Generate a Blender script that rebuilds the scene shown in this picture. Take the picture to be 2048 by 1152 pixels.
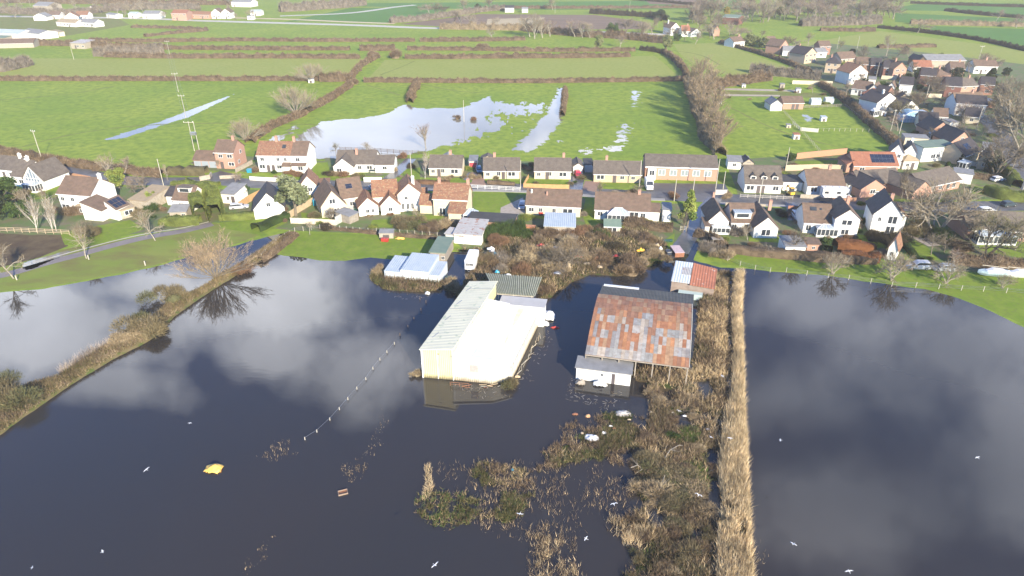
import bpy, math, random
import numpy as np
from mathutils import Vector, Matrix
R = math.radians
for o in list(bpy.data.objects): bpy.data.objects.remove(o)
S = bpy.context.scene
C = S.collection
random.seed(11); RNG = np.random.default_rng(5)

# ---------------------------------------------------------------- camera
CAMH, PITCH, F = 63.0, R(27.7), 1365.3
cd = bpy.data.cameras.new('camera'); cam = bpy.data.objects.new('camera', cd); C.objects.link(cam)
cam.location = (0, 0, CAMH); cam.rotation_euler = (R(90) - PITCH, 0, 0)
cd.sensor_width = 36; cd.lens = 24; cd.clip_start = 0.5; cd.clip_end = 9000
S.camera = cam
SP, CP = math.sin(PITCH), math.cos(PITCH)
def G(u, v, z=0.0):
    """ground point (height z) seen at photo pixel u, v"""
    dx, dy = (u - 1024) / F, (576 - v) / F
    d = (dx, CP + dy * SP, -SP + dy * CP)
    t = (CAMH - z) / -d[2]
    return Vector((d[0] * t, d[1] * t, z))
def PX(x, y, z=0.0):
    dz = z - CAMH
    dep = y * CP - dz * SP
    up = y * SP + dz * CP
    return 1024 + F * x / dep, 576 - F * up / dep

# ---------------------------------------------------------------- sun, sky, exposure
SUN_EL, SUN_AZ = R(23), R(154)          # light travels towards (-0.43, 0.9): sun behind right
sd = bpy.data.lights.new('sun', 'SUN'); so = bpy.data.objects.new('sun', sd); C.objects.link(so)
sd.energy = 5.0; sd.angle = R(0.5); sd.color = (1.0, 0.88, 0.68)
tosun = Vector((math.sin(SUN_AZ) * math.cos(SUN_EL), math.cos(SUN_AZ) * math.cos(SUN_EL), math.sin(SUN_EL)))
so.rotation_euler = tosun.to_track_quat('Z', 'Y').to_euler()
so.location = (60, -60, 120)
S.view_settings.view_transform = 'Standard'; S.view_settings.look = 'None'
HAZE = 0.00022
S.view_settings.exposure = 1.1; S.view_settings.gamma = 1.0
W = bpy.data.worlds.new('World'); S.world = W; W.use_nodes = True
wt = W.node_tree; wt.nodes.clear()
def WN(t, **k):
    n = wt.nodes.new(t)
    for a, b in k.items(): setattr(n, a, b)
    return n
def wm(op, a, b=None, c=None):
    n = WN('ShaderNodeMath', operation=op)
    for i, q in enumerate((a, b, c)):
        if q is None: continue
        if isinstance(q, (int, float)): n.inputs[i].default_value = q
        else: wt.links.new(q, n.inputs[i])
    return n.outputs[0]
sky = WN('ShaderNodeTexSky', sky_type='NISHITA', sun_disc=False)
sky.sun_elevation = SUN_EL; sky.sun_rotation = SUN_AZ; sky.air_density = 1.0; sky.dust_density = 0.2; sky.ozone_density = 5.0
tc = WN('ShaderNodeTexCoord'); sx = WN('ShaderNodeSeparateXYZ'); wt.links.new(tc.outputs['Generated'], sx.inputs[0])
dx_, dy_, dz_ = sx.outputs
yy = wm('MAXIMUM', dy_, 0.08)
px_ = wm('DIVIDE', dx_, yy); pz_ = wm('DIVIDE', dz_, yy)
nz = WN('ShaderNodeTexNoise'); nz.inputs['Scale'].default_value = 5.0; nz.inputs['Detail'].default_value = 9; nz.inputs['Roughness'].default_value = 0.58
wt.links.new(tc.outputs['Generated'], nz.inputs['Vector'])
nz2 = WN('ShaderNodeTexNoise'); nz2.inputs['Scale'].default_value = 2.6; nz2.inputs['Detail'].default_value = 4
wt.links.new(tc.outputs['Generated'], nz2.inputs['Vector'])
nf = wm('SUBTRACT', nz.outputs[0], 0.5); nf2 = wm('SUBTRACT', nz2.outputs[0], 0.5)
def skyp(u, v):       # where in the sky the water at that place of the flood mirrors
    X, dy = (u - 1024) / F, (576 - v) / F
    Y = CP + dy * SP; Z = SP - dy * CP
    return X / Y, Z / Y
CLOUDS = [  # centre, radii, weight: the separate clouds over the village
    (40, 640, 400, 120, .8), (300, 575, 230, 50, .85), (590, 600, 230, 100, .9), (560, 700, 140, 60, .7), (700, 760, 150, 130, .6),
    (230, 775, 150, 60, .6), (1620, 600, 150, 80, .36), (1900, 720, 330, 170, .42), (1560, 800, 330, 110, .28),
    (1700, 1000, 520, 130, .3), (2100, 880, 300, 240, .42), (700, 250, 1800, 150, .42), (1160, 300, 200, 60, .9), (500, 440, 500, 40, .4)]
mask = None
for (u, v, ru, rv, w) in CLOUDS:
    c = skyp(u, v); cx2 = skyp(u + ru, v); cz2 = skyp(u, v + rv)
    a = wm('DIVIDE', wm('SUBTRACT', px_, c[0]), abs(cx2[0] - c[0]))
    b = wm('DIVIDE', wm('SUBTRACT', pz_, c[1]), abs(cz2[1] - c[1]))
    r2 = wm('SQRT', wm('ADD', wm('MULTIPLY', a, a), wm('MULTIPLY', b, b)))
    e = wm('ADD', wm('SUBTRACT', 1.05, r2), wm('MULTIPLY', nf, 3.0))
    e = wm('MINIMUM', wm('MAXIMUM', wm('MULTIPLY', e, 1.35), 0.0), 1.0)
    e = wm('MULTIPLY', e, w)
    mask = e if mask is None else wm('MAXIMUM', mask, e)
mask = wm('ADD', mask, wm('MULTIPLY', nf2, 0.1))
mask = wm('MINIMUM', wm('MAXIMUM', mask, 0.0), 1.0)
cc = WN('ShaderNodeValToRGB'); cc.color_ramp.elements[0].color = (15, 15.8, 17.2, 1); cc.color_ramp.elements[1].color = (34, 34.8, 37, 1)
cc.color_ramp.elements[0].position = 0.3; cc.color_ramp.elements[1].position = 0.75
wt.links.new(wm('ADD', nz2.outputs[0], wm('MULTIPLY', nf, .6)), cc.inputs[0])
mx = WN('ShaderNodeMix', data_type='RGBA'); wt.links.new(mask, mx.inputs[0])
tint = WN('ShaderNodeMix', data_type='RGBA', blend_type='MULTIPLY'); tint.inputs[0].default_value = 1; tint.inputs[7].default_value = (.58, .95, 1.36, 1); wt.links.new(sky.outputs[0], tint.inputs[6])
wt.links.new(tint.outputs[2], mx.inputs[6]); wt.links.new(cc.outputs[0], mx.inputs[7])
bg = WN('ShaderNodeBackground'); bg.inputs[1].default_value = 0.1
wo = WN('ShaderNodeOutputWorld'); wt.links.new(mx.outputs[2], bg.inputs[0]); wt.links.new(bg.outputs[0], wo.inputs[0])

# ---------------------------------------------------------------- materials
MATS = {}
def lerp(a, b, t): return tuple(x + (y - x) * t for x, y in zip(a, b))
def mat(name, c1, c2=None, scale=1.0, rough=0.85, metal=0.0, detail=5.0, contrast=(0.35, 0.65), stretch=None, bump=0.0, bscale=None, c3=None, s3=6.0, t3=0.62, spec=None, waves=None, attr=False, tide=None):
    if name in MATS: return MATS[name]
    m = bpy.data.materials.new(name); m.use_nodes = True; t = m.node_tree; b = t.nodes['Principled BSDF']
    b.inputs['Roughness'].default_value = rough; b.inputs['Metallic'].default_value = metal
    if spec is not None: b.inputs['Specular IOR Level'].default_value = spec
    N = t.nodes; L = t.links
    tcn = N.new('ShaderNodeTexCoord'); mp = N.new('ShaderNodeMapping'); L.new(tcn.outputs['Object'], mp.inputs[0])
    if stretch: mp.inputs['Scale'].default_value = stretch
    def noi(sc, det=detail):
        n = N.new('ShaderNodeTexNoise'); n.inputs['Scale'].default_value = sc; n.inputs['Detail'].default_value = det; n.inputs['Roughness'].default_value = .62
        L.new(mp.outputs[0], n.inputs[0]); return n
    c2 = c2 or lerp(c1, (0, 0, 0), .25)
    n = noi(scale); r = N.new('ShaderNodeValToRGB'); r.color_ramp.elements[0].position = contrast[0]; r.color_ramp.elements[1].position = contrast[1]
    r.color_ramp.elements[0].color = (*c1, 1); r.color_ramp.elements[1].color = (*c2, 1); L.new(n.outputs[0], r.inputs[0])
    out = r.outputs[0]
    if attr:
        at = N.new('ShaderNodeAttribute'); at.attribute_name = 'Col'
        q = N.new('ShaderNodeMix'); q.data_type = 'RGBA'; q.blend_type = 'MULTIPLY'; q.inputs[0].default_value = 1
        L.new(out, q.inputs[6]); L.new(at.outputs[0], q.inputs[7]); out = q.outputs[2]
    if c3:
        n3 = noi(s3); r3 = N.new('ShaderNodeValToRGB'); k3 = .13 if 'grass' in name or 'crop' in name else .05; r3.color_ramp.elements[0].position = t3 - k3; r3.color_ramp.elements[1].position = t3 + k3
        L.new(n3.outputs[0], r3.inputs[0]); q = N.new('ShaderNodeMix'); q.data_type = 'RGBA'
        L.new(r3.outputs[0], q.inputs[0]); L.new(out, q.inputs[6]); q.inputs[7].default_value = (*c3, 1); out = q.outputs[2]
    if tide:       # brown water line on the lowest part of a flooded wall
        sp = N.new('ShaderNodeSeparateXYZ'); L.new(tcn.outputs['Object'], sp.inputs[0]); nt = noi(1.4, 4); ad = N.new('ShaderNodeMath'); ad.operation = 'MULTIPLY_ADD'; ad.inputs[1].default_value = -1.1; L.new(nt.outputs[0], ad.inputs[0]); L.new(sp.outputs[2], ad.inputs[2])
        mr = N.new('ShaderNodeMapRange'); mr.inputs[1].default_value = -.45; mr.inputs[2].default_value = .35; mr.inputs[3].default_value = .85; mr.inputs[4].default_value = 0; L.new(ad.outputs[0], mr.inputs[0])
        q = N.new('ShaderNodeMix'); q.data_type = 'RGBA'; L.new(mr.outputs[0], q.inputs[0]); L.new(out, q.inputs[6]); q.inputs[7].default_value = (*tide, 1); out = q.outputs[2]
    L.new(out, b.inputs['Base Color'])
    hgt = None
    if bump:
        nb = noi(bscale or scale * 6, 3); hgt = nb.outputs[0]
    if waves:      # (axis, pitch metres, strength)
        w = N.new('ShaderNodeTexWave'); w.bands_direction = waves[0]; w.inputs['Scale'].default_value = 0.314 / waves[1]
        L.new(tcn.outputs['Object'], w.inputs[0]); hgt = w.outputs[1]; bump = waves[2]
        q = N.new('ShaderNodeMix'); q.data_type = 'RGBA'; q.blend_type = 'MULTIPLY'; q.inputs[0].default_value = waves[3] if len(waves) > 3 else .25
        L.new(out, q.inputs[6]); L.new(w.outputs[0], q.inputs[7]); L.new(q.outputs[2], b.inputs['Base Color'])
    if hgt is not None:
        bp = N.new('ShaderNodeBump'); bp.inputs['Strength'].default_value = bump; bp.inputs['Distance'].default_value = 0.1
        L.new(hgt, bp.inputs['Height']); L.new(bp.outputs[0], b.inputs['Normal'])
    MATS[name] = m; return m
grass = mat('pasture_grass', (.19, .275, .038), (.275, .33, .052), .03, .95, contrast=(.35, .65), c3=(.14, .21, .035), s3=.4, t3=.54, bump=.5, bscale=1.6, spec=.1)
grassp = mat('pale_grass', (.255, .29, .07), (.29, .305, .085), .05, .95, contrast=(.3, .7), c3=(.22, .26, .06), s3=.5, t3=.56, bump=.4, bscale=1.6, spec=.1)
grassb = mat('bright_crop', (.075, .18, .035), (.095, .205, .045), .03, .95, contrast=(.3, .7), c3=(.09, .16, .045), s3=.2, t3=.6, spec=.1)
lawn_m = mat('lawn_grass', (.14, .22, .025), (.2, .26, .04), .35, .95, c3=(.14, .16, .05), s3=1.2, t3=.62, bump=.5, bscale=5, spec=.1)
rough_m = mat('rough_grass', (.15, .2, .045), (.2, .21, .07), .12, .95, c3=(.16, .135, .06), s3=.35, t3=.57, bump=.7, bscale=3, spec=.1)
park_m = mat('park_grass', (.17, .225, .045), (.21, .24, .06), .1, .95, c3=(.17, .145, .06), s3=.22, t3=.57, stretch=(.5, 1, 1), bump=.6, bscale=3, spec=.1)
soil_m = mat('ploughed_soil', (.17, .125, .09), (.22, .16, .12), .06, .95, stretch=(.3, 3, 1), spec=.1)
soil_d = mat('dark_soil', (.085, .06, .04), (.13, .1, .06), .3, .95, spec=.1)
asph = mat('asphalt', (.1, .1, .105), (.135, .13, .13), .4, .55, c3=(.07, .07, .075), s3=.15, t3=.55)
asphd = mat('dark_asphalt', (.06, .06, .065), (.09, .088, .085), .3, .5)
wetr = mat('wet_road', (.085, .09, .1), (.13, .13, .14), .25, .22)
pathm = mat('path_tarmac', (.17, .145, .145), (.22, .19, .18), .5, .7)
gravel = mat('gravel', (.3, .26, .22), (.4, .35, .3), 1.2, .9, bump=.5, bscale=8)
pave = mat('pavement', (.27, .26, .24), (.33, .32, .3), .6, .85)
farroad = mat('far_road', (.5, .47, .4), (.42, .4, .34), .2, .8)
mud_m = mat('marsh_ground', (.05, .038, .022), (.1, .075, .042), .7, .95, c3=(.05, .065, .018), s3=.5, t3=.56, bump=1, bscale=5, spec=.1)
bank_m = mat('bank_ground', (.11, .1, .04), (.15, .12, .065), .5, .95, c3=(.08, .1, .03), s3=.6, t3=.55, bump=1, bscale=5, spec=.1)
bld = mat('blade', (.95, .95, .95), (.5, .5, .5), .4, .9, attr=True, spec=.15)
leafm = mat('leafage', (1, 1, 1), (.62, .66, .6), .35, .85, attr=True, spec=.2)
bark = mat('bark', (.2, .165, .12), (.13, .11, .085), 1.2, .95)
barkp = mat('pale_bark', (.36, .32, .25), (.22, .19, .15), 1.5, .9)
barkw = mat('white_bark', (.5, .46, .4), (.25, .22, .19), 2.0, .9, contrast=(.5, .7))
def water_mat(name, body, rough, wav, ior=1.45):
    m = bpy.data.materials.new(name); m.use_nodes = True; t = m.node_tree; N = t.nodes; L = t.links; b = N['Principled BSDF']
    b.inputs['Roughness'].default_value = rough; b.inputs['IOR'].default_value = ior
    tcn = N.new('ShaderNodeTexCoord'); mp = N.new('ShaderNodeMapping'); L.new(tcn.outputs['Object'], mp.inputs[0]); mp.inputs['Scale'].default_value = (.45, 1.5, 1)
    nn = N.new('ShaderNodeTexNoise'); nn.inputs['Scale'].default_value = .02; nn.inputs['Detail'].default_value = 4; L.new(tcn.outputs['Object'], nn.inputs[0])
    r = N.new('ShaderNodeValToRGB'); r.color_ramp.elements[0].position = .35; r.color_ramp.elements[1].position = .65
    r.color_ramp.elements[0].color = (*body, 1); r.color_ramp.elements[1].color = (*lerp(body, (.05, .036, .026), .35), 1)
    L.new(nn.outputs[0], r.inputs[0]); L.new(r.outputs[0], b.inputs['Base Color'])
    n1 = N.new('ShaderNodeTexNoise'); n1.inputs['Scale'].default_value = 1.1; n1.inputs['Detail'].default_value = 3; L.new(mp.outputs[0], n1.inputs[0])
    n2 = N.new('ShaderNodeTexNoise'); n2.inputs['Scale'].default_value = .03; L.new(tcn.outputs['Object'], n2.inputs[0])
    mr = N.new('ShaderNodeMapRange'); mr.inputs[1].default_value = .42; mr.inputs[2].default_value = .62; mr.inputs[3].default_value = .15; mr.inputs[4].default_value = 1; L.new(n2.outputs[0], mr.inputs[0])
    mu = N.new('ShaderNodeMath'); mu.operation = 'MULTIPLY'; L.new(mr.outputs[0], mu.inputs[0]); mu.inputs[1].default_value = wav
    bp = N.new('ShaderNodeBump'); bp.inputs['Distance'].default_value = .05; L.new(mu.outputs[0], bp.inputs['Strength']); L.new(n1.outputs[0], bp.inputs['Height']); L.new(bp.outputs[0], b.inputs['Normal'])
    MATS[name] = m; return m
flood_m = water_mat('flood_water', (.03, .029, .03), .015, .045)
pool_m = water_mat('field_water', (.21, .195, .15), .03, .03, 1.34)
glass = mat('window_glass', (.03, .035, .045), (.06, .07, .08), .3, .08)
cglass = mat('conservatory_glass', (.32, .38, .42), (.5, .55, .58), .4, .12)
solar = mat('solar_glass', (.015, .022, .045), (.03, .04, .07), .5, .12)
white = mat('white_render', (.78, .77, .72), (.7, .69, .64), .5, .8)
white2 = mat('white_paint', (.8, .8, .78), (.72, .72, .7), 1, .5)
cream = mat('cream_render', (.62, .55, .4), (.55, .48, .35), .5, .85)
buff = mat('buff_brick', (.5, .4, .28), (.42, .33, .23), 3, .9)
brick = mat('red_brick', (.36, .19, .13), (.28, .14, .1), 4, .9)
pbrick = mat('pale_red_brick', (.46, .27, .2), (.38, .22, .16), 4, .9)
dbrick = mat('dark_brick', (.2, .09, .07), (.15, .07, .055), 4, .9)
stone = mat('garden_stone', (.42, .37, .3), (.3, .26, .2), 2, .9)
lichen = (.2, .17, .1)
RF = dict(
 brown=mat('brown_roof_tiles', (.2, .13, .092), (.13, .09, .065), .9, .9, c3=lichen, s3=3, t3=.63, waves=('Y', .32, .6, .12)),
 grey=mat('grey_roof_tiles', (.165, .135, .108), (.11, .09, .075), .9, .9, c3=(.2, .19, .14), s3=3, t3=.63, waves=('Y', .32, .6, .12)),
 dark=mat('dark_slates', (.055, .047, .05), (.035, .03, .033), .9, .75, c3=(.1, .09, .08), s3=3, t3=.65),
 red=mat('red_roof_tiles', (.36, .15, .085), (.27, .11, .065), .9, .9, c3=(.42, .26, .18), s3=3, t3=.64, waves=('Y', .32, .6, .12)),
 rust=mat('weathered_pantiles', (.3, .15, .085), (.2, .1, .065), 1.1, .9, c3=(.34, .27, .15), s3=2.5, t3=.6, waves=('Y', .32, .6, .12)),
 tan=mat('tan_felt', (.36, .28, .18), (.29, .23, .15), .7, .95),
 slate=mat('grey_sheet_roof', (.25, .25, .25), (.19, .19, .19), .7, .8),
 green=mat('green_felt_roof', (.13, .19, .15), (.17, .22, .17), .7, .85),
 blue=mat('pale_blue_sheet_roof', (.38, .45, .5), (.46, .51, .55), .7, .45, waves=('X', .45, .5, .12)),
 black=mat('black_felt', (.04, .04, .045), (.06, .06, .06), .5, .9),
 corr=mat('weathered_corrugated', (.42, .4, .37), (.5, .48, .45), 1.0, .6, c3=(.33, .15, .09), s3=.9, t3=.6, waves=('X', .3, .6, .15)),
)
WL = dict(white=white, cream=cream, buff=buff, brick=brick, pbrick=pbrick, dbrick=dbrick, stone=stone)
woodp = mat('pale_timber', (.5, .4, .26), (.4, .31, .2), 1.5, .9)
woodo = mat('orange_fence_timber', (.52, .32, .14), (.42, .25, .11), 1.2, .9)
woodd = mat('dark_timber', (.13, .09, .06), (.09, .065, .045), 1.5, .9)
woodg = mat('weathered_timber', (.33, .29, .24), (.23, .2, .16), 1.5, .9)
postm = mat('pale_post', (.5, .46, .38), (.38, .35, .28), 2, .9)
rubber = mat('rubber', (.02, .02, .02), None, 2, .8)
metalg = mat('grey_metal', (.4, .41, .42), (.3, .31, .32), 1, .4, metal=.6)
whitem = mat('white_shell', (.82, .82, .8), (.74, .74, .72), .8, .35)
brass = mat('rust_metal', (.3, .13, .07), (.2, .09, .05), 2, .8)
greenp = mat('green_plastic', (.02, .09, .06), None, 2, .4)
bluep = mat('blue_plastic', (.03, .3, .45), None, 2, .4)
redp = mat('red_paint', (.5, .05, .04), None, 2, .4)
yelp = mat('yellow_plastic', (.85, .48, .05), (.75, .4, .04), 2, .5)

# ---------------------------------------------------------------- object helpers
def tag(o, label=None, cat=None, group=None, kind=None):
    if label: o['label'] = label
    if cat: o['category'] = cat
    if group: o['group'] = group
    if kind: o['kind'] = kind
    return o
def link(name, me, parent=None, loc=None, rz=0, scale=None):
    o = bpy.data.objects.new(name, me); C.objects.link(o)
    if parent: o.parent = parent
    if loc is not None: o.location = loc
    if rz: o.rotation_euler = (0, 0, rz)
    if scale: o.scale = scale
    return o
def thing(name, label, cat, loc, rz=0, group=None):
    return tag(link(name, None, None, loc, rz), label, cat, group)
class MB:
    def __init__(s): s.v = []; s.f = []; s.m = []
    def add(s, vs, fs, mi=0):
        k = len(s.v); s.v += [tuple(p) for p in vs]
        for f in fs: s.f.append([i + k for i in f]); s.m.append(mi)
        return s
    def box(s, a, b, mi=0):
        x0, y0, z0 = a; x1, y1, z1 = b
        return s.add([(x0, y0, z0), (x1, y0, z0), (x1, y1, z0), (x0, y1, z0), (x0, y0, z1), (x1, y0, z1), (x1, y1, z1), (x0, y1, z1)],
              [(0, 3, 2, 1), (4, 5, 6, 7), (0, 1, 5, 4), (1, 2, 6, 5), (2, 3, 7, 6), (3, 0, 4, 7)], mi)
    def slab(s, poly, t, mi=0):       # polygon (3-D points) thickened downwards
        n = len(poly); top = list(poly); bot = [(p[0], p[1], p[2] - t) for p in poly]
        fs = [list(range(n)), list(range(2 * n - 1, n - 1, -1))] + [[i, i + n, (i + 1) % n + n, (i + 1) % n] for i in range(n)]
        return s.add(top + bot, fs, mi)
    def tube(s, pts, rad, n=5, mi=0, cap=True):
        k = len(s.v); P = [Vector(p) for p in pts]
        if not hasattr(rad, '__len__'): rad = [rad] * len(P)
        for i, p in enumerate(P):
            d = (P[min(i + 1, len(P) - 1)] - P[max(i - 1, 0)]).normalized()
            a = d.cross(Vector((0, 0, 1)) if abs(d.z) < .9 else Vector((1, 0, 0))).normalized(); b = d.cross(a)
            for j in range(n):
                t = 2 * math.pi * j / n; q = p + (a * math.cos(t) + b * math.sin(t)) * rad[i]; s.v.append(tuple(q))
        for i in range(len(P) - 1):
            for j in range(n):
                s.f.append([k + i * n + j, k + i * n + (j + 1) % n, k + (i + 1) * n + (j + 1) % n, k + (i + 1) * n + j]); s.m.append(mi)
        if cap:
            s.f.append([k + j for j in range(n)]); s.m.append(mi); s.f.append([k + (len(P) - 1) * n + j for j in range(n)][::-1]); s.m.append(mi)
        return s
    def mesh(s, name, mats):
        me = bpy.data.meshes.new(name); me.from_pydata(s.v, [], s.f)
        for m in (mats if isinstance(mats, (list, tuple)) else [mats]): me.materials.append(m)
        if any(s.m): me.polygons.foreach_set('material_index', s.m)
        me.update(); return me
    def build(s, name, mats, parent=None, loc=None, rz=0, smooth=False):
        me = s.mesh(name, mats)
        if smooth: me.polygons.foreach_set('use_smooth', [True] * len(me.polygons))
        return link(name, me, parent, loc, rz)
def npmesh(name, V, Fa, m, col=None, smooth=False):
    """V (n,3), Fa (k,3|4) arrays, col (k,3) face colours"""
    me = bpy.data.meshes.new(name); V = np.asarray(V, np.float32); Fa = np.asarray(Fa, np.int32); k, n = Fa.shape
    me.vertices.add(len(V)); me.vertices.foreach_set('co', V.ravel())
    me.loops.add(k * n); me.loops.foreach_set('vertex_index', Fa.ravel())
    me.polygons.add(k); me.polygons.foreach_set('loop_start', np.arange(k, dtype=np.int32) * n)
    try: me.polygons.foreach_set('loop_total', np.full(k, n, np.int32))
    except Exception: pass
    if smooth: me.polygons.foreach_set('use_smooth', np.ones(k, bool))
    if col is not None:
        a = me.attributes.new('Col', 'FLOAT_COLOR', 'FACE'); a.data.foreach_set('color', np.hstack([col, np.ones((k, 1))]).astype(np.float32).ravel())
    me.materials.append(m); me.update(calc_edges=True); return me
# value noise
_T = RNG.random((256, 256))
def vnoise(x, y):
    xi = np.floor(x).astype(int); yi = np.floor(y).astype(int); fx = x - xi; fy = y - yi
    fx = fx * fx * (3 - 2 * fx); fy = fy * fy * (3 - 2 * fy)
    g = lambda a, b: _T[a & 255, b & 255]
    return (g(xi, yi) * (1 - fx) + g(xi + 1, yi) * fx) * (1 - fy) + (g(xi, yi + 1) * (1 - fx) + g(xi + 1, yi + 1) * fx) * fy
def fbm(x, y, sc, o=4):
    r = 0; a = .5; t = 0
    for i in range(o):
        r = r + a * vnoise(x * sc + 17.3 * i + 101, y * sc + 9.1 * i + 57); t += a; a *= .55; sc = sc * 2.1
    return r / t - .5
def inpoly(u, v, poly):
    r = np.zeros(np.shape(u), bool); n = len(poly)
    for i in range(n):
        x1, y1 = poly[i]; x2, y2 = poly[(i + 1) % n]
        if y1 == y2: continue
        c = ((y1 > v) != (y2 > v)) & (u < (x2 - x1) * (v - y1) / (y2 - y1) + x1); r ^= c
    return r
def slivers(P, D, Lh, Wd):
    """triangular slivers: base points P, directions D (unit), lengths, widths -> V, F"""
    n = len(P); rnd = RNG.normal(size=(n, 3)); s = np.cross(D, rnd); s /= np.linalg.norm(s, axis=1, keepdims=True) + 1e-9
    A = P - s * Wd[:, None] / 2; B = P + s * Wd[:, None] / 2; T = P + D * Lh[:, None]
    V = np.empty((n * 3, 3)); V[0::3] = A; V[1::3] = B; V[2::3] = T
    return V, np.arange(n * 3).reshape(n, 3)
def unit(a): return a / (np.linalg.norm(a, axis=-1, keepdims=True) + 1e-9)
def ragged(pts, step=1.5, amp=.5, seed=0, closed=True):
    out = []; n = len(pts)
    for i in range(n if closed else n - 1):
        a = Vector(pts[i][:2]); b = Vector(pts[(i + 1) % n][:2]); L = (b - a).length; k = max(1, min(160, int(L / step)))
        nrm = Vector((-(b - a).y, (b - a).x)) / max(L, 1e-6)
        for j in range(k):
            p = a.lerp(b, j / k); w = amp * 2 * float(fbm(np.array(p.x + seed * 31.), np.array(p.y), .35, 3))
            q = p + nrm * w; out.append((q.x, q.y))
    return out
def sheet(name, px, z, m, step=1.5, amp=.4, world=False):
    pts = [tuple(p) for p in px] if world else [tuple(G(*p))[:2] for p in px]
    if amp: pts = ragged(pts, step, amp)
    me = bpy.data.meshes.new(name); me.from_pydata([(x, y, z) for x, y in pts], [], [list(range(len(pts)))]); me.materials.append(m); me.update()
    if me.polygons[0].normal.z < 0: me.flip_normals()
    import bmesh
    bm = bmesh.new(); bm.from_mesh(me); bmesh.ops.triangulate(bm, faces=bm.faces); bm.to_mesh(me); bm.free()
    return tag(link(name, me), kind='structure')
def smooth_line(pts, step):
    """Catmull-Rom through world points, resampled"""
    P = [Vector(p[:2]) for p in pts]; P = [P[0] * 2 - P[1]] + P + [P[-1] * 2 - P[-2]]; out = []
    for i in range(1, len(P) - 2):
        k = max(1, int((P[i + 1] - P[i]).length / step))
        for j in range(k):
            t = j / k; a, b, c, d = P[i - 1:i + 3]
            out.append(.5 * ((2 * b) + (c - a) * t + (2 * a - 5 * b + 4 * c - d) * t * t + (3 * b - a - 3 * c + d) * t ** 3))
    out.append(P[-2]); return out
def ribbon(name, px, width, z, m, amp=.15, step=2.0, thick=0, off=0):
    L = smooth_line([G(*p) for p in px], step); V = []; Fc = []
    for i, p in enumerate(L):
        d = (L[min(i + 1, len(L) - 1)] - L[max(0, i - 1)]).normalized(); n = Vector((-d.y, d.x))
        for s in (-1, 1):
            w = width / 2 + amp * 2 * float(fbm(np.array(p.x + s * 40.), np.array(p.y), .3, 2)); q = p + n * (s * w + off); V.append((q.x, q.y, z))
    for i in range(len(L) - 1): Fc.append((2 * i, 2 * i + 1, 2 * i + 3, 2 * i + 2))
    me = bpy.data.meshes.new(name); me.from_pydata(V, [], Fc); me.materials.append(m); me.update()
    if me.polygons[0].normal.z < 0: me.flip_normals()
    if thick:
        k = len(V); V2 = V + [(a, b, z - thick) for a, b, _ in V]; F2 = list(Fc)
        for i in range(len(L) - 1):
            F2 += [(2 * i, 2 * i + 2, 2 * i + 2 + k, 2 * i + k), (2 * i + 1, 2 * i + 1 + k, 2 * i + 3 + k, 2 * i + 3)]
        me.clear_geometry(); me.from_pydata(V2, [], F2); me.update()
    return tag(link(name, me), kind='structure')
# ================================================================ GROUND, WATER, FIELDS
def ground():
    n = 60; xs = np.linspace(-1800, 1800, n); ys = np.linspace(-150, 3200, n)
    X, Y = np.meshgrid(xs, ys); V = np.stack([X.ravel(), Y.ravel(), np.zeros(n * n)], 1)
    i, j = np.meshgrid(np.arange(n - 1), np.arange(n - 1)); a = (j * n + i).ravel()
    o = link('ground', npmesh('ground', V, np.stack([a, a + 1, a + n + 1, a + n], 1), grass)); tag(o, kind='structure')
ground()
# --- main flood: shoreline from left to right (photo pixels)
shore = [(-420, 655), (-120, 612), (0, 586), (90, 577), (200, 557), (300, 536), (380, 513), (470, 491), (512, 480), (560, 468), (590, 462), (580, 478), (556, 508),
         (566, 510), (600, 512), (640, 519), (690, 520), (740, 513), (790, 519), (842, 509), (905, 505), (940, 502), (1010, 506), (1090, 540), (1150, 545), (1260, 540), (1330, 520),
         (1352, 492), (1390, 478), (1402, 490), (1388, 520), (1440, 535), (1490, 537), (1540, 543), (1650, 550), (1730, 562), (1850, 579), (1920, 598), (1985, 624), (2060, 660), (2300, 760), (2500, 900)]
near = [(130, -60), (-130, -60)]
wpts = [tuple(G(*p))[:2] for p in shore] + near
sheet('flood_water', wpts, .014, flood_m, 1.2, .5, world=True)
sheet('paddock_grass', [(600, 466), (760, 470), (900, 480), (880, 505), (842, 511), (790, 520), (740, 515), (690, 522), (640, 521), (600, 514), (566, 512), (556, 508), (575, 488)], .018, lawn_m, 1, .3)
sheet('park_grass', [(-420, 640), (-120, 607), (0, 583), (90, 574), (200, 554), (300, 533), (380, 510), (470, 488), (520, 470), (548, 452), (430, 447), (300, 470), (0, 520), (-420, 560)], .004, park_m, 1.5, .3)
sheet('lakeside_grass', [(1440, 505), (1500, 512), (1560, 515), (1760, 522), (1900, 545), (2060, 560), (2300, 620), (2400, 760), (2060, 655), (1985, 621), (1920, 595), (1850, 576), (1730, 559), (1650, 547), (1540, 540), (1490, 534), (1445, 528)], .006, lawn_m, 1.2, .3)
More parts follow.
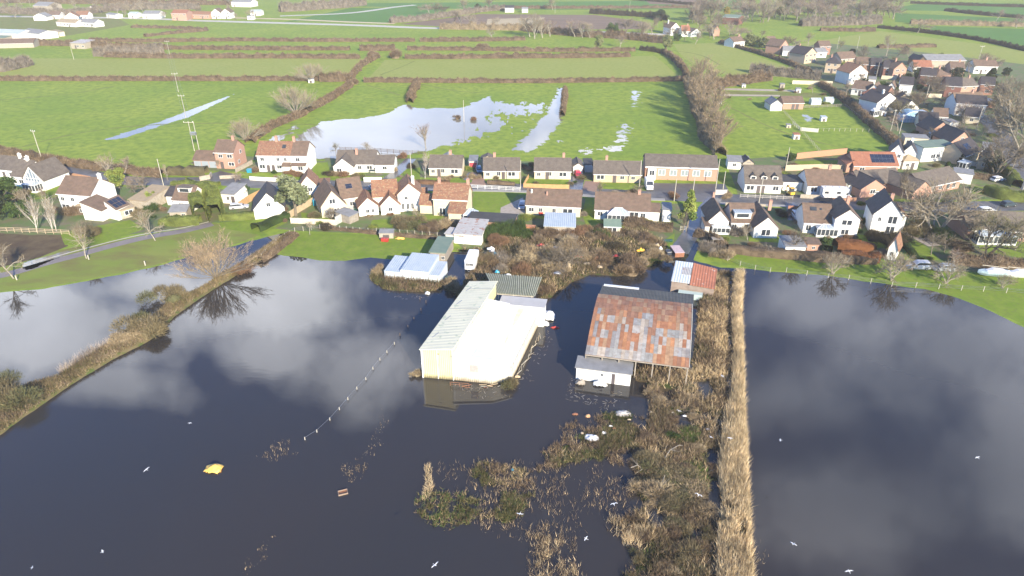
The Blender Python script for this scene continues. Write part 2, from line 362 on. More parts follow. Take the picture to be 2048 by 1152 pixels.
# --- fields of other greens
sheet('meadow_pale', [(40, 117), (735, 117), (690, 158), (0, 160), (0, 140)], .004, grassp, 8, .6)
sheet('meadow_pale', [(770, 120), (1310, 112), (1370, 163), (730, 164)], .004, grassp, 8, .6)
sheet('meadow_pale', [(1345, 88), (1440, 86), (1620, 150), (1480, 158), (1420, 140), (1370, 118)], .004, grassp, 8, .6)
sheet('meadow_pale', [(1570, 92), (1760, 62), (2048, 100), (2300, 125), (2300, 160), (2000, 128), (1900, 112), (1700, 125)], .003, grassp, 8, .6)
sheet('crop_field', [(560, 46), (700, 16), (900, 14), (880, 30), (780, 46), (600, 42)], .004, grassb, 10, .6)
sheet('crop_field', [(560, 8), (1480, 0), (1500, 18), (1000, 20), (700, 12)], .004, grassb, 10, .6)
sheet('crop_field', [(1760, 20), (1860, 4), (2300, 12), (2300, 40), (1990, 32), (1890, 22)], .004, grassb, 10, .6)
sheet('crop_field', [(1790, 26), (1990, 35), (2300, 50), (2300, 62), (1900, 50), (1790, 44)], .004, grassb, 10, .6)
sheet('crop_field', [(1860, 52), (2300, 66), (2300, 112), (2048, 92), (1860, 66)], .0045, grassb, 10, .6)
sheet('hill_field', [(-300, -3), (2400, -3), (2400, -30), (-300, -30)], .004, grassp, 30, 1)
sheet('ploughed_field', [(800, 48), (960, 28), (1190, 30), (1290, 44), (1310, 58), (1000, 60)], .005, soil_m, 8, .6)
sheet('ploughed_field', [(1290, 0), (1400, -6), (1420, 12), (1300, 8)], .006, soil_m, 8, .6)
sheet('rough_pasture', [(0, 22), (200, 16), (260, 50), (190, 62), (0, 95)], .004, rough_m, 8, .8)
sheet('reed_field', [(975, 38), (1090, 35), (1060, 58), (970, 58)], .006, mat('dry_reed_field', (.42, .34, .2), (.36, .29, .17), .06, .95), 8, .8)
ribbon('far_road', [(-200, 30), (240, 36), (420, 42), (700, 50), (860, 56), (1080, 60), (1350, 70)], 9, .01, farroad, .1, 10)
ribbon('river_bank', [(380, 34), (560, 38), (700, 44), (790, 47)], 6, .012, mat('dry_bank', (.55, .44, .28), (.45, .37, .22), .05, .95), .6, 8)
ribbon('far_track', [(560, 32), (700, 26), (790, 14), (830, 10)], 7, .013, farroad, .1, 10)
# --- flooded pasture behind the houses: water cells kept where the mask and noise say so
def cells(name, px_polys, cell, z, m, amp=.35, sc=.12, thr=0.0, blur=2, stretch=(1, 1), holes=()):
    W_ = [[tuple(G(*p))[:2] for p in q] for q in px_polys]; A = np.array(sum(W_, []))
    x0, y0 = A.min(0) - 3; x1, y1 = A.max(0) + 3
    nx = int((x1 - x0) / cell) + 1; ny = int((y1 - y0) / cell) + 1
    X, Y = np.meshgrid(x0 + np.arange(nx) * cell, y0 + np.arange(ny) * cell)
    M = np.zeros(X.shape)
    for q in W_: M = np.maximum(M, inpoly(X, Y, q))
    for _ in range(blur):
        M = (M + np.roll(M, 1, 0) + np.roll(M, -1, 0) + np.roll(M, 1, 1) + np.roll(M, -1, 1)) / 5
        M = (M * 2 + np.roll(M, 3, 0) + np.roll(M, -3, 0) + np.roll(M, 3, 1) + np.roll(M, -3, 1)) / 6
    v = M - .5 + amp * 2 * fbm(X * stretch[0], Y * stretch[1], sc, 4)
    idx = np.argwhere(v > thr); V = []; k = len(idx)
    cx = x0 + idx[:, 1] * cell; cy = y0 + idx[:, 0] * cell; V = np.empty((k * 4, 3)); h = cell / 2
    for n_, (a, b) in enumerate(((-h, -h), (h, -h), (h, h), (-h, h))): V[n_::4, 0] = cx + a; V[n_::4, 1] = cy + b
    V[:, 2] = z
    return tag(link(name, npmesh(name, V, np.arange(k * 4).reshape(k, 4), m)), kind='structure')
cells('field_flood_water', [[(560, 312), (600, 268), (650, 242), (760, 232), (790, 220), (812, 204), (830, 216), (920, 218), (985, 188), (980, 205), (1000, 210), (975, 232), (935, 262), (905, 285), (870, 300), (800, 312), (700, 318)],
      [(518, 286), (560, 268), (596, 246), (600, 252), (560, 284), (530, 296)]], .4, .012, pool_m, .38, .3, 0, 9)
cells('field_flood_water', [[(975, 205), (1060, 207), (1095, 212), (1090, 226), (1000, 232), (960, 224)], [(905, 240), (1000, 232), (1010, 248), (980, 268), (930, 282), (890, 290)]], .4, .013, pool_m, 1.1, .45, .08, 14, stretch=(1.4, .5))
cells('field_flood_water', [[(1118, 175), (1136, 176), (1128, 200), (1125, 235), (1092, 284), (1060, 304), (1022, 300), (1062, 262), (1095, 225)]], .35, .012, pool_m, .5, .6, 0, 7)
cells('field_flood_water', [[(1264, 180), (1276, 182), (1273, 214), (1263, 215)], [(1242, 250), (1262, 249), (1246, 290), (1234, 304), (1200, 300), (1232, 290)], [(1160, 298), (1188, 297), (1190, 306), (1165, 308)]], .35, .012, pool_m, .7, .6, .0, 7)
cells('field_flood_water', [[(192, 284), (320, 243), (490, 179), (385, 231), (250, 276)]], .4, .012, pool_m, .3, .5, .0, 3, stretch=(.5, 1))
cells('field_flood_water', [[(1600, 228), (1625, 230), (1628, 245), (1605, 242)]], .5, .012, pool_m, .6, .5, .22)
cells('pond_water', [[(42, 526), (90, 514), (142, 498), (140, 506), (95, 524), (50, 545)], [(-60, 545), (0, 540), (0, 552), (-60, 560)]], .3, .016, pool_m, .15, .5)
# --- roads, paths, yards
ribbon('main_road', [(-160, 320), (20, 322), (78, 331), (200, 354), (255, 361), (340, 363), (440, 362), (520, 368), (640, 369), (760, 371), (860, 373), (1000, 375), (1130, 379), (1200, 386), (1330, 392), (1480, 398), (1560, 403), (1740, 411), (1900, 414), (2048, 412), (2400, 420)], 7.0, .024, asph, .05)
ribbon('roadside_pavement', [(540, 377), (700, 378), (860, 380), (1000, 382), (1120, 387), (1200, 394), (1330, 400)], 1.6, .11, pave, .02, 2, .1)
ribbon('roadside_pavement', [(1440, 407), (1560, 412), (1700, 418)], 1.5, .11, pave, .02, 2, .1)
ribbon('grass_verge', [(640, 358), (760, 360), (860, 362), (1000, 364), (1130, 368)], 2.2, .03, lawn_m, .2, 2)
ribbon('side_lane', [(1432, 395), (1418, 412), (1404, 432), (1388, 458), (1370, 485), (1358, 505)], 4.2, .03, wetr, .2, 1.5)
ribbon('park_footpath', [(-220, 590), (-60, 563), (20, 547), (90, 527), (170, 506), (240, 487), (300, 473), (370, 461), (425, 448)], 2.8, .016, pathm, .06)
ribbon('path_edging', [(60, 527), (170, 497), (240, 479), (300, 466), (370, 455), (420, 443)], .5, .02, mat('pale_kerb', (.5, .46, .38), (.4, .37, .3), 1, .9), .05)
ribbon('village_street', [(2110, 420), (2060, 370), (2035, 320), (2010, 285), (1985, 250), (1945, 225), (1905, 205)], 6.5, .026, asph, .05)
ribbon('house_drive', [(760, 368), (785, 352), (805, 335), (822, 318)], 3.4, .03, wetr, .1)
ribbon('house_drive', [(930, 372), (942, 355), (950, 345)], 3.6, .028, wetr, .1)
ribbon('house_drive', [(1148, 380), (1152, 365), (1155, 352)], 4.2, .03, wetr, .1)
ribbon('house_drive', [(1588, 405), (1590, 430), (1592, 442)], 3.8, .03, wetr, .1)
ribbon('house_drive', [(425, 360), (440, 350), (455, 345)], 6, .03, asphd, .1)
ribbon('garden_path', [(1806, 462), (1840, 476), (1870, 492)], 3.2, .026, gravel, .2)
sheet('car_park', [(1296, 366), (1450, 368), (1468, 402), (1330, 398), (1290, 390)], .02, asphd, 2, .1)
sheet('brick_forecourt', [(1170, 362), (1200, 363), (1192, 384), (1164, 380)], .034, mat('block_paving', (.3, .19, .14), (.24, .16, .12), 1, .9), 2, .05)
sheet('brick_forecourt', [(950, 352), (968, 352), (972, 372), (940, 370)], .034, MATS['block_paving'], 2, .05)
sheet('gravel_yard', [(1002, 415), (1046, 395), (1050, 425), (1035, 440), (1000, 440)], .02, gravel, 2, .2)
sheet('front_yard', [(1480, 388), (1720, 392), (1742, 405), (1480, 396)], .02, asphd, 2, .1)
sheet('allotment_soil', [(1445, 182), (1655, 186), (1650, 196), (1440, 192)], .01, rough_m, 2, .3)
sheet('allotment_path', [(1440, 176), (1600, 180), (1600, 184), (1440, 180)], .016, mat('dry_path', (.42, .36, .27), (.36, .3, .22), .5, .9), 2, .2)
sheet('allotment_path', [(1440, 188), (1560, 190), (1560, 193), (1440, 192)], .016, MATS['dry_path'], 2, .2)
sheet('garden_soil', [(-80, 462), (60, 470), (140, 470), (135, 492), (80, 515), (0, 535), (-80, 550)], .008, soil_d, 2, .4)
sheet('garden_ground', [(-100, 345), (60, 350), (200, 372), (420, 378), (640, 382), (1000, 388), (1200, 398), (1395, 410), (1380, 455), (1340, 500), (1290, 520), (1100, 520), (930, 500), (900, 478), (780, 468), (600, 462), (430, 445), (300, 465), (150, 480), (-100, 465)], .002, mat('garden_ground', (.16, .13, .08), (.12, .14, .05), .35, .95, c3=(.1, .15, .04), s3=.25, t3=.5, bump=.6, bscale=4), 2, .3)
sheet('garden_ground', [(1405, 412), (1740, 420), (2100, 425), (2100, 560), (1900, 540), (1760, 520), (1500, 512), (1400, 505), (1390, 460)], .002, MATS['garden_ground'], 2, .3)
sheet('garden_ground', [(400, 340), (640, 350), (850, 355), (1290, 362), (1292, 330), (900, 318), (660, 312), (480, 312), (380, 325)], .0035, MATS['garden_ground'], 2, .3)
sheet('garden_ground', [(1450, 320), (1700, 305), (1790, 290), (1640, 170), (1560, 110), (1640, 85), (1850, 105), (2020, 125), (2300, 160), (2300, 400), (1480, 398)], .0035, MATS['garden_ground'], 2, .3)
sheet('meadow', [(1415, 192), (1500, 196), (1545, 216), (1690, 214), (1792, 300), (1700, 306), (1455, 312), (1440, 280)], .009, grass, 3, .3)
for q in ([(602, 425), (650, 430), (668, 443), (604, 443)], [(942, 385), (1000, 383), (1040, 386), (1000, 425), (958, 428), (945, 410)], [(820, 430), (890, 432), (880, 448), (800, 444)],
          [(745, 440), (790, 438), (785, 455), (740, 455)], [(1055, 425), (1090, 428), (1088, 438), (1052, 436)], [(1172, 395), (1190, 393), (1192, 440), (1215, 445), (1285, 450), (1275, 475), (1180, 470), (1165, 430)],
          [(627, 325), (655, 325), (662, 350), (625, 352)], [(655, 355), (760, 355), (745, 364), (640, 364)], [(800, 340), (840, 335), (840, 362), (790, 362)], [(1050, 356), (1125, 358), (1120, 366), (1048, 364)], [(1210, 366), (1262, 366), (1258, 375), (1200, 374)],
          [(1640, 478), (1725, 478), (1720, 488), (1650, 486)], [(1500, 470), (1560, 474), (1558, 485), (1498, 483)], [(1700, 470), (1780, 470), (1780, 500), (1720, 490)], [(1940, 372), (2000, 376), (2010, 392), (1945, 388)], [(1800, 470), (1850, 490), (1880, 520), (1810, 520)],
          [(1590, 322), (1700, 320), (1700, 335), (1590, 333)], [(0, 375), (100, 350), (130, 365), (110, 395), (60, 400)], [(440, 445), (560, 435), (575, 445), (520, 470), (440, 455)], [(120, 465), (260, 440), (290, 458), (190, 490), (130, 490)], [(1330, 480), (1350, 465), (1345, 500), (1325, 505)],
          [(500, 320), (650, 318), (650, 322), (500, 325)], [(1960, 480), (2060, 480), (2060, 520), (1960, 500)], [(545, 280), (500, 300), (480, 312), (560, 315)]):
    sheet('lawn', q, .0145, lawn_m, 1, .15)

# ================================================================ MARSH (raised vegetated ground)
def heightfield(name, polys, cell, m, base=-.35, lift=.6, amp=.5, sc=.25, blur=3, kind='structure', holes=()):
    """polys: list of (pixel polygon, height factor)"""
    W_ = [([tuple(G(*p))[:2] for p in q], w) for q, w in polys]; A = np.array(sum([a for a, _ in W_], []))
    x0, y0 = A.min(0) - 3; x1, y1 = A.max(0) + 3
    nx = int((x1 - x0) / cell) + 1; ny = int((y1 - y0) / cell) + 1
    X, Y = np.meshgrid(x0 + np.arange(nx) * cell, y0 + np.arange(ny) * cell); M = np.zeros(X.shape)
    for q, w in W_: M = np.maximum(M, inpoly(X, Y, q) * w)
    for q in holes: M[inpoly(X, Y, [tuple(G(*p))[:2] for p in q])] = 0
    for _ in range(blur): M = (M + np.roll(M, 1, 0) + np.roll(M, -1, 0) + np.roll(M, 1, 1) + np.roll(M, -1, 1)) / 5
    Z = base + lift * M + amp * M * 2 * fbm(X, Y, sc, 5) + .12 * fbm(X, Y, 1.3, 3)
    keep = (M[:-1, :-1] > .02) & (Z[:-1, :-1] > -.3)
    a = np.arange(nx * ny).reshape(ny, nx); q = np.stack([a[:-1, :-1], a[:-1, 1:], a[1:, 1:], a[1:, :-1]], -1)[keep]
    V = np.stack([X.ravel(), Y.ravel(), Z.ravel()], 1)
    o = link(name, npmesh(name, V, q, m, smooth=True)); tag(o, kind=kind)
    def hz(x, y):
        i = np.clip(((x - x0) / cell).astype(int), 0, nx - 1); j = np.clip(((y - y0) / cell).astype(int), 0, ny - 1); return Z[j, i], M[j, i]
    return hz
def sample(polys, n):
    """n random world points inside pixel polygons (uniform in the world)"""
    out = []
    for q in polys:
        w = [tuple(G(*p))[:2] for p in q]; A = np.array(w); lo = A.min(0); hi = A.max(0); ar = abs(sum(w[i][0] * w[(i + 1) % len(w)][1] - w[(i + 1) % len(w)][0] * w[i][1] for i in range(len(w)))) / 2
        bb = (hi - lo).prod(); k = int(n * bb / max(ar, 1)); p = lo + RNG.random((k, 2)) * (hi - lo); p = p[inpoly(p[:, 0], p[:, 1], w)]; out.append(p)
    return np.vstack(out)
def grassmass(name, pts, z, hgt, wid, cols, label, cat, lean=.45, clump=None, kind='stuff', dirb=(0, 0), m=bld, jit=.25, parent=None):
    """tufts: pts (n,2) with z (n), one sliver each"""
    n = len(pts); P = np.column_stack([pts, z]); D = np.column_stack([RNG.normal(dirb[0], lean, n), RNG.normal(dirb[1], lean, n), np.ones(n)]); D = unit(D)
    H = hgt * (.45 + .9 * RNG.random(n)); Wd = wid * (.6 + .8 * RNG.random(n))
    V, Fa = slivers(P, D, H, Wd); cols = np.array(cols); c = cols[RNG.integers(0, len(cols), n)] if clump is None else cols[clump % len(cols)]
    c = c * (1 - jit + 2 * jit * RNG.random((n, 1)))
    o = link(name, npmesh(name, V, Fa, m, c), parent)
    if kind: tag(o, label, cat, kind=kind)
    return o
TAN = [(.72, .54, .31), (.8, .63, .38), (.6, .44, .25), (.86, .7, .45)]
BRN = [(.2, .14, .09), (.28, .2, .12), (.16, .115, .08), (.34, .26, .17)]
OLV = [(.14, .13, .05), (.19, .175, .075), (.1, .1, .045), (.24, .2, .1)]
GRN = [(.07, .12, .03), (.1, .16, .04), (.14, .2, .05)]
reed_poly = [(1468, 548), (1486, 545), (1482, 640), (1487, 760), (1490, 860), (1495, 960), (1500, 1060), (1505, 1160), (1510, 1300), (1438, 1300), (1434, 1152), (1433, 1090), (1446, 1010), (1436, 950), (1446, 860), (1464, 780), (1466, 700), (1463, 620)]
east = [(1395, 545), (1462, 545), (1460, 620), (1464, 700), (1456, 780), (1440, 860), (1432, 950), (1440, 1010), (1426, 1100), (1428, 1300), (1260, 1300), (1250, 1152), (1300, 1090), (1215, 1060), (1290, 1010), (1262, 950), (1255, 900), (1300, 840), (1290, 760), (1375, 745), (1392, 700), (1400, 620)]
mid = [(1130, 850), (1180, 835), (1240, 825), (1300, 840), (1300, 960), (1240, 930), (1180, 915), (1140, 925), (1060, 945), (1090, 900), (1125, 880)]
isle = [(832, 1010), (850, 985), (900, 985), (960, 1000), (960, 1040), (900, 1055), (850, 1050)]
isle2 = [(900, 925), (990, 925), (1060, 940), (1070, 975), (1050, 1010), (1020, 1045), (960, 1040), (985, 985), (960, 950)]
hz = heightfield('marsh_ground', [(reed_poly, 1.1), (east, .72), (mid, .44), (isle, .37), (isle2, .35)], .4, mud_m, holes=[[(1395, 905), (1438, 900), (1436, 1000), (1424, 1060), (1405, 1010), (1412, 950)], [(1335, 832), (1385, 824), (1388, 852), (1345, 856)], [(1378, 745), (1412, 748), (1410, 772), (1380, 768)], [(1400, 760), (1425, 775), (1420, 800), (1400, 795)], [(1330, 1075), (1400, 1060), (1410, 1085), (1345, 1095)], [(1255, 905), (1290, 900), (1285, 930), (1260, 940)], [(1290, 1020), (1330, 1030), (1320, 1060), (1280, 1050)], [(1270, 795), (1300, 800), (1290, 812), (1268, 808)]])
# reed bed
p = sample([reed_poly], 62000); p = p[fbm(p[:, 0], p[:, 1], .45, 3) > -.24]
z, _ = hz(p[:, 0], p[:, 1]); c = (fbm(p[:, 0], p[:, 1], .9, 3) * 9 + 4 + RNG.normal(0, .8, len(p))).astype(int)
grassmass('reed_bed', p, np.maximum(z, -.05), 1.25, .07, TAN + TAN[1:] + [(.9, .73, .46), (.5, .38, .23)], 'long strip of tall dry tan reeds edging the flooded field', 'reeds', .3, c)
# rough growth
def growth(name, polys, n, thr, sc, hgt, wid, cols, label, zmin=-.12, lean=.5, seed=0):
    p = sample(polys, n); f = fbm(p[:, 0] + seed, p[:, 1] - seed, sc, 4); p = p[f > thr]; z, _ = hz(p[:, 0], p[:, 1]); k = z > zmin; p = p[k]; z = np.maximum(z[k], -.02)
    c = (fbm(p[:, 0], p[:, 1], .5, 3) * 10 + 4 + RNG.normal(0, 1, len(p))).astype(int)
    # pull the blades into tufts
    t = .9; q = np.round(p / t) * t + .18 * RNG.normal(size=p.shape) + .5 * (_T[(np.round(p[:, 0] / t).astype(int)) & 255, (np.round(p[:, 1] / t).astype(int)) & 255][:, None] - .5)
    p = np.where(RNG.random((len(p), 1)) < .6, q, p)
    return grassmass(name, p, z, hgt, wid, cols, label, 'marsh plants', lean, c)
growth('bramble_growth', [east, east], 74000, -.03, .22, .75, .08, BRN + OLV[3:], 'dull brown dead bramble and weed stems over the flooded ground')
growth('bramble_growth', [mid], 15000, -.02, .3, .6, .07, BRN, 'thin purplish brown weeds on the left part of the marsh', zmin=-.3)
growth('marsh_grass', [east], 24000, .04, .16, 1.0, .07, TAN[:3] + BRN[1:2], 'patches of straw coloured grass among the brown marsh weeds', seed=40)
growth('marsh_grass', [mid], 3500, .1, .3, .8, .06, TAN[:3] + BRN[1:2], 'few straw coloured tufts among the purplish weeds', seed=41)
growth('green_undergrowth', [east, east, mid, isle2], 36000, .09, .2, .6, .1, OLV + GRN[:1], 'olive green bramble and grass growing out of the flood', seed=90, lean=.9, zmin=-.3)
growth('nettle_patch', [[(1360, 930), (1410, 930), (1412, 985), (1365, 985)], [(1365, 862), (1395, 862), (1395, 890), (1362, 890)]], 3500, -.1, .3, .8, .1, GRN + [(.16, .26, .06)], 'bright green patch of weeds in the brown marsh', seed=20)
growth('bramble_growth', [isle], 8500, .04, 1.1, .5, .1, OLV + GRN[1:2] + BRN[1:2], 'island of green bramble standing in the flood', seed=11, lean=.9, zmin=-.5)
growth('marsh_grass', [isle2], 6500, .0, .6, .6, .06, BRN + TAN[:1] + OLV[:2], 'brown and tan weeds half drowned beside the bramble island', seed=14, zmin=-.5)
fr = [(844, 1000), (851, 960), (850, 932), (862, 928), (862, 955), (868, 975), (856, 1000)]
p = sample([fr], 480); grassmass('reed_bed', p, np.zeros(len(p)) - .02, .75, .05, TAN, 'small curved fringe of tan reeds on the left of the bramble island', 'reeds', .45)
# thin stalks standing in open water
def stalks(name, poly, n, thr, label, cols=BRN + TAN[:1], h=.7, sc=.35, w=.045):
    p = sample([poly], n); f = fbm(p[:, 0], p[:, 1], sc, 3); p = p[f > thr]; t = 1.1; q = np.round(p / t) * t + .3 * RNG.normal(size=p.shape) + .9 * (np.stack([_T[np.round(p[:, 0] / t).astype(int) & 255, np.round(p[:, 1] / t).astype(int) & 255], _T[np.round(p[:, 1] / t).astype(int) & 255, np.round(p[:, 0] / t).astype(int) & 255]], 1) - .5)
    return grassmass(name, q, np.full(len(q), -.03), h, w, cols, label, 'marsh plants', .35)
stalks('drowned_stalks', [(860, 925), (1300, 930), (1260, 1010), (1230, 1060), (1280, 1160), (1060, 1160), (1050, 1080), (930, 1050)], 5200, .0, 'sparse dead stalks poking through the water around the islands')
stalks('drowned_stalks', [(1065, 1070), (1105, 1060), (1140, 1100), (1180, 1170), (1075, 1170)], 1900, -.02, 'thick tuft of tan stalks at the bottom of the flood', TAN + BRN)
stalks('drowned_stalks', [(1215, 1045), (1300, 1030), (1320, 1070), (1250, 1095)], 2200, -.1, 'bleached reed clump at the edge of the marsh', TAN, 1.1)
stalks('drowned_stalks', [(522, 905), (560, 880), (588, 880), (580, 912), (545, 922)], 150, -.15, 'thin weed stalks in open water at the end of the wire fence', BRN[1:] + TAN[:1], .5)
stalks('drowned_stalks', [(692, 930), (722, 920), (728, 945), (700, 958)], 170, -.15, 'brown weed clump floating in the open flood', BRN[1:] + TAN[:1], .35)
stalks('drowned_stalks', [(728, 905), (750, 885), (778, 812), (784, 815), (755, 900), (735, 915)], 90, -.15, 'line of weed tips along a drowned ditch', BRN[1:] + TAN[:1], .3)
stalks('drowned_stalks', [(485, 1150), (515, 1100), (540, 1075), (546, 1080), (520, 1115), (500, 1155)], 90, -.2, 'faint row of weed tips near the bottom edge', BRN[1:] + TAN[:1], .3)
stalks('drowned_stalks', [(1495, 1060), (1520, 1070), (1530, 1160), (1500, 1150)], 70, -.1, 'few stray reed stems right of the reed strip', TAN, .5)
# --- ditch bank on the left, scrub ground in the middle, sheds' plinths of mud
bank = [(-90, 905), (-60, 830), (0, 800), (60, 770), (110, 760), (180, 715), (250, 668), (300, 640), (340, 606), (385, 588), (430, 560), (480, 530), (525, 500), (575, 468), (590, 470), (545, 505), (500, 532), (440, 570), (385, 605), (345, 635), (300, 680), (230, 715), (180, 745), (110, 790), (50, 832), (0, 870)]
hb = heightfield('ditch_bank', [(bank, 1.3)], .4, bank_m, -.3, .75, .25)
p = sample([bank], 30000); z, _ = hb(p[:, 0], p[:, 1]); c = (fbm(p[:, 0], p[:, 1], .35, 3) * 14 + 4 + RNG.normal(0, 1, len(p))).astype(int)
grassmass('bank_grass', p, np.maximum(z, -.05), .6, .09, [OLV[0], BRN[1], (.24, .19, .1), OLV[3], BRN[0], BRN[3], (.3, .24, .14)], 'rough olive and brown grass along the drowned ditch bank', 'grass', .6, c)
q = [(120, 752), (180, 712), (240, 682), (236, 675), (180, 700), (118, 742)]
p = sample([q], 900); grassmass('reed_bed', p, np.zeros(len(p)), 1.3, .05, [(.5, .42, .36), (.42, .36, .3)], 'thin pinkish reeds on the far side of the ditch bank', 'reeds', .25)
scrub = [(900, 500), (960, 505), (1000, 470), (1090, 455), (1280, 460), (1335, 490), (1318, 525), (1240, 552), (1180, 548), (1140, 565), (1110, 590), (1085, 600), (1060, 560), (1000, 553), (965, 560), (945, 600), (915, 610), (930, 560), (955, 530), (985, 500)]
shedm = [(742, 540), (770, 552), (880, 566), (905, 560), (900, 575), (850, 585), (770, 580), (740, 560)]
barnm = [(1270, 740), (1385, 745), (1400, 600), (1440, 560), (1455, 560), (1455, 760), (1300, 765), (1270, 760)]
hs = heightfield('scrub_ground', [(scrub, 1.0), (shedm, .8), (barnm, .9)], .5, mud_m, -.25, .75, .2)
for polys, n, cols, lb in (([scrub], 30000, BRN + OLV[:2] + TAN[:1], 'tangled brown weeds covering the scrub between the sheds and houses'), ([barnm], 14000, TAN[:3] + BRN + OLV[:2], 'straw and brown weeds beside the rusty barn'), ([shedm], 3500, OLV + BRN + GRN, 'weeds growing round the foot of the pale blue shed')):
    p = sample(polys, n); z, _ = hs(p[:, 0], p[:, 1]); c = (fbm(p[:, 0], p[:, 1], .25, 3) * 14 + 4 + RNG.normal(0, 1.2, len(p))).astype(int)
    grassmass('undergrowth', p, z, .9, .11, cols, lb, 'undergrowth', .6, c)

# worn tracks and damp lines in the pastures
trk = mat('worn_grass', (.2, .22, .06), (.15, .17, .05), .4, .95, spec=.1)
for q in ([(0, 200), (60, 195), (140, 188), (230, 172)], [(20, 300), (150, 268), (300, 250), (520, 246), (640, 250)], [(840, 168), (900, 180), (960, 186)], [(735, 170), (760, 178), (800, 190)], [(1460, 215), (1560, 262), (1700, 300)], [(760, 150), (800, 135), (830, 122)], [(1440, 130), (1400, 110), (1340, 100)]):
    ribbon('worn_track', q, .9, .0165, trk, .5, 3)
# ================================================================ TREES, BUSHES, HEDGES
def bare_tree_mesh(kind, seed, col):
    """meshes (trunk, crown) of a leafless tree about 10 m tall"""
    rr = random.Random(seed); tb = MB(); P = []; D = []; Ls = []; Wd = []
    def rv(s): return Vector((rr.gauss(0, s), rr.gauss(0, s), rr.gauss(0, s)))
    def grow(p, d, L, r, lev, maxlev, up):
        pts = [p]; rad = [r]; q = p.copy(); dd = d.copy(); k = 3
        for i in range(k):
            dd = (dd + rv(.13) + Vector((0, 0, up))).normalized(); q = q + dd * (L / k); pts.append(q.copy()); rad.append(r * (1 - .45 * (i + 1) / k))
        if r > .045: tb.tube(pts, rad, 5 if r > .1 else 4, cap=False)
        elif r > .012: tb.tube([pts[0], pts[-1]], [r * 1.1, r * .5], 3, cap=False)
        if lev >= maxlev - 1:
            for i in range(TW):
                t = rr.random(); b = pts[0].lerp(pts[-1], t); P.append(b); D.append((dd + rv(.55) + Vector((0, 0, .15))).normalized()); Ls.append(rr.uniform(.5, 1.25) * TL); Wd.append(rr.uniform(.025, .05))
        if lev < maxlev:
            for i in range(NB[min(lev, len(NB) - 1)]):
                t = rr.uniform(.35, 1.0) if lev else rr.uniform(T0, 1.0); b = pts[0].lerp(pts[1], t * 3) if t < .333 else (pts[1].lerp(pts[2], t * 3 - 1) if t < .667 else pts[2].lerp(pts[3], t * 3 - 2))
                a = (rv(1) - dd * rv(1).dot(dd)).normalized(); sp = rr.uniform(*SPR)
                grow(b, (dd * math.cos(sp) + a * math.sin(sp)).normalized(), L * rr.uniform(.55, .8) * (1.15 - .3 * t), r * .5, lev + 1, maxlev, up)
    if kind == 'round':      # park tree: clear stem, rounded twiggy head
        NB = [8, 5, 4]; SPR = (.45, 1.0); T0 = .45; TW = 5; TL = 1; grow(Vector((0, 0, -.3)), Vector((0, 0, 1)), 5.2, .2, 0, 3, .08)
    elif kind == 'tall':     # narrow upright
        NB = [10, 5, 3]; SPR = (.2, .5); T0 = .15; TW = 6; TL = 1; grow(Vector((0, 0, -.3)), Vector((0, 0, 1)), 7.0, .2, 0, 3, .1)
    elif kind == 'fan':      # pollard willow: stems fan from a short trunk
        NB = [5, 4]; SPR = (.15, .5); T0 = .3; TW = 6; TL = 1.1
        tb.tube([(0, 0, -.3), (0, 0, .8), (0, 0, 1.1)], [.5, .45, .3], 7)
        for i in range(34):
            a = rr.uniform(0, 6.28); e = rr.uniform(.1, 1.25); grow(Vector((math.cos(a) * .3, math.sin(a) * .3, .9)), Vector((math.cos(a) * math.sin(e), math.sin(a) * math.sin(e), math.cos(e))), rr.uniform(4.8, 6.5), .09, 0, 2, .06)
    elif kind == 'spread':   # broad open crown
        NB = [6, 5, 4]; SPR = (.35, .9); T0 = .3; TW = 5; TL = 1
        for i in range(4):
            a = i * 1.6 + rr.uniform(0, .5); grow(Vector((0, 0, -.3)), Vector((math.cos(a) * .55, math.sin(a) * .55, 1)).normalized(), 5.0, .2, 0, 3, .02)
    P = np.array(P); D = np.array(D); Ls = np.array(Ls); Wd = np.array(Wd)
    V, Fa = slivers(P, D, Ls, Wd * 1.15); c = np.array(col)[RNG.integers(0, len(col), len(P))] * (.8 + .4 * RNG.random((len(P), 1)))
    return tb, npmesh('crown', V, Fa, bld, c), float(P[:, 2].max() + .3)
TW_G = [(.27, .22, .15), (.21, .17, .12)]; TW_P = [(.38, .3, .18), (.31, .24, .14)]; TW_Y = [(.52, .38, .23), (.44, .32, .19)]; TW_R = [(.34, .22, .17), (.28, .18, .14)]; TW_O = [(.26, .24, .11), (.2, .19, .09)]
PROTO = {}
def proto(kind, var, tone):
    k = (kind, var, tone)
    if k not in PROTO:
        tb, cr, h = bare_tree_mesh(kind, hash((kind, var)) % 1 + var * 7 + len(kind), dict(y=TW_Y, g=TW_G, p=TW_P, r=TW_R, o=TW_O)[tone])
        PROTO[k] = (tb.mesh('trunk', barkp if tone in 'pr' else bark), cr, h)
    return PROTO[k]
def tree(u, v, h, label, kind='round', tone='g', group=None, w=1.0, z=0.0, name='bare_tree', barkm=None):
    tm, cm, ph = proto(kind, random.randrange(3), tone); s = h / ph
    p = G(u, v, z); r = thing(name, label, 'tree', p, random.uniform(0, 6.28), group); r.scale = (s * w, s * w, s)
    if barkm:
        tm = tm.copy(); tm.materials.clear(); tm.materials.append(barkm)
    link('trunk', tm, r); link('crown', cm, r); return r
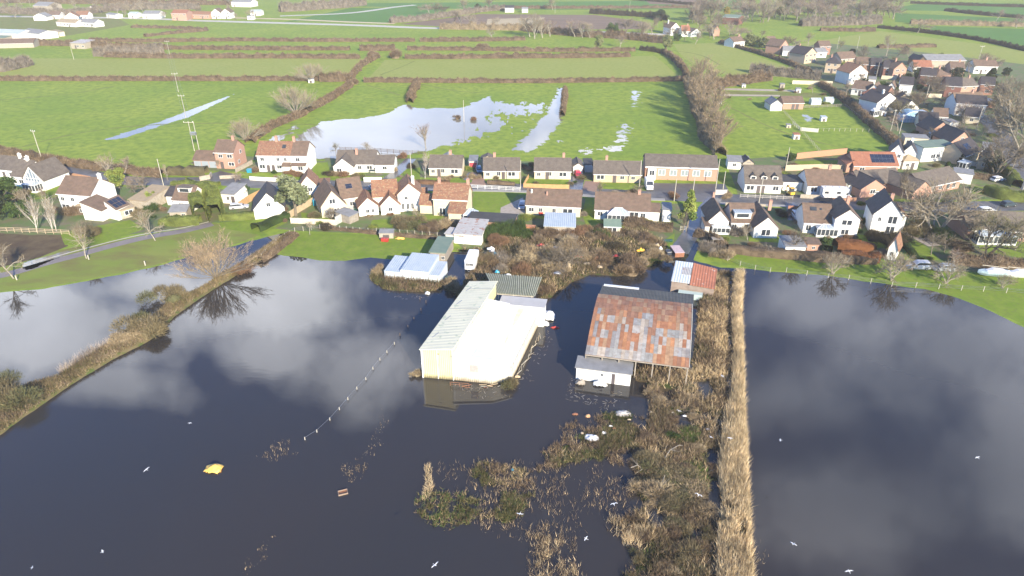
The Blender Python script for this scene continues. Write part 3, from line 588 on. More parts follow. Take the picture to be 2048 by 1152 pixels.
def leaf_mesh(seed, shape, cols, n, size=.28, fill=.0):
    """clumped leaf faces; shape: 'dome','cone','oval' in a unit of 10 m height"""
    r = np.random.default_rng(seed); k = 26 if shape != 'cone' else 30; cs = []
    for i in range(k):
        if shape == 'cone': t = r.random() ** .8; z = 1 + 8.4 * t; rad = (1 - t) * 2.6 + .2; a = r.random() * 6.28; cs.append((math.cos(a) * rad * .75, math.sin(a) * rad * .75, z, .5 + .7 * (1 - t)))
        elif shape == 'oval': d = unit(r.normal(size=3)); q = r.random() ** .4; cs.append((d[0] * 2.6 * q, d[1] * 2.6 * q, 5.8 + d[2] * 3.2 * q, .7 + .7 * r.random()))
        else: d = unit(r.normal(size=3)); q = r.random() ** .4; cs.append((d[0] * 3.6 * q, d[1] * 3.6 * q, 4.4 + d[2] * 4 * q, .9 + .9 * r.random()))
    cs = np.array(cs); i = r.integers(0, k, n); d = unit(r.normal(size=(n, 3))); P = cs[i, :3] + d * cs[i, 3:4] * (r.random((n, 1)) ** .35); P[:, 2] = np.maximum(P[:, 2], .2)
    a = unit(r.normal(size=(n, 3))); b = unit(np.cross(a, r.normal(size=(n, 3)))); s = size * (.6 + .8 * r.random((n, 1)))
    V = np.empty((n * 4, 3)); V[0::4] = P - a * s; V[1::4] = P - b * s * .6; V[2::4] = P + a * s; V[3::4] = P + b * s * .6
    c = np.array(cols)[i % len(cols)] * (.75 + .5 * r.random((n, 1)))
    return npmesh('crown', V, np.arange(n * 4).reshape(n, 4), leafm, c)
LEAF = {}
LG = dict(green=[(.06, .1, .025), (.085, .13, .035), (.045, .08, .02)], dark=[(.03, .05, .02), (.045, .065, .025), (.035, .045, .02)], pale=[(.2, .22, .09), (.26, .27, .12), (.15, .18, .07)],
          lime=[(.22, .26, .06), (.3, .33, .08), (.16, .22, .05)], grey=[(.17, .19, .1), (.23, .25, .14), (.12, .14, .07)], gold=[(.4, .3, .06), (.3, .24, .05)], rustc=[(.32, .13, .05), (.25, .1, .04), (.38, .18, .08)])
def leafy(u, v, h, label, shape='dome', tone='green', w=1.0, name='evergreen_tree', group=None, z=0, n=4200, cat='tree'):
    k = (shape, tone)
    if k not in LEAF:
        t = MB().tube([(0, 0, -.3), (.1, 0, 3), (0, .1, 7)], [.28, .2, .06], 6)
        for a in range(5): t.tube([(0, 0, 2 + a * .7), (math.cos(a * 1.9) * 1.8, math.sin(a * 1.9) * 1.8, 4 + a * .8)], [.1, .03], 4, cap=False)
        LEAF[k] = (t.mesh('trunk', bark), leaf_mesh(len(LEAF) + 3, shape, LG[tone], n))
    r = thing(name, label, cat, G(u, v, z), random.uniform(0, 6.28), group); s = h / 9.2; r.scale = (s * w, s * w, s)
    link('trunk', LEAF[k][0], r); link('crown', LEAF[k][1], r); return r
BUSH = {}
BC = dict(brown=BRN, tan=[(.4, .31, .19), (.34, .26, .16), (.46, .37, .23)], olive=[(.22, .18, .1), (.27, .22, .12), (.17, .14, .08), (.17, .17, .08)], green=LG['green'], rust=[(.28, .17, .1), (.22, .13, .08)], dark=[(.07, .06, .04), (.1, .08, .05)], lime=LG['lime'], grey=[(.27, .23, .18), (.33, .28, .22)])
def bush_mesh(tone, var, big=False):
    r = np.random.default_rng(var * 13 + len(tone)); n = 7500 if big else 2600; k_ = .45 if big else 1; cs = [(0, 0, .3, 1.0)] + [(r.normal(0, .5), r.normal(0, .5), .2 + .5 * r.random(), .45 + .4 * r.random()) for _ in range(6)]; cs = np.array(cs)
    i = r.integers(0, len(cs), n); d = unit(r.normal(size=(n, 3))); d[:, 2] = np.abs(d[:, 2]) * .9; P = cs[i, :3] * [1, 1, .6] + d * cs[i, 3:4] * (.35 + .5 * r.random((n, 1))); P[:, 2] *= .8
    D = unit(d + r.normal(0, .45, (n, 3)) + [0, 0, .25]); V, Fa = slivers(P, D, (.22 + .3 * r.random(n)) * k_, (.022 + .03 * r.random(n)) * (.6 if big else 1))
    cols = np.array(BC[tone]); c = cols[i % len(cols)] * (.75 + .5 * r.random((n, 1))); return npmesh('bush', V, Fa, bld, c)
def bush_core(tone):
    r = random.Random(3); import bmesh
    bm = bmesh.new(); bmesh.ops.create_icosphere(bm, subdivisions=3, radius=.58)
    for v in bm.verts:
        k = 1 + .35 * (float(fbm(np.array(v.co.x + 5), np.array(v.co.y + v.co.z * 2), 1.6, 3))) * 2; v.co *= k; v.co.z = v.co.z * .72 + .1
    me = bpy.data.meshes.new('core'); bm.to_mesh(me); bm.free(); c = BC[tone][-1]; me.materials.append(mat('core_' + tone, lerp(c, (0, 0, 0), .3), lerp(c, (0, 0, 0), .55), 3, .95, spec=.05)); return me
def bush(u, v, r, label, tone='brown', h=None, group=None, name='bush', z=0.0):
    """r radius in metres, h height"""
    k = (tone, random.randrange(3), r > 2.1)
    if k not in BUSH:
        BUSH[k] = bush_mesh(*k)
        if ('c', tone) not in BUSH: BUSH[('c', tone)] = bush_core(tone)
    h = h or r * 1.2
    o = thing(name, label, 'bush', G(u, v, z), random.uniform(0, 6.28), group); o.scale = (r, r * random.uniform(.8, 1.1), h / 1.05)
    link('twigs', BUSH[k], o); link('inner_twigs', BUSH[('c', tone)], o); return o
def hedge(px, w, h, tone, label, dens=9, name='hedge', ragg=.6, cat='hedge', z=0, kind=None, step=1.4, clipped=False):
    L = smooth_line([G(*p) for p in px], step); V = []; Fc = []; m = 7
    for i, p in enumerate(L):
        d = (L[min(i + 1, len(L) - 1)] - L[max(0, i - 1)]).normalized(); n = Vector((-d.y, d.x)); k = 1 + ragg * 2 * float(fbm(np.array(p.x), np.array(p.y), .18, 3)); k2 = 1 + ragg * 1.6 * float(fbm(np.array(p.x + 99), np.array(p.y), .5, 3))
        for j in range(m):
            a = math.pi * j / (m - 1); s = .74 if not clipped else .86; x = math.cos(a); y = math.sin(a)
            if clipped: x = max(-1, min(1, x * 1.5)); y = min(1, y * 1.5)
            e = 1 + (.22 if not clipped else .05) * random.uniform(-1, 1)
            V.append((p.x + n.x * x * w / 2 * s * k * e, p.y + n.y * x * w / 2 * s * k * e, z - .05 + y * h * s * k2 * e))
    for i in range(len(L) - 1):
        for j in range(m - 1): a = i * m + j; Fc.append((a, a + 1, a + m + 1, a + m))
    V = np.array(V); cols = np.array(BC.get(tone) or LG[tone]); nf = len(Fc)
    # twigs all over the surface
    Fa = np.array(Fc); tot = sum((L[i + 1] - L[i]).length for i in range(len(L) - 1)); n = int(min(45000, tot * (w + h) * dens * (1 if clipped else 1.7))); f = RNG.integers(0, nf, n); a = RNG.random((n, 1)); b = RNG.random((n, 1))
    q = V[Fa[f]]; P = (q[:, 0] * (1 - a) + q[:, 1] * a) * (1 - b) + (q[:, 3] * (1 - a) + q[:, 2] * a) * b
    nrm = unit(np.cross(q[:, 1] - q[:, 0], q[:, 3] - q[:, 0])); nrm *= np.sign(nrm[:, 2:3] + .01); D = unit(nrm * .5 + [0, 0, .6] + RNG.normal(0, .4, (n, 3)))
    sc = max(.9, h / 1.7) if not clipped else .45
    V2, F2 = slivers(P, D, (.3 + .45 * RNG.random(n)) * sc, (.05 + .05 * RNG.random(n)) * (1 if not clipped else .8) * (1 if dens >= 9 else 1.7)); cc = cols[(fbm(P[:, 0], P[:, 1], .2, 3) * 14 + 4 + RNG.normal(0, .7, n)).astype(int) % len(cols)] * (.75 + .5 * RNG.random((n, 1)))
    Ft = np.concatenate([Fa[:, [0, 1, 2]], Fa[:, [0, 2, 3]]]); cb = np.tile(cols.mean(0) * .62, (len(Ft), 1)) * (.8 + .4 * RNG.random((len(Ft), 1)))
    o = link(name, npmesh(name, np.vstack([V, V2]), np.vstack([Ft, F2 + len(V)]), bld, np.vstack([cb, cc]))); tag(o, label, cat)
    if kind: o['kind'] = kind
    return o
# ---- hedges of the fields
HB = 'brown'
hedge([(-200, 160), (0, 161), (300, 161), (560, 161), (690, 161)], 3.4, 2.6, HB, 'long brown field hedge left of the diagonal ditch, behind the nearest left pasture', 5)
hedge([(728, 164), (900, 165), (1100, 165), (1340, 162), (1372, 162)], 3.2, 2.5, HB, 'brown field hedge behind the partly flooded pasture', 5)
hedge([(210, 114), (330, 116), (540, 116), (720, 117)], 4, 3, HB, 'brown hedge along the far side of the pale left meadow', 4)
hedge([(810, 117), (900, 117), (1040, 116), (1180, 115), (1260, 113)], 4, 3, HB, 'brown hedge along the far side of the pale middle meadow', 4)
hedge([(270, 98), (400, 99), (560, 100), (700, 100)], 4, 2.8, HB, 'low brown hedge second beyond the pale left meadow', 3.5)
hedge([(720, 101), (790, 101)], 5, 4, HB, 'short bushy stretch of hedge by the round tree beyond the diagonal ditch', 4)
hedge([(815, 100), (960, 101), (1100, 103), (1270, 102)], 4, 2.8, HB, 'low brown hedge second beyond the pale middle meadow', 3.5)
hedge([(180, 82), (290, 84), (460, 82), (650, 83), (830, 83)], 4, 2.6, HB, 'third field hedge out, reaching from the farm to the middle of the view', 3)
hedge([(840, 83), (980, 82), (1050, 80)], 4, 3, HB, 'short far hedge before the brown ploughed field', 3)
hedge([(265, 55), (340, 57), (400, 60), (410, 62), (340, 68), (290, 74)], 4, 2.4, HB, 'hooked hedge round the small far field at left', 3)
hedge([(-60, 140), (0, 143), (60, 130)], 7, 6, 'grey', 'tall bushy hedge corner at the left edge of the pale meadow', 5)
hedge([(60, 90), (160, 92), (200, 96), (330, 99)], 5, 4, HB, 'scruffy bushes along the track below the far farm', 4)
hedge([(190, 112), (260, 112), (330, 108)], 6, 6, 'grey', 'tall grey thicket at the head of the pale left meadow', 5)
hedge([(-30, 24), (130, 30), (250, 20), (400, 18)], 8, 6, 'grey', 'trees and scrub line behind the far left cottages', 3)
hedge([(560, 24), (620, 20), (700, 14), (728, 10)], 9, 8, 'grey', 'tall thicket along the far track in the middle distance', 3)
hedge([(780, 46), (850, 40), (960, 24), (1010, 20)], 6, 5, 'grey', 'far thicket beside the ploughed field', 3)
hedge([(880, 58), (1000, 60), (1090, 62)], 6, 5, 'tan', 'far reedy thicket in front of the ploughed field', 3)
hedge([(1050, 62), (1150, 72), (1250, 78), (1330, 86)], 7, 5, 'brown', 'thick scrub hedge below the ploughed field', 4)
hedge([(1180, 27), (1290, 34), (1330, 42)], 6, 5, 'dark', 'dark far hedge behind the ploughed field', 3)
hedge([(1000, 17), (1180, 17), (1380, 16)], 4, 3, 'brown', 'thin far hedge under the bright green crop', 3)
hedge([(1260, 0), (1330, 5), (1400, 12)], 3, 3, 'dark', 'short dark hedge at the top of the view', 3)
hedge([(500, 286), (540, 258), (590, 236), (640, 210), (690, 180), (704, 165)], 4.2, 2.6, 'brown', 'diagonal hedge beside the water filled ditch', 8)
hedge([(700, 160), (722, 134), (745, 120), (755, 114)], 4.5, 3, 'brown', 'far end of the diagonal ditch hedge running to the round tree', 6)
hedge([(640, 163), (700, 162)], 5, 5, 'brown', 'bushy end of the left field hedge beside the diagonal ditch', 6)
hedge([(820, 206), (826, 186), (836, 166)], 4, 3, 'brown', 'short bushy hedge sticking out into the flooded pasture', 8)
hedge([(1124, 232), (1128, 208), (1130, 180)], 3, 2.4, 'brown', 'small bushes beside the streak of flood water', 8)
hedge([(1330, 108), (1350, 122), (1368, 142), (1374, 160)], 3.6, 3.4, 'brown', 'curving hedge between the pale meadow and the field by the village', 5)
hedge([(1280, 100), (1310, 104), (1330, 108)], 3, 3, 'dark', 'short dark hedge under the two ivy clad trees', 4)
hedge([(1375, 165), (1388, 205), (1402, 245), (1418, 285), (1440, 312)], 5, 4, 'tan', 'overgrown hedge under the tall tree line right of the flooded pasture', 9)
hedge([(1440, 86), (1500, 103), (1560, 122), (1620, 146)], 3, 2.6, 'brown', 'dark field hedge along the village edge by the brick houses', 5)
hedge([(1500, 145), (1560, 152), (1640, 160)], 5, 5, 'grey', 'bushy grey hedge above the allotments', 6)
hedge([(1420, 178), (1480, 168), (1540, 160)], 5, 5, 'brown', 'scrubby brown hedge at the corner of the allotments', 6)
hedge([(1755, 56), (1850, 66), (1960, 82), (2060, 104)], 3.4, 3, 'dark', 'dark field hedge slanting across the far right pasture', 4)
hedge([(1640, 62), (1750, 63)], 5, 3, 'brown', 'low brown bushes in the far right pasture', 3)
hedge([(1755, 96), (1870, 94)], 4, 2.4, 'brown', 'remnant brown hedge in the middle of the far right pasture', 3)
hedge([(1890, 22), (1960, 30), (2060, 38)], 4, 3.5, 'dark', 'dark hedge between two far green crops at right', 3)
hedge([(1600, 52), (1700, 50), (1760, 47)], 8, 7, 'grey', 'dense far scrub at the foot of the wood', 4)
hedge([(1820, 48), (1940, 51), (2100, 54)], 5, 4, 'tan', 'pale scrub line along the far right river', 3)
hedge([(1820, 7), (1960, 12), (2100, 16)], 4, 3, 'dark', 'topmost dark hedge at the upper right', 3)
hedge([(0, 5), (200, 8), (500, 10)], 6, 5, 'brown', 'hazy brown hedge at the top left of the view', 3)
# road and garden hedges
hedge([(-60, 305), (0, 306), (80, 320), (160, 333), (260, 345), (330, 352)], 4.5, 2.6, 'brown', 'scruffy russet hedge between the left pasture and the road', 10)
hedge([(338, 348), (380, 349), (415, 349)], 3.2, 2.6, 'olive', 'clipped brown green hedge below the triple garage house', 16, clipped=True)
hedge([(345, 370), (400, 371), (440, 372)], 2, 1.4, 'lime', 'bright low hedge on the roadside behind the dormer bungalow', 20, clipped=True)
hedge([(328, 444), (360, 448), (402, 447)], 4, 2.0, 'lime', 'golden green clipped hedge on the curve of the footpath', 22, clipped=True, cat='hedge')
hedge([(380, 400), (400, 398), (430, 410), (437, 428), (432, 445)], 4.5, 5.5, 'lime', 'tall arched green evergreen hedge round the path end', 26, clipped=True)
hedge([(404, 445), (398, 425), (392, 408)], 3.5, 5, 'lime', 'left limb of the tall arched green hedge', 26, clipped=True)
hedge([(440, 440), (500, 436), (540, 430)], 2.4, 1.6, 'lime', 'green garden hedge below the slate gabled house', 20, clipped=True)
hedge([(512, 462), (545, 448), (575, 436)], 3, 1.8, 'green', 'dark trimmed hedge at the corner above the ditch', 20, clipped=True)
hedge([(590, 470), (555, 500), (520, 525)], 3, 1.4, 'brown', 'brown bramble along the fence at the top of the ditch', 12)
hedge([(640, 456), (700, 462), (780, 470), (880, 478)], 1.6, .9, 'brown', 'thin weedy hedge line behind the paddock fence', 10)
hedge([(832, 366), (870, 368), (900, 368)], 1.4, 1.1, 'rust', 'low russet hedge before the cream bungalow', 20, clipped=True)
hedge([(975, 367), (1030, 370)], 1.4, 1.2, 'brown', 'low brown hedge before the third bungalow of the row', 20, clipped=True)
hedge([(1455, 503), (1500, 508), (1560, 513), (1650, 520), (1750, 525)], 3.2, 1.7, 'brown', 'brown clipped hedge above the lakeside grass at right', 18, clipped=True)
hedge([(1668, 498), (1710, 500), (1748, 503)], 3.4, 2.2, 'rustc', 'copper coloured beech hedge, upper of the two rows', 26, clipped=True)
hedge([(1680, 517), (1720, 521), (1756, 523)], 3.2, 2.2, 'rustc', 'copper coloured beech hedge, lower of the two rows', 26, clipped=True)
hedge([(1645, 498), (1652, 510)], 2.6, 2.6, 'green', 'small green shrubbery left of the copper hedges', 26, clipped=True)
hedge([(1812, 495), (1826, 512), (1842, 525)], 1.4, 1.2, 'green', 'thin dark green hedge in the garden of the narrow house', 20, clipped=True)
hedge([(1975, 385), (2010, 398), (2060, 402)], 4, 2.6, 'lime', 'bright clipped evergreen hedge by the right hand road', 22, clipped=True)
hedge([(2005, 340), (2020, 355), (2032, 375)], 3, 2.4, 'lime', 'yellow green hedge at the corner of the right hand road', 22, clipped=True)
hedge([(1940, 355), (1970, 358), (2000, 362)], 3, 2.0, 'brown', 'dark garden hedge behind the parked white car', 14)
hedge([(1600, 338), (1640, 336), (1700, 334)], 2, 1.3, 'brown', 'low garden hedge left of the red roofed bungalow', 12)
hedge([(1640, 170), (1690, 205), (1730, 240), (1770, 275), (1795, 295)], 4, 3, 'brown', 'dark hedge along the edge of the village paddock', 9)
hedge([(960, 480), (1000, 470), (1050, 466)], 5, 3, 'green', 'green shrub mass behind the pale sheds', 20)
hedge([(1900, 520), (1960, 530), (2048, 535)], 5, 2.6, 'brown', 'brown shrubbery below the right hand bungalow', 10)
hedge([(1250, 448), (1300, 458), (1345, 462)], 4, 2.4, 'brown', 'brown shrubbery behind the conservatory bungalow', 14)
hedge([(1390, 470), (1420, 480), (1450, 500)], 4, 2.4, 'brown', 'brown thicket on the right of the wet lane', 14)
# ---- bushes
for u, v, r, t, l in [(350, 603, 3.2, 'olive', 'large rounded tan bush on the ditch bank, farthest of the three'), (300, 665, 3.6, 'olive', 'wide double headed bush halfway along the ditch bank'), (285, 672, 2.6, 'tan', 'straw coloured bush at the waterline halfway along the ditch bank'), (20, 812, 3.6, 'olive', 'big bush on the ditch bank at the left edge of the view'), (245, 690, 2.4, 'tan', 'low straw coloured mound on the ditch bank'), (-5, 790, 3, 'olive', 'bush cut by the left edge on the ditch bank'), (480, 545, 1.8, 'rust', 'small russet bush beside the pollard willow'),
                      (760, 548, 1.6, 'tan', 'tan bush at the left end of the pale blue shed'), (905, 578, 1.8, 'tan', 'straw coloured bush between the blue shed and the cream barn'), (922, 590, 1.4, 'olive', 'small bush touching the back of the cream barn'), (835, 750, .9, 'tan', 'little tan shrub at the front corner of the cream barn'), (868, 507, 1, 'brown', 'brown shrub by the green roofed shed'),
                      (1022, 772, 1.3, 'olive', 'small drift of brushwood at the front corner of the white wing'), (1092, 585, 1.6, 'brown', 'brushwood heap right of the striped open barn'), (1130, 505, 3, 'tan', 'pale twiggy bush in the middle of the scrub'), (1205, 525, 2.8, 'brown', 'brown bush above the inlet of water'), (1068, 520, 3.4, 'tan', 'wide pale bush at the lower left of the scrub'), (1260, 545, 3.2, 'brown', 'dense brown bush on the point above the rusty barn'), (1110, 480, 3, 'brown', 'tall brown bush behind the grey shed'),
                      (1160, 470, 2.4, 'rust', 'russet shrub left of the green roofed summerhouse'), (1050, 545, 2, 'rust', 'rust tinted shrub behind the striped open barn'), (1310, 515, 2.4, 'tan', 'pale bush beside the red roofed trailer'), (1290, 490, 2.6, 'brown', 'brown bush left of the wet lane end'), (1450, 515, 2.2, 'tan', 'tan bush above the corner of the right lake'), (1425, 505, 2.4, 'grey', 'grey bush right of the lane end'), (1420, 560, 2.0, 'tan', 'tan bush against the small rusty shed'), (1375, 575, 1.4, 'tan', 'tan bush in front of the small rusty shed'),
                      (810, 455, 3.2, 'olive', 'large round olive bush behind the paddock'), (860, 465, 2.6, 'brown', 'brown bush right of the large olive bush'), (895, 455, 2, 'tan', 'pale bush left of the corrugated sheds'), (1000, 492, 2.6, 'rust', 'dark red shrub beside the long outbuilding'), (1040, 475, 3, 'green', 'bright green bush behind the long outbuilding'), (660, 350, 1.4, 'dark', 'small dark round shrub in front of the white bungalow'), (690, 352, 1.5, 'rust', 'orange brown shrub under the white bungalow wall'), (722, 352, 1, 'lime', 'pale shrub beside the dark parked car'),
                      (808, 315, 1.6, 'rust', 'golden brown shrub at the top of the flooded drive'), (640, 448, 1.1, 'lime', 'yellow green shrub in the fenced lawn'), (700, 432, 1.1, 'lime', 'olive topiary ball behind the blue shed roof'), (1345, 395, 1.4, 'rust', 'low brown shrub beside the car park'), (1455, 395, 1.2, 'tan', 'tan shrub by the hall sign'), (1720, 410, 1.0, 'green', 'small clipped green shrub on the roadside right of the motorhome'), (1745, 480, 2.2, 'dark', 'dark evergreen shrub left of the narrow white house'), (1775, 485, 3.0, 'dark', 'larger dark evergreen mass below the narrow white house'),
                      (915, 238, 1.3, 'brown', 'left of two bushes standing in the field flood'), (949, 240, 1.2, 'rust', 'right of two bushes standing in the field flood'), (790, 116, 5, 'brown', 'dark round bush where the diagonal ditch meets the far hedge'), (710, 168, 2.6, 'brown', 'bush beside the gateway on the diagonal ditch'), (962, 98, 3.8, 'brown', 'dark upright bush between the two far hedges'), (745, 114, 3.6, 'brown', 'rounded bush left of the far gateway'), (270, 430, 1.8, 'olive', 'olive bush right of the solar roof'), (305, 418, 1.8, 'green', 'green shrub beside the dormer bungalow'),
                      (185, 470, 2.4, 'olive', 'wide shrub by the timber deck of the left house'), (150, 428, 2.5, 'brown', 'brown shrub left of the deck'), (40, 400, 2.6, 'olive', 'olive shrub below the glazed gable house'), (30, 325, 2, 'tan', 'pampas like tan shrub on the road hedge'), (1240, 400, 2.4, 'grey', 'grey bush on the verge before the fourth bungalow'), (1265, 395, 2.6, 'brown', 'brown bush beside the grey verge bush'), (1835, 470, 3.2, 'olive', 'olive brown bush at the foot of the large spreading tree'), (1880, 480, 3.2, 'green', 'green ivy mound under the large spreading tree'), (1925, 500, 2.4, 'brown', 'brown bush left of the right hand bungalow'), (1470, 470, 2, 'grey', 'grey bush below the white gabled cottage'), (1530, 505, 1.8, 'grey', 'grey bush by the small timber frame'), (1350, 880, 1, 'green', 'small green bush in the marsh')]:
    bush(u, v, r, l, t)
for i in range(46):
    u = random.uniform(960, 1330); v = random.uniform(462, 548)
    if not inpoly(np.array(u), np.array(v), scrub): continue
    bush(u, v, random.uniform(1.0, 2.2), 'bare brown bramble bush in the scrub between the flooded barns and the gardens', random.choice(['brown', 'dark', 'tan', 'olive', 'grey', 'brown', 'green']), group='bramble bushes of the scrub')
for i in range(34):
    u = random.uniform(1270, 1450); v = random.uniform(760, 1150)
    if not inpoly(np.array(u), np.array(v), east): continue
    bush(u, v, random.uniform(.7, 1.7), 'low dead bush in the marsh left of the reed strip', random.choice(['brown', 'tan', 'olive', 'brown']), group='dead bushes of the marsh', h=random.uniform(.6, 1.2))
for u, v, r in [(1330, 950, 3.0), (1375, 985, 2.6), (1345, 1010, 2.4), (1300, 985, 1.8), (1290, 925, 2.2)]:
    bush(u, v, r, 'tangled fallen bramble mound in the middle of the marsh', random.choice(['tan', 'olive']), h=1.7, group='bramble mounds in the middle of the marsh')
# fallen limbs in the marsh
for pts, l in (([(1328, 918), (1340, 900), (1358, 890), (1372, 892)], 'long pale curved branch fallen across the marsh'), ([(1262, 935), (1275, 930), (1285, 938), (1270, 948)], 'forked dead branch at the left of the marsh mound'), ([(1300, 990), (1320, 975), (1330, 950)], 'dead limb lying on the bramble mound')):
    m_ = MB().tube([G(u, v, .5 + .5 * math.sin(i * 1.3)) for i, (u, v) in enumerate(pts)], [.07, .06, .05, .03][:len(pts)], 5)
    for k in range(4): a = G(*pts[1], .8); m_.tube([a, a + Vector((random.uniform(-1.5, 1.5), random.uniform(-1, 1.5), random.uniform(.2, 1)))], [.03, .012], 3)
    tag(m_.build('fallen_branch', barkp), l, 'branch')
# ---- trees
for u, v, h, k, t, w, l in [
    (28, 557, 8.5, 'round', 'p', .9, 'thin leafless park tree at the left edge, by the footpath'), (173, 517, 7.6, 'round', 'p', .9, 'leafless park tree at the middle of the footpath'), (311, 481, 8.2, 'round', 'p', .9, 'leafless park tree on the lawn by the golden hedge'),
    (74, 464, 9.5, 'tall', 'p', .9, 'leftmost of the three white birches by the rail fence'), (106, 464, 9.0, 'tall', 'p', .8, 'middle of the three white birches by the rail fence'), (113, 463, 8.5, 'tall', 'p', .8, 'right one of the three white birches by the rail fence'),
    (217, 362, 8.5, 'round', 'p', 1.0, 'pale leafless tree by the road above the left white house'), (250, 350, 5.5, 'round', 'r', 1.2, 'reddish leafless tree in the left road hedge'), (300, 398, 7.5, 'round', 'g', .9, 'grey leafless tree left of the dormer bungalow'), (336, 362, 5.5, 'tall', 'p', .7, 'small pale pollard by the road beside the pole'), (438, 338, 3.4, 'round', 'p', .8, 'small sapling in front of the triple garage house'),
    (592, 230, 11.5, 'fan', 'p', 1.15, 'large round fan shaped willow beside the diagonal ditch'), (492, 283, 8.0, 'fan', 'p', 1.1, 'fan shaped willow above the triple garage house'), (622, 163, 9.5, 'fan', 'p', 1.3, 'fan shaped willow on the left field hedge'),
    (852, 297, 9.0, 'tall', 'r', 1.3, 'pinkish leafless tree at the edge of the field flood'), (850, 357, 8.0, 'tall', 'r', 1.0, 'red twigged birch in front of the cream bungalow'), (434, 560, 9.5, 'fan', 'y', 1.3, 'big pollard willow spreading over the ditch bank'),
    (735, 306, 4, 'round', 'p', 1.2, 'low bare tree behind the white bungalow'), (672, 310, 4, 'round', 'o', 1, 'low olive tree behind the white bungalow'),
    (1205, 398, 5, 'round', 'g', 1.0, 'small bare tree on the verge before the brown roofed bungalow'), (1268, 400, 5, 'round', 'g', 1.1, 'small dark bare tree on the verge right of it'), (1365, 466, 6, 'tall', 'g', .9, 'thin bare tree under the yellow green conifer'),
    (1582, 507, 7.0, 'round', 'g', 1.1, 'grey leafless tree in front of the skylight bungalow'), (1665, 549, 5.5, 'spread', 'p', .9, 'pale bare tree at the lake edge below the copper hedges'), (1782, 561, 7.0, 'spread', 'p', .9, 'pale bare tree at the lake edge left of the silver estate car'), (1892, 567, 5.5, 'spread', 'p', .9, 'small leaning bare tree before the grey car'), (2005, 576, 3.5, 'spread', 'p', .9, 'tiny bare tree by the last fence posts'),
    (1802, 398, 10, 'tall', 'g', 1.0, 'tall thin leafless tree in front of the long bungalow'), (1868, 470, 13, 'spread', 'p', 1.1, 'large spreading leafless tree between the narrow house and the road'), (1840, 440, 8, 'spread', 'g', 1.1, 'dark leafless tree left of the large spreading tree'), (1972, 512, 11, 'spread', 'o', .95, 'wide olive tinted bare tree before the right hand bungalow'), (1862, 510, 5, 'round', 'g', .9, 'small bare tree right of the garden path'), (1888, 505, 5, 'round', 'g', .9, 'second small bare tree right of the garden path'), (1910, 540, 5, 'round', 'r', 1, 'reddish bare tree above the grey car'),
    (2040, 300, 19, 'spread', 'p', 1.1, 'very large pale bare tree at the right edge above the road'), (1990, 350, 12, 'spread', 'g', 1.0, 'twisted bare tree by the corner of the right hand road'), (2020, 225, 14, 'spread', 'g', 1.1, 'tall bare tree behind the very large one at the right edge'), (2060, 260, 16, 'spread', 'p', 1.1, 'bare tree cut by the right edge of the view'), (2000, 200, 11, 'tall', 'p', 1.1, 'pale slim bare tree beside the dark evergreens'),
    (1848, 205, 9.5, 'round', 'g', 1.3, 'round headed bare tree in the middle of the village'), (1725, 121, 9, 'round', 'g', 1, 'bare tree behind the village houses'), (1772, 112, 12, 'tall', 'p', 1.2, 'faint tall bare tree beyond the village, in the pasture'), (1790, 122, 8, 'round', 'g', 1.5, 'bushy bare tree behind the dark roofed terrace'), (1690, 196, 7, 'round', 'r', 1, 'bare tree below the tall white gabled house'), (1725, 215, 5, 'round', 'o', 1.3, 'bushy bare tree left of the white village house'), (1678, 100, 6, 'round', 'g', 1.2, 'brown bare tree at the village field edge'),
    (1795, 262, 6, 'round', 'r', 1.3, 'reddish bare tree beside the glass arched conservatory'), (1826, 150, 7, 'round', 'g', 1.2, 'bare tree right of the pinkish gable'), (1938, 148, 6, 'round', 'g', 1.6, 'wide bare tree before the white farmhouse'), (1835, 66, 9, 'round', 'r', 1.7, 'round pink tinted tree on the far right field hedge'), (620, 470, 3.4, 'round', 'p', .8, 'low bare shrub tree behind the ditch fence'), (1655, 180, 4, 'round', 'g', 1.2, 'small bare tree in the allotments'),
    (1625, 186, 4, 'round', 'p', 1.1, 'pale fruit tree by the paddock stable'), (665, 440, 3.6, 'spread', 'g', .8, 'small bare tree in the fenced lawn'), (945, 408, 3.5, 'tall', 'g', .8, 'young sapling on the green right of the cream cottage'), (1615, 92, 8, 'round', 'p', 1.1, 'pale tree behind the first brick house'), (1130, 540, 6.5, 'spread', 'g', 1.1, 'leaning bare tree among the scrub')]:
    tree(u, v, h, l, k, t, w=w, barkm=barkw if 'birch' in l else None)
for u, v, h in [(1400 + 4 * i + 5 * (i % 3), 175 + 14 * i, 15 - .55 * i) for i in range(10)] + [(1385, 205, 12), (1392, 222, 14), (1397, 240, 15), (1404, 255, 13), (1410, 272, 12), (1418, 288, 10), (1426, 300, 9), (1394, 190, 13), (1387, 178, 10), (1436, 306, 8), (1402, 215, 14)]:
    tree(u, v, h, 'tall tan leafless tree in the overgrown line right of the flooded pasture', 'tall', 'y', group='tall trees along the flooded pasture', w=1.6, name='bare_tree')
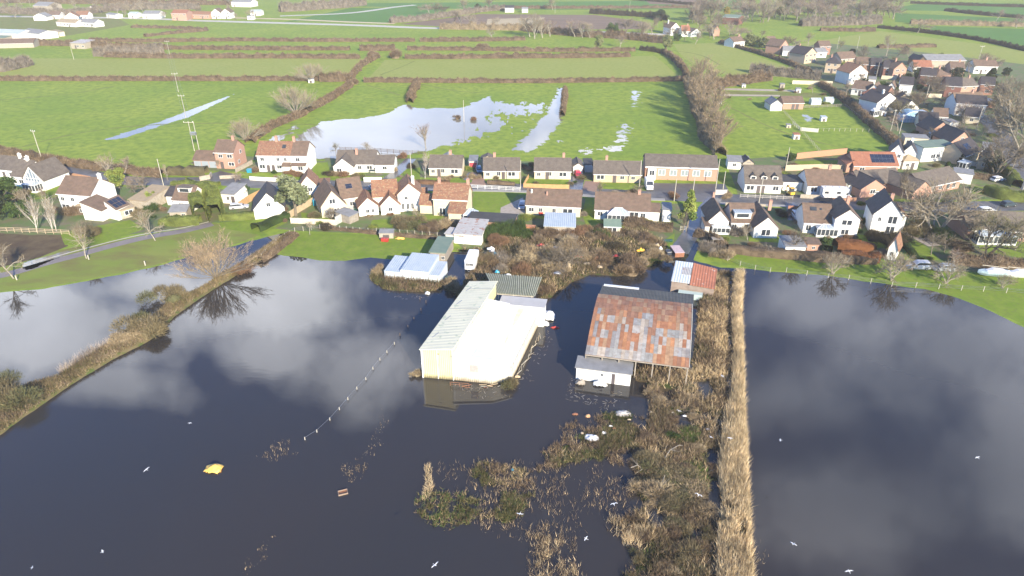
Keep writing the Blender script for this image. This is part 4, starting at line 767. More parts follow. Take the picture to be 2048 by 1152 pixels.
for u, v, h, k, t in [(1070, 78, 17, 'tall', 'p'), (1085, 76, 14, 'tall', 'p'), (1060, 74, 14, 'round', 'p'), (1100, 73, 11, 'round', 'r'), (1150, 74, 12, 'round', 'r'), (1165, 76, 12, 'tall', 'r'), (1180, 76, 11, 'round', 'p'), (1250, 76, 13, 'round', 'g'), (1290, 78, 13, 'tall', 'p'), (1275, 80, 10, 'round', 'g'), (1240, 96, 8, 'round', 'r'), (920, 55, 14, 'tall', 'p'), (940, 57, 12, 'round', 'p'), (905, 50, 11, 'round', 'g'), (1000, 56, 8, 'round', 'p'), (985, 80, 8, 'round', 'p'), (870, 34, 12, 'round', 'g'), (985, 22, 12, 'round', 'g'), (1105, 20, 11, 'round', 'p'), (860, 30, 9, 'round', 'r'), (930, 25, 12, 'round', 'p')]:
    tree(u, v, h, 'leafless tree on the far hedges around the ploughed field', k, t, group='leafless trees on the far hedges', w=1.5)
for i in range(150):
    u = random.uniform(1390, 1790) if i < 118 else random.uniform(1300, 1500); v = (8 + 38 * random.random()) if i < 118 else random.uniform(35, 82)
    if 1440 < u < 1480 and 25 < v < 50 or 1330 < u < 1390 and v > 45 and v < 80: continue
    k = 'tall' if (u < 1560 and v < 30) else random.choice(['round', 'tall', 'round']); tree(u, v, random.uniform(9, 16) if v < 46 else random.uniform(6, 10), 'leafless tree of the far wood at the upper right', k, random.choice('gpprg'), group='leafless trees of the far wood', w=1.7)
for i in range(30):
    u = random.choice([random.uniform(0, 260), random.uniform(180, 260), random.uniform(1390, 1640), random.uniform(1900, 2060)]); v = random.uniform(8, 42) if u < 300 else (random.uniform(40, 95) if u < 1700 else random.uniform(40, 56))
    if u < 300 and (35 < v < 48): continue
    tree(u, v, random.uniform(5, 9), 'small hazy leafless tree among the far fields', 'round', random.choice('gppr'), group='small hazy trees of the far fields', w=1.3)
for u, v, h, s, t, w, l in [(592, 432, 11.0, 'oval', 'grey', 1.25, 'tall grey green leafy tree between the cottages'), (1374, 455, 8.8, 'cone', 'lime', 1.0, 'yellow green conifer beside the wet lane'), (1975, 178, 9, 'cone', 'dark', 1.3, 'dark evergreen behind the village at right'), (1912, 160, 6, 'dome', 'dark', 1.2, 'dark evergreen right of the brick village house'), (1835, 158, 5.5, 'dome', 'dark', 1.2, 'dark evergreen left of the brick village house'), (1880, 128, 6, 'dome', 'green', 1.0, 'evergreen in front of the long grey barn'),
    (1890, 184, 4.5, 'dome', 'gold', 1.0, 'golden shrub tree among the brick village houses'), (240, 378, 6.0, 'oval', 'lime', 1.3, 'green headed tree right of the left white house'), (304, 412, 4.5, 'dome', 'lime', .9, 'bright green shrub tree by the tan roof'), (12, 420, 9, 'oval', 'green', 1.3, 'ivy green tree at the left edge below the glazed house'), (-20, 440, 8, 'dome', 'dark', 1.3, 'dark tree cut by the left edge'), (40, 436, 5, 'dome', 'green', 1.2, 'green bush tree near the birches'),
    (1197, 102, 8.5, 'oval', 'pale', 1.0, 'left of two ivy clad trees on the far hedge'), (1332, 104, 9, 'oval', 'pale', 1.1, 'right of two ivy clad trees on the far hedge'), (1225, 74, 10, 'dome', 'green', 1.0, 'evergreen in the far thicket'), (1355, 82, 5, 'dome', 'green', 1.4, 'evergreen below the far white cottages'), (1320, 40, 8, 'dome', 'dark', 1.8, 'dark evergreen beside the ploughed field'), (1390, 40, 8, 'dome', 'dark', 1.6, 'dark evergreen behind the far cottages'), (1500, 92, 8, 'dome', 'pale', 1.6, 'pale green tree right of the far white cottage'), (1530, 96, 7, 'dome', 'pale', 1.5, 'second pale green tree right of the far white cottage'),
    (1452, 38, 9, 'oval', 'gold', 1.0, 'yellow willow beside the green barn'), (1560, 38, 9, 'oval', 'green', 1.2, 'green evergreen in the far wood'), (1682, 136, 4.5, 'dome', 'lime', 1, 'light green shrub tree by the village terrace'), (1760, 185, 5.5, 'dome', 'green', 1.3, 'green tree left of the red brick village house'), (955, 24, 7, 'dome', 'dark', 1, 'dark far tree beyond the ploughed field'), (1815, 165, 4.5, 'dome', 'green', 1.5, 'green garden tree left of the dark evergreen'), (490, 392, 4.0, 'dome', 'green', 1.0, 'small green tree on the road by the pale garage'), (1650, 500, 3.6, 'dome', 'green', .8, 'small green shrub tree left of the copper hedge'),
    (1580, 322, 3, 'dome', 'green', 1.2, 'small green garden tree beside the brick wall'), (1890, 350, 4, 'cone', 'green', 1.2, 'small evergreen behind the white flat roofed garage'), (1920, 330, 3.5, 'cone', 'dark', 1.2, 'small dark evergreen by the white fence'), (1985, 345, 5, 'dome', 'dark', 1.2, 'dark ivy tree at the road corner')]:
    leafy(u, v, h, l, s, t, w)

GARD = [[(20, 370), (330, 385), (330, 440), (20, 440)], [(440, 395), (900, 390), (900, 470), (600, 460)], [(500, 320), (1280, 330), (1280, 372), (500, 356)], [(1410, 415), (1900, 430), (1900, 520), (1410, 500)], [(1460, 330), (1900, 330), (1900, 392), (1460, 392)], [(1640, 110), (2000, 130), (2000, 300), (1820, 300)], [(1430, 165), (1700, 175), (1700, 215), (1430, 196)], [(1040, 420), (1340, 425), (1340, 460), (1040, 460)]]
tones = ['green', 'brown', 'olive', 'tan', 'dark', 'lime', 'rust', 'grey', 'olive', 'brown']
for gi, (q, n) in enumerate(zip(GARD, (22, 36, 46, 34, 22, 70, 16, 18))):
    lo = [min(a[i] for a in q) for i in (0, 1)]; hi = [max(a[i] for a in q) for i in (0, 1)]; k = 0
    where = ['gardens at the left below the road', 'cottage gardens south of the road', 'gardens of the bungalow row', 'gardens above the right hand lake', 'gardens behind the motorhome', 'village gardens at the upper right', 'allotments', 'gardens above the scrub'][gi]
    while k < n:
        u = random.uniform(lo[0], hi[0]); v = random.uniform(lo[1], hi[1])
        if not inpoly(np.array(u), np.array(v), q): continue
        k += 1; bush(u, v, random.uniform(.5, 1.5), 'small rounded shrub in the ' + where, random.choice(tones), group='small shrubs in the ' + where, name='shrub')

for i in range(46):
    q = [(1560, 95), (1640, 85), (1850, 110), (2010, 130), (2020, 280), (1960, 300), (1830, 290), (1700, 190)]
    while True:
        u = random.uniform(1560, 2020); v = random.uniform(95, 300)
        if inpoly(np.array(u), np.array(v), q): break
    if i % 4 == 0: leafy(u, v, random.uniform(3, 5.5), 'evergreen garden tree between the houses of the upper right village', random.choice(['dome', 'oval', 'cone']), random.choice(['dark', 'green', 'grey']), 1.1, group='evergreen trees of the upper right village')
    else: tree(u, v, random.uniform(4, 8), 'small leafless tree between the houses of the upper right village', random.choice(['round', 'spread']), random.choice('ggrpo'), group='small leafless trees of the upper right village', w=1.3)
for i in range(26):
    u = random.uniform(0, 520); v = random.uniform(8, 40)
    tree(u, v, random.uniform(5, 9), 'small hazy leafless tree around the far left cottages', 'round', random.choice('gppr'), group='small hazy trees of the far left cottages', w=1.5)
for u, v, h, w in [(180, 470, 4, 1.1), (100, 408, 5, 1.1), (60, 420, 6, 1), (270, 385, 5, 1), (470, 372, 4, 1), (835, 440, 3.5, 1), (1495, 480, 4, 1.1), (1700, 470, 3, 1), (1930, 480, 6, 1.2), (2030, 500, 6, 1.2), (1985, 470, 6, 1.1), (1815, 400, 6, 1.2), (1900, 440, 7, 1.2)]:
    tree(u, v, h, 'small leafless garden tree in the near gardens', 'round', random.choice('ggrp'), group='small leafless trees of the near gardens', w=w)
# ================================================================ BUILDINGS
WFR = MB()
for a, b in (((0, -.05, 0), (1, .03, .07)), ((0, -.05, .93), (1, .03, 1)), ((0, -.05, .07), (.06, .03, .93)), ((.94, -.05, .07), (1, .03, .93)), ((.47, -.045, .07), (.53, .03, .93))): WFR.box(a, b)
WFR_ME = WFR.mesh('window_frame', white2)
WPN_ME = MB().box((.03, -.03, .03), (.97, .02, .97)).mesh('pane', glass)
PANEL_ME = MB().box((.04, -.03, .02), (.96, .02, .98)).mesh('pane', mat('grey_shutter', (.26, .3, .31), None, 1, .5))
DR_ME = MB().box((0, -.06, 0), (1, .03, 1)).box((.12, -.075, .55), (.88, -.06, .92)).mesh('door', mat('dark_door', (.12, .1, .1), None, 1, .5))
DRB_ME = MB().box((0, -.06, 0), (1, .03, 1)).mesh('garage_door', mat('blue_grey_door', (.3, .34, .37), (.27, .31, .34), 1, .5))
DRW_ME = MB().box((0, -.06, 0), (1, .03, 1)).mesh('garage_door', mat('pale_metal_door', (.55, .55, .53), (.5, .5, .48), 1, .5))
DRR_ME = MB().box((0, -.06, 0), (1, .03, 1)).mesh('garage_door', mat('red_door', (.5, .07, .09), None, 1, .5))
CH = MB().box((-.35, -.3, -1.2), (.35, .3, 1.1)).box((-.42, -.37, 1.1), (.42, .37, 1.22))
for sx_ in (-.17, .17): CH.tube([(sx_, 0, 1.2), (sx_, 0, 1.5)], [.11, .09], 6)
CH_ME = dict(b=CH.mesh('chimney', pbrick), w=CH.mesh('chimney', white), d=CH.mesh('chimney', dbrick))
def vol_walls(mb, x0, y0, x1, y1, h, r, ax):
    e = -.3
    if ax in 'fn' or ax == 'h': mb.box((x0, y0, e), (x1, y1, h if ax != 'h' else h)); return
    if ax == 'x': ym = (y0 + y1) / 2; A = [(x0, y0, e), (x0, y1, e), (x0, y1, h), (x0, ym, h + r), (x0, y0, h)]; B = [(x1, *p[1:]) for p in A]
    elif ax == 'y': xm = (x0 + x1) / 2; A = [(x0, y0, e), (x1, y0, e), (x1, y0, h), (xm, y0, h + r), (x0, y0, h)]; B = [(p[0], y1, p[2]) for p in A]
    elif ax == 'b': A = [(x0, y0, e), (x0, y1, e), (x0, y1, h + r), (x0, y0, h)]; B = [(x1, *p[1:]) for p in A]        # mono, rising to the back
    elif ax == 'F': A = [(x0, y0, e), (x0, y1, e), (x0, y1, h), (x0, y0, h + r)]; B = [(x1, *p[1:]) for p in A]        # mono, rising to the front
    elif ax == 'r': A = [(x0, y0, e), (x1, y0, e), (x1, y0, h + r), (x0, y0, h)]; B = [(p[0], y1, p[2]) for p in A]    # rising to x1
    elif ax == 'l': A = [(x0, y0, e), (x1, y0, e), (x1, y0, h), (x0, y0, h + r)]; B = [(p[0], y1, p[2]) for p in A]
    n = len(A); mb.add(A + B, [list(range(n)), list(range(2 * n - 1, n - 1, -1))] + [[i, i + n, (i + 1) % n + n, (i + 1) % n] for i in range(n)])
def vol_roof(mb, x0, y0, x1, y1, h, r, ax, ov=.35, og=.22, t=.16, mi=0):
    T = t + .02
    if ax == 'f': mb.slab([(x0 - .2, y0 - .2, h + T), (x1 + .2, y0 - .2, h + T), (x1 + .2, y1 + .2, h + T), (x0 - .2, y1 + .2, h + T)], t, mi); return
    if ax == 'n': return
    if ax == 'x':
        ym = (y0 + y1) / 2; s = r / ((y1 - y0) / 2); d = ov * s
        mb.slab([(x0 - og, y0 - ov, h - d + T), (x1 + og, y0 - ov, h - d + T), (x1 + og, ym, h + r + T), (x0 - og, ym, h + r + T)], t, mi)
        mb.slab([(x1 + og, y1 + ov, h - d + T), (x0 - og, y1 + ov, h - d + T), (x0 - og, ym, h + r + T), (x1 + og, ym, h + r + T)], t, mi)
        mb.tube([(x0 - og, ym, h + r + T), (x1 + og, ym, h + r + T)], .09, 5, mi)
    elif ax == 'y':
        xm = (x0 + x1) / 2; s = r / ((x1 - x0) / 2); d = ov * s
        mb.slab([(x0 - ov, y1 + og, h - d + T), (x0 - ov, y0 - og, h - d + T), (xm, y0 - og, h + r + T), (xm, y1 + og, h + r + T)], t, mi)
        mb.slab([(x1 + ov, y0 - og, h - d + T), (x1 + ov, y1 + og, h - d + T), (xm, y1 + og, h + r + T), (xm, y0 - og, h + r + T)], t, mi)
        mb.tube([(xm, y0 - og, h + r + T), (xm, y1 + og, h + r + T)], .09, 5, mi)
    elif ax == 'h':        # hipped
        k = min(x1 - x0, y1 - y0) / 2; a = (x0 - ov, y0 - ov, h + T - .05); b = (x1 + ov, y0 - ov, h + T - .05); c = (x1 + ov, y1 + ov, h + T - .05); d = (x0 - ov, y1 + ov, h + T - .05)
        if x1 - x0 >= y1 - y0: e = (x0 + k, (y0 + y1) / 2, h + r + T); f = (x1 - k, (y0 + y1) / 2, h + r + T); mb.add([a, b, c, d, e, f], [(0, 1, 5, 4), (2, 3, 4, 5), (3, 0, 4), (1, 2, 5), (3, 2, 1, 0)], mi)
        else: e = ((x0 + x1) / 2, y0 + k, h + r + T); f = ((x0 + x1) / 2, y1 - k, h + r + T); mb.add([a, b, c, d, e, f], [(0, 1, 4), (2, 3, 5), (1, 2, 5, 4), (3, 0, 4, 5), (3, 2, 1, 0)], mi)
    elif ax == 'b': mb.slab([(x0 - og, y0 - ov, h + T - ov * r / (y1 - y0)), (x1 + og, y0 - ov, h + T - ov * r / (y1 - y0)), (x1 + og, y1 + .15, h + r + T), (x0 - og, y1 + .15, h + r + T)], t, mi)
    elif ax == 'F': mb.slab([(x0 - og, y0 - .15, h + r + T), (x1 + og, y0 - .15, h + r + T), (x1 + og, y1 + ov, h + T), (x0 - og, y1 + ov, h + T)], t, mi)
    elif ax == 'r': mb.slab([(x0 - ov, y0 - og, h + T), (x1 + .1, y0 - og, h + r + T), (x1 + .1, y1 + og, h + r + T), (x0 - ov, y1 + og, h + T)], t, mi)
    elif ax == 'l': mb.slab([(x0 - .1, y0 - og, h + r + T), (x1 + ov, y0 - og, h + T), (x1 + ov, y1 + og, h + T), (x0 - .1, y1 + og, h + r + T)], t, mi)
def window(root, x, z, w, h, y=0.0, side='f', pane=None, name='window'):
    o = link(name, WFR_ME, root); o['_w'] = 1; del o['_w']
    o.scale = (w, 1, h)
    if side == 'f': o.location = (x - w / 2, y, z)
    elif side == 'r': o.location = (x, y - w / 2, z); o.rotation_euler = (0, 0, R(90))
    elif side == 'l': o.location = (x, y + w / 2, z); o.rotation_euler = (0, 0, R(-90))
    link('pane', pane or WPN_ME, o); return o
def door(root, x, w=.95, h=2.05, y=0.0, me=None, name='door', z=0.0, side='f'):
    o = link(name, me or DR_ME, root, (x - w / 2, y, z) if side == 'f' else (x, y - w / 2, z)); o.scale = (w, 1, h)
    if side == 'r': o.rotation_euler = (0, 0, R(90))
    return o
def chimney(roof, x, y, z, k='b', s=1.0): o = link('chimney', CH_ME[k], roof, (x, y, z)); o.scale = (s, s, s); return o
def conservatory(root, x, w, d, h=2.1, r=.8, y=0.0, name='conservatory'):
    """white framed glass lean-out with a pitched glass roof in front of the wall"""
    m = MB(); x0, x1 = x - w / 2, x + w / 2; n = max(2, int(w / .9))
    m.box((x0, y - d, -.2), (x1, y - .01, .5))
    for i in range(n + 1): q = x0 + (w - .1) * i / n; m.box((q, y - d - .03, .5), (q + .1, y - d + .07, h))
    for i in range(1, 4): q = y - d * i / 3.01; m.box((x0 - .03, q, .5), (x0 + .07, q + .1, h)); m.box((x1 - .07, q, .5), (x1 + .03, q + .1, h))
    m.box((x0 - .06, y - d - .08, h), (x1 + .06, y - d + .06, h + .12)); m.box((x0 - .06, y - d + .06, h), (x0 + .06, y, h + .12)); m.box((x1 - .06, y - d + .06, h), (x1 + .06, y, h + .12))
    for i in range(n + 1): q = x0 + w * i / n; m.tube([(q, y - d, h + .16), (x + (q - x) * .35, y - d * .25, h + r + .05)], .045, 4)
    m.tube([(x - w * .18, y - d * .25, h + r + .08), (x + w * .18, y - d * .25, h + r + .08)], .06, 4)
    o = m.build(name, white2, root)
    g = MB(); g.box((x0 + .02, y - d + .02, .5), (x1 - .02, y - .02, h + .01), 0)
    g.add([(x0, y - d, h + .13), (x1, y - d, h + .13), (x1, y, h + .13), (x0, y, h + .13), (x - w * .18, y - d * .25, h + r), (x + w * .18, y - d * .25, h + r)], [(0, 1, 5, 4), (1, 2, 5), (2, 3, 4, 5), (3, 0, 4)], 1)
    g.build('glazing', [glass, cglass], o); return o
def dormer(roof, x, y, z, w=1.5, h=1.3, d=2.2, flat=False, rm=None):
    m = MB(); m.box((x - w / 2, y, z), (x + w / 2, y + d, z + h)); o = m.build('dormer', white, roof)
    q = MB()
    if flat: q.slab([(x - w / 2 - .15, y - .2, z + h + .14), (x + w / 2 + .15, y - .2, z + h + .14), (x + w / 2 + .15, y + d, z + h + .14), (x - w / 2 - .15, y + d, z + h + .14)], .12)
    else:
        q.slab([(x - w / 2 - .15, y + d, z + h), (x - w / 2 - .15, y - .2, z + h), (x, y - .2, z + h + .7), (x, y + d, z + h + .7)], .1); q.slab([(x + w / 2 + .15, y - .2, z + h), (x + w / 2 + .15, y + d, z + h), (x, y + d, z + h + .7), (x, y - .2, z + h + .7)], .1)
    q.build('dormer_roof', rm or RF['grey'], o); g = MB().box((x - w * .36, y - .04, z + h * .3), (x + w * .36, y + .01, z + h * .88)); g.build('pane', glass, o)
    return o
def house(label, e1, e2, h, d, r, wall='white', roof='brown', ax='x', wins=None, vols=(), ch=(), name='house', cat='house', w2=None, storeys=None, sun=(), cons=(), dorm=(), doors=(), rmat2=None, wside=False, group=None, extra=None):
    """eave corners e1, e2 are photo pixels at height h; the body lies behind that line"""
    A = G(*e1, h); B = G(*e2, h); L = (B - A).xy.length; rz = math.atan2(B.y - A.y, B.x - A.x)
    root = thing(name, label, cat, (A.x, A.y, 0), rz, group); wm_, rm_ = WL.get(wall) or MATS[wall], RF[roof]
    V = [(0, 0, L, d, h, r, ax)] + [(a * L, b, c * L, e, f, g, k[0]) + ((k[1:],) if len(k) > 1 else ()) for a, b, c, e, f, g, k in vols]
    mats_w = [wm_]; mw = MB(); mr = MB()
    for k, v in enumerate(V): sv = v[:7]; vol_walls(mw, sv[0] + .003 * k, sv[1] + .003 * k, sv[2] - .003 * k, sv[3] - .003 * k, *sv[4:]); vol_roof(mr, sv[0], sv[1], sv[2], sv[3], sv[4] + .006 * k, *sv[5:], mi=1 if (rmat2 and k in rmat2[1]) else 0)
    mw.build('wall', wm_, root); ro = mr.build('roof', [rm_] + ([RF[rmat2[0]]] if rmat2 else []), root)
    # gutter, as a thin white board along the front eave
    if ax == 'x': MB().box((-.2, -.46, h - .42 * r / (d / 2) * .9), (L + .2, -.36, h + .14 - .35 * r / (d / 2))).build('gutter', white2, root)
    st = storeys or (2 if h > 4 else 1)
    if wins is None:
        n = max(1, int(L / 3.0)); rr = random.Random(int(e1[0] * 7 + e1[1])); wins = []
        for s in range(st):
            for i in range(n):
                if rr.random() < .88: wins.append(((i + .5 + rr.uniform(-.12, .12)) / n, .95 + 2.5 * s, rr.choice([1.2, 1.6, .9]), 1.15))
        if n > 1: doors = list(doors) + [((rr.randrange(n - 1) + 1) / n,)]
        if ax == 'y' and st == 1 and r > 2.2: wins.append((.5, h + .3, 1.0, 1.0))
    for q in wins: window(root, q[0] * L, q[1], q[2], q[3], q[4] if len(q) > 4 else 0.0)
    for q in doors: door(root, q[0] * L, *(q[1:3] if len(q) > 2 else (.95, 2.05)), me=q[3] if len(q) > 3 else None, y=q[4] if len(q) > 4 else 0.0, name='garage_door' if len(q) > 3 else 'door')
    if wside: window(root, L, 1.0, 1.2, 1.1, d * .35, 'r'); (st > 1 and window(root, L, 3.5, 1.2, 1.1, d * .6, 'r'))
    for q in ch: chimney(ro, q[0] * L, q[1], q[2], *(q[3:] or ('b',)))
    for q in dorm: dormer(ro, q[0] * L, *q[1:])
    for q in cons: conservatory(root, q[0] * L, *q[1:])
    for (x, f, w, hh) in sun:      # skylight / panels: centre along, fraction up the front slope, width, length
        s = r / (d / 2); y = f * d / 2; z = h + f * r + .2; dy = hh / 2 / math.sqrt(1 + s * s); m_ = MB()
        m_.slab([(x * L - w / 2, y - dy, z - dy * s + .05), (x * L + w / 2, y - dy, z - dy * s + .05), (x * L + w / 2, y + dy, z + dy * s + .05), (x * L - w / 2, y + dy, z + dy * s + .05)], .12)
        m_.build('skylight' if w < 1.6 else 'solar_panel', glass if w < 1.6 else solar, ro)
        if w >= 1.6:
            g_ = MB(); n_ = int(w / 1.05)
            for i in range(n_ + 1): xx = x * L - w / 2 + w * i / n_; g_.tube([(xx, y - dy, z - dy * s + .06), (xx, y + dy, z + dy * s + .06)], .012, 4)
            g_.tube([(x * L - w / 2, y, z + .06), (x * L + w / 2, y, z + .06)], .012, 4); g_.build('panel_frame', metalg, ro)
    return root
hz_ = house
# ---- row north of the road
hz_('white rendered house at the left edge with grey roof, beside the glazed gable house', (-20, 336), (30, 341), 2.8, 7.5, 2.6, 'white', 'grey', ch=[(.9, 3.5, 5.4, 'w')])
def glazed_house():
    r = house('white house with a steep glass fronted gable and grey roof at the left', (22, 351), (52, 354), 3.0, 8, 3.2, 'white', 'grey', vols=[(1.0, -1, 2.3, 7.5, 3.0, 3.6, 'y')], ch=[(.55, 4, 6.3, 'w')], cons=[(1.75, 4.2, 2.4, 2.1, .5, -1.0)])
    A = G(22, 351, 3); B = G(52, 354, 3); L = (B - A).xy.length; m = MB(); x0, x1, xm = L, 2.3 * L, 1.65 * L
    g = MB().add([(x0 + .4, -1.06, 2.4), (x1 - .4, -1.06, 2.4), (xm, -1.06, 6.0)], [(0, 1, 2)]); g.build('gable_glazing', mat('dark_gable_glass', (.16, .2, .25), (.22, .27, .32), .5, .15), r)
    for i in range(1, 7):
        x = x0 + (x1 - x0) * i / 7; z = 3.0 + 3.4 * (1 - abs(x - xm) / ((x1 - x0) / 2)); m.box((x - .05, -1.16, 2.4), (x + .05, -1.07, z))
    m.box((x0 + .3, -1.17, 3.2), (x1 - .3, -1.075, 3.32)); m.build('gable_frame', white2, r)
glazed_house()
hz_('red brick two storey house with a low triple garage wing', (428, 304), (466, 305), 5.0, 7.5, 2.6, 'pbrick', 'brown', vols=[(-1.25, .5, .02, 6.5, 2.4, 1.8, 'x')], ch=[(.8, 3.75, 7.6)], wins=[(.3, 3.3, 1.3, 1.1), (.78, 3.3, 1.6, 1.1), (.8, .9, 1.8, 1.1)], doors=[(.3,), (-1.05, 2.1, 1.95, DRB_ME, .5), (-.65, 2.1, 1.95, DRB_ME, .5), (-.25, 2.1, 1.95, DRB_ME, .5)], wside=True)
hz_('long white semi-detached pair, half its roof orange tiles and half brown', (513, 310), (612, 311), 5.0, 8.5, 2.8, 'white', 'rust', vols=[(.70, .006, 1.002, 8.49, 5.01, 2.83, 'x'), (.52, -1.3, .66, 0, 2.2, .6, 'b'), (.7, -1.2, .98, 0, 2.3, .4, 'b')], rmat2=('brown', [1, 2, 3]), ch=[(.34, 4.2, 8.2), (.7, 4.2, 8.1)], sun=[(.52, .6, 1.1, 1.3)], wins=[(.1, 3.2, 1.2, 1.1), (.42, 3.2, 1.0, 1.1), (.57, 3.2, .9, 1.1), (.82, 3.2, 1.3, 1.1), (.08, .9, 1.7, 1.3), (.42, .9, 1.3, 1.2), (.88, .9, 1.5, 1.2, -1.2)], doors=[(.2,), (.59, .9, 2.0, None, -1.3)] if False else [(.2,), (.3,)])
hz_('white rendered bungalow with two front gables and a brick chimney, parked car below', (672, 328), (750, 328), 2.5, 8.5, 2.8, 'white', 'grey', vols=[(-.02, -2.4, .48, 4, 2.5, 2.3, 'y'), (1.0, -.5, 1.48, 6, 2.6, 1.6, 'x')], ch=[(.5, 3, 4.9)], wins=[(.12, .9, 1.5, 1.1, -2.4), (.6, .9, 1.2, 1.1), (.85, .9, 1.6, 1.1), (1.25, .9, 1.3, 1.1, -.5)])
BW = [(.12, .9, 1.1, 1.0), (.42, .9, 1.1, 1.6), (.78, .85, 2.2, 1.25)]
hz_('cream bungalow with brick side gable, the first of the row of four alike', (858, 335), (923, 336), 2.5, 7.5, 2.5, 'cream', 'grey', ch=[(.62, 4.0, 5.2)], wins=BW, doors=[(.3,)], name='bungalow')
hz_('cream bungalow second of the row of four alike, blue car on its left', (967, 341), (1039, 341), 2.5, 7.5, 2.5, 'cream', 'grey', ch=[(.3, 4.0, 5.2)], wins=BW, doors=[(.55,)], name='bungalow')
hz_('cream bungalow third of the row of four alike, red car on its right', (1069, 341), (1142, 342), 2.5, 7.5, 2.5, 'cream', 'grey', ch=[(.8, 4.0, 5.2)], wins=BW, doors=[(.35,)], name='bungalow')
hz_('buff bungalow fourth of the row of four alike, next to the long brick hall', (1188, 347), (1283, 349), 2.5, 7.5, 2.5, 'buff', 'grey', ch=[(.27, 4.0, 5.2)], wins=[(.14, .85, 2.2, 1.25), (.6, .9, 1.2, 1.1), (.83, .9, 1.1, 1.0)], doors=[(.44,)], name='bungalow')
hall = hz_('long red brick hall with five shuttered white framed windows behind the car park', (1292, 332), (1436, 336), 3.9, 9.0, 2.1, 'pbrick', 'grey', wins=[], name='village_hall', cat='hall')
A = G(1292, 332, 3.9); B = G(1436, 336, 3.9); LH = (B - A).xy.length
for x in (.23, .39, .55, .71, .87): window(hall, x * LH, 1.3, 2.0, 1.75, 0, 'f', PANEL_ME)
MB().box((.6, -.7, 0), (2.9, 0, 3.3)).build('porch', white, hall); window(hall, 1.75, 1.4, 1.5, 1.6, -.7); door(hall, 1.2, .8, 2.0, -.72) if False else None
MB().box((-.2, -.5, 3.55), (LH + .2, -.37, 3.75)).build('fascia', white2, hall)
hz_('white house with three small dormers in a steep grey roof beside the hall car park', (1491, 367), (1564, 369), 2.6, 9.0, 3.6, 'white', 'grey', dorm=[(.22, 1.0, 3.3, 1.5, 1.1, 2.2), (.52, 1.0, 3.3, 1.5, 1.1, 2.2), (.82, 1.0, 3.3, 1.5, 1.1, 2.2)], wins=[(.15, .8, 2.1, 1.3), (.85, .8, 1.6, 1.3)], doors=[(.5,), (.38,)])
hz_('low white outbuilding with grey roof behind the three dormer house', (1457, 323), (1500, 325), 2.3, 4.5, .5, 'white', 'slate', 'b', wins=[(.3, .9, 1, 1)], name='outbuilding', cat='building')
hz_('small dark gabled shed behind the three dormer house', (1486, 326), (1508, 326), 2.2, 4, 1.2, 'stone', 'dark', 'y', wins=[], name='shed', cat='shed')
hz_('brown roofed bungalow behind the parked motorhome', (1616, 371), (1690, 372), 2.6, 8.5, 3.0, 'white', 'brown', wins=[(.18, .8, 1.8, 1.4), (.85, .8, 1.6, 1.3)], doors=[(.5,)], ch=[(.68, 4.4, 5.6)], name='bungalow')
hz_('white flat roofed garage left of the motorhome bungalow', (1568, 364), (1606, 365), 2.4, 6, .1, 'white', 'black', 'f', wins=[(.25, .9, .9, .9)], doors=[(.62, 2.4, 2.0, DRW_ME)], name='garage', cat='garage')
hz_('white flat roofed garage right of the motorhome bungalow', (1698, 370), (1720, 371), 2.4, 7, .1, 'white', 'black', 'f', wins=[(.5, .9, .9, .9)], name='garage', cat='garage')
hz_('brick gabled bungalow with grey hipped roof, white car in front', (1722, 378), (1772, 374), 2.5, 8, 2.3, 'pbrick', 'dark', 'y', vols=[(.3, 3, 2.0, 11, 2.5, 2.4, 'x')], rmat2=('grey', [1]), wins=[(.5, .9, 1.6, 1.2), (.9, .9, 1, 1)], name='bungalow')
hz_('long L shaped brick bungalow with broad grey brown roof behind the bare trees', (1848, 375), (1922, 359), 2.5, 8.5, 2.4, 'pbrick', 'grey', vols=[(-.35, -1, .1, 9, 2.5, 2.2, 'y')], wins=[(.12, .9, 1.2, 1.1), (.28, .9, 1.2, 1.1), (.46, .9, 1.4, 1.1), (.68, .6, 1.3, 1.5), (.84, .6, 1.3, 1.5)], name='bungalow')
hz_('white flat roofed garage block by the right hand lawn', (1909, 345), (1947, 350), 2.8, 5, .1, 'white', 'slate', 'f', wins=[], name='garage', cat='garage')
hz_('red tiled bungalow with a large solar array on its roof', (1708, 331), (1797, 332), 2.5, 8.5, 2.7, 'pbrick', 'red', sun=[(.68, .5, 6.6, 3.1)], wins=[(.2, .9, 1.5, 1.1), (.8, .9, 1.2, 1.1)], vols=[(-.12, 1.0, .02, 7.5, 2.4, 1.2, 'r')], name='bungalow')
hz_('white two storey house with twin dark gabled roofs above the red tiled bungalow', (1781, 303), (1808, 306), 4.8, 6.5, 2.4, 'white', 'dark', 'y', vols=[(1.0, 2, 1.95, 8, 4.8, 2.2, 'y')], wins=[(.3, 3.2, .9, 1.1), (.7, 3.2, .9, 1.1), (.3, .9, .9, 1.1)], ch=[(1.5, 6, 6.6, 'w')])
hz_('white porch cottage with a brown pyramid roof beside the twin gabled house', (1808, 323), (1838, 323), 2.4, 5, 1.9, 'white', 'tan', 'h', wins=[(.3, .9, 1, 1)], doors=[(.65,)])
hz_('long white building with a pale green flat roof beside the twin gabled house', (1848, 296), (1914, 292), 4.4, 6, .3, 'white', 'green', 'b', wins=[(.35, 1.0, 1.5, 1.2), (.5, 1.0, 1.2, 1.2)], name='building', cat='building')
hz_('brick house with black solar tiles on its slope right of the pale green roof', (1930, 312), (1962, 300), 3.0, 8, 3, 'buff', 'dark', sun=[(.45, .5, 3.0, 2.0)], wins=[(.5, .9, 1.2, 1.1)], cons=[(-.25, 3.2, 2.6, 2.0, .6, 0)])
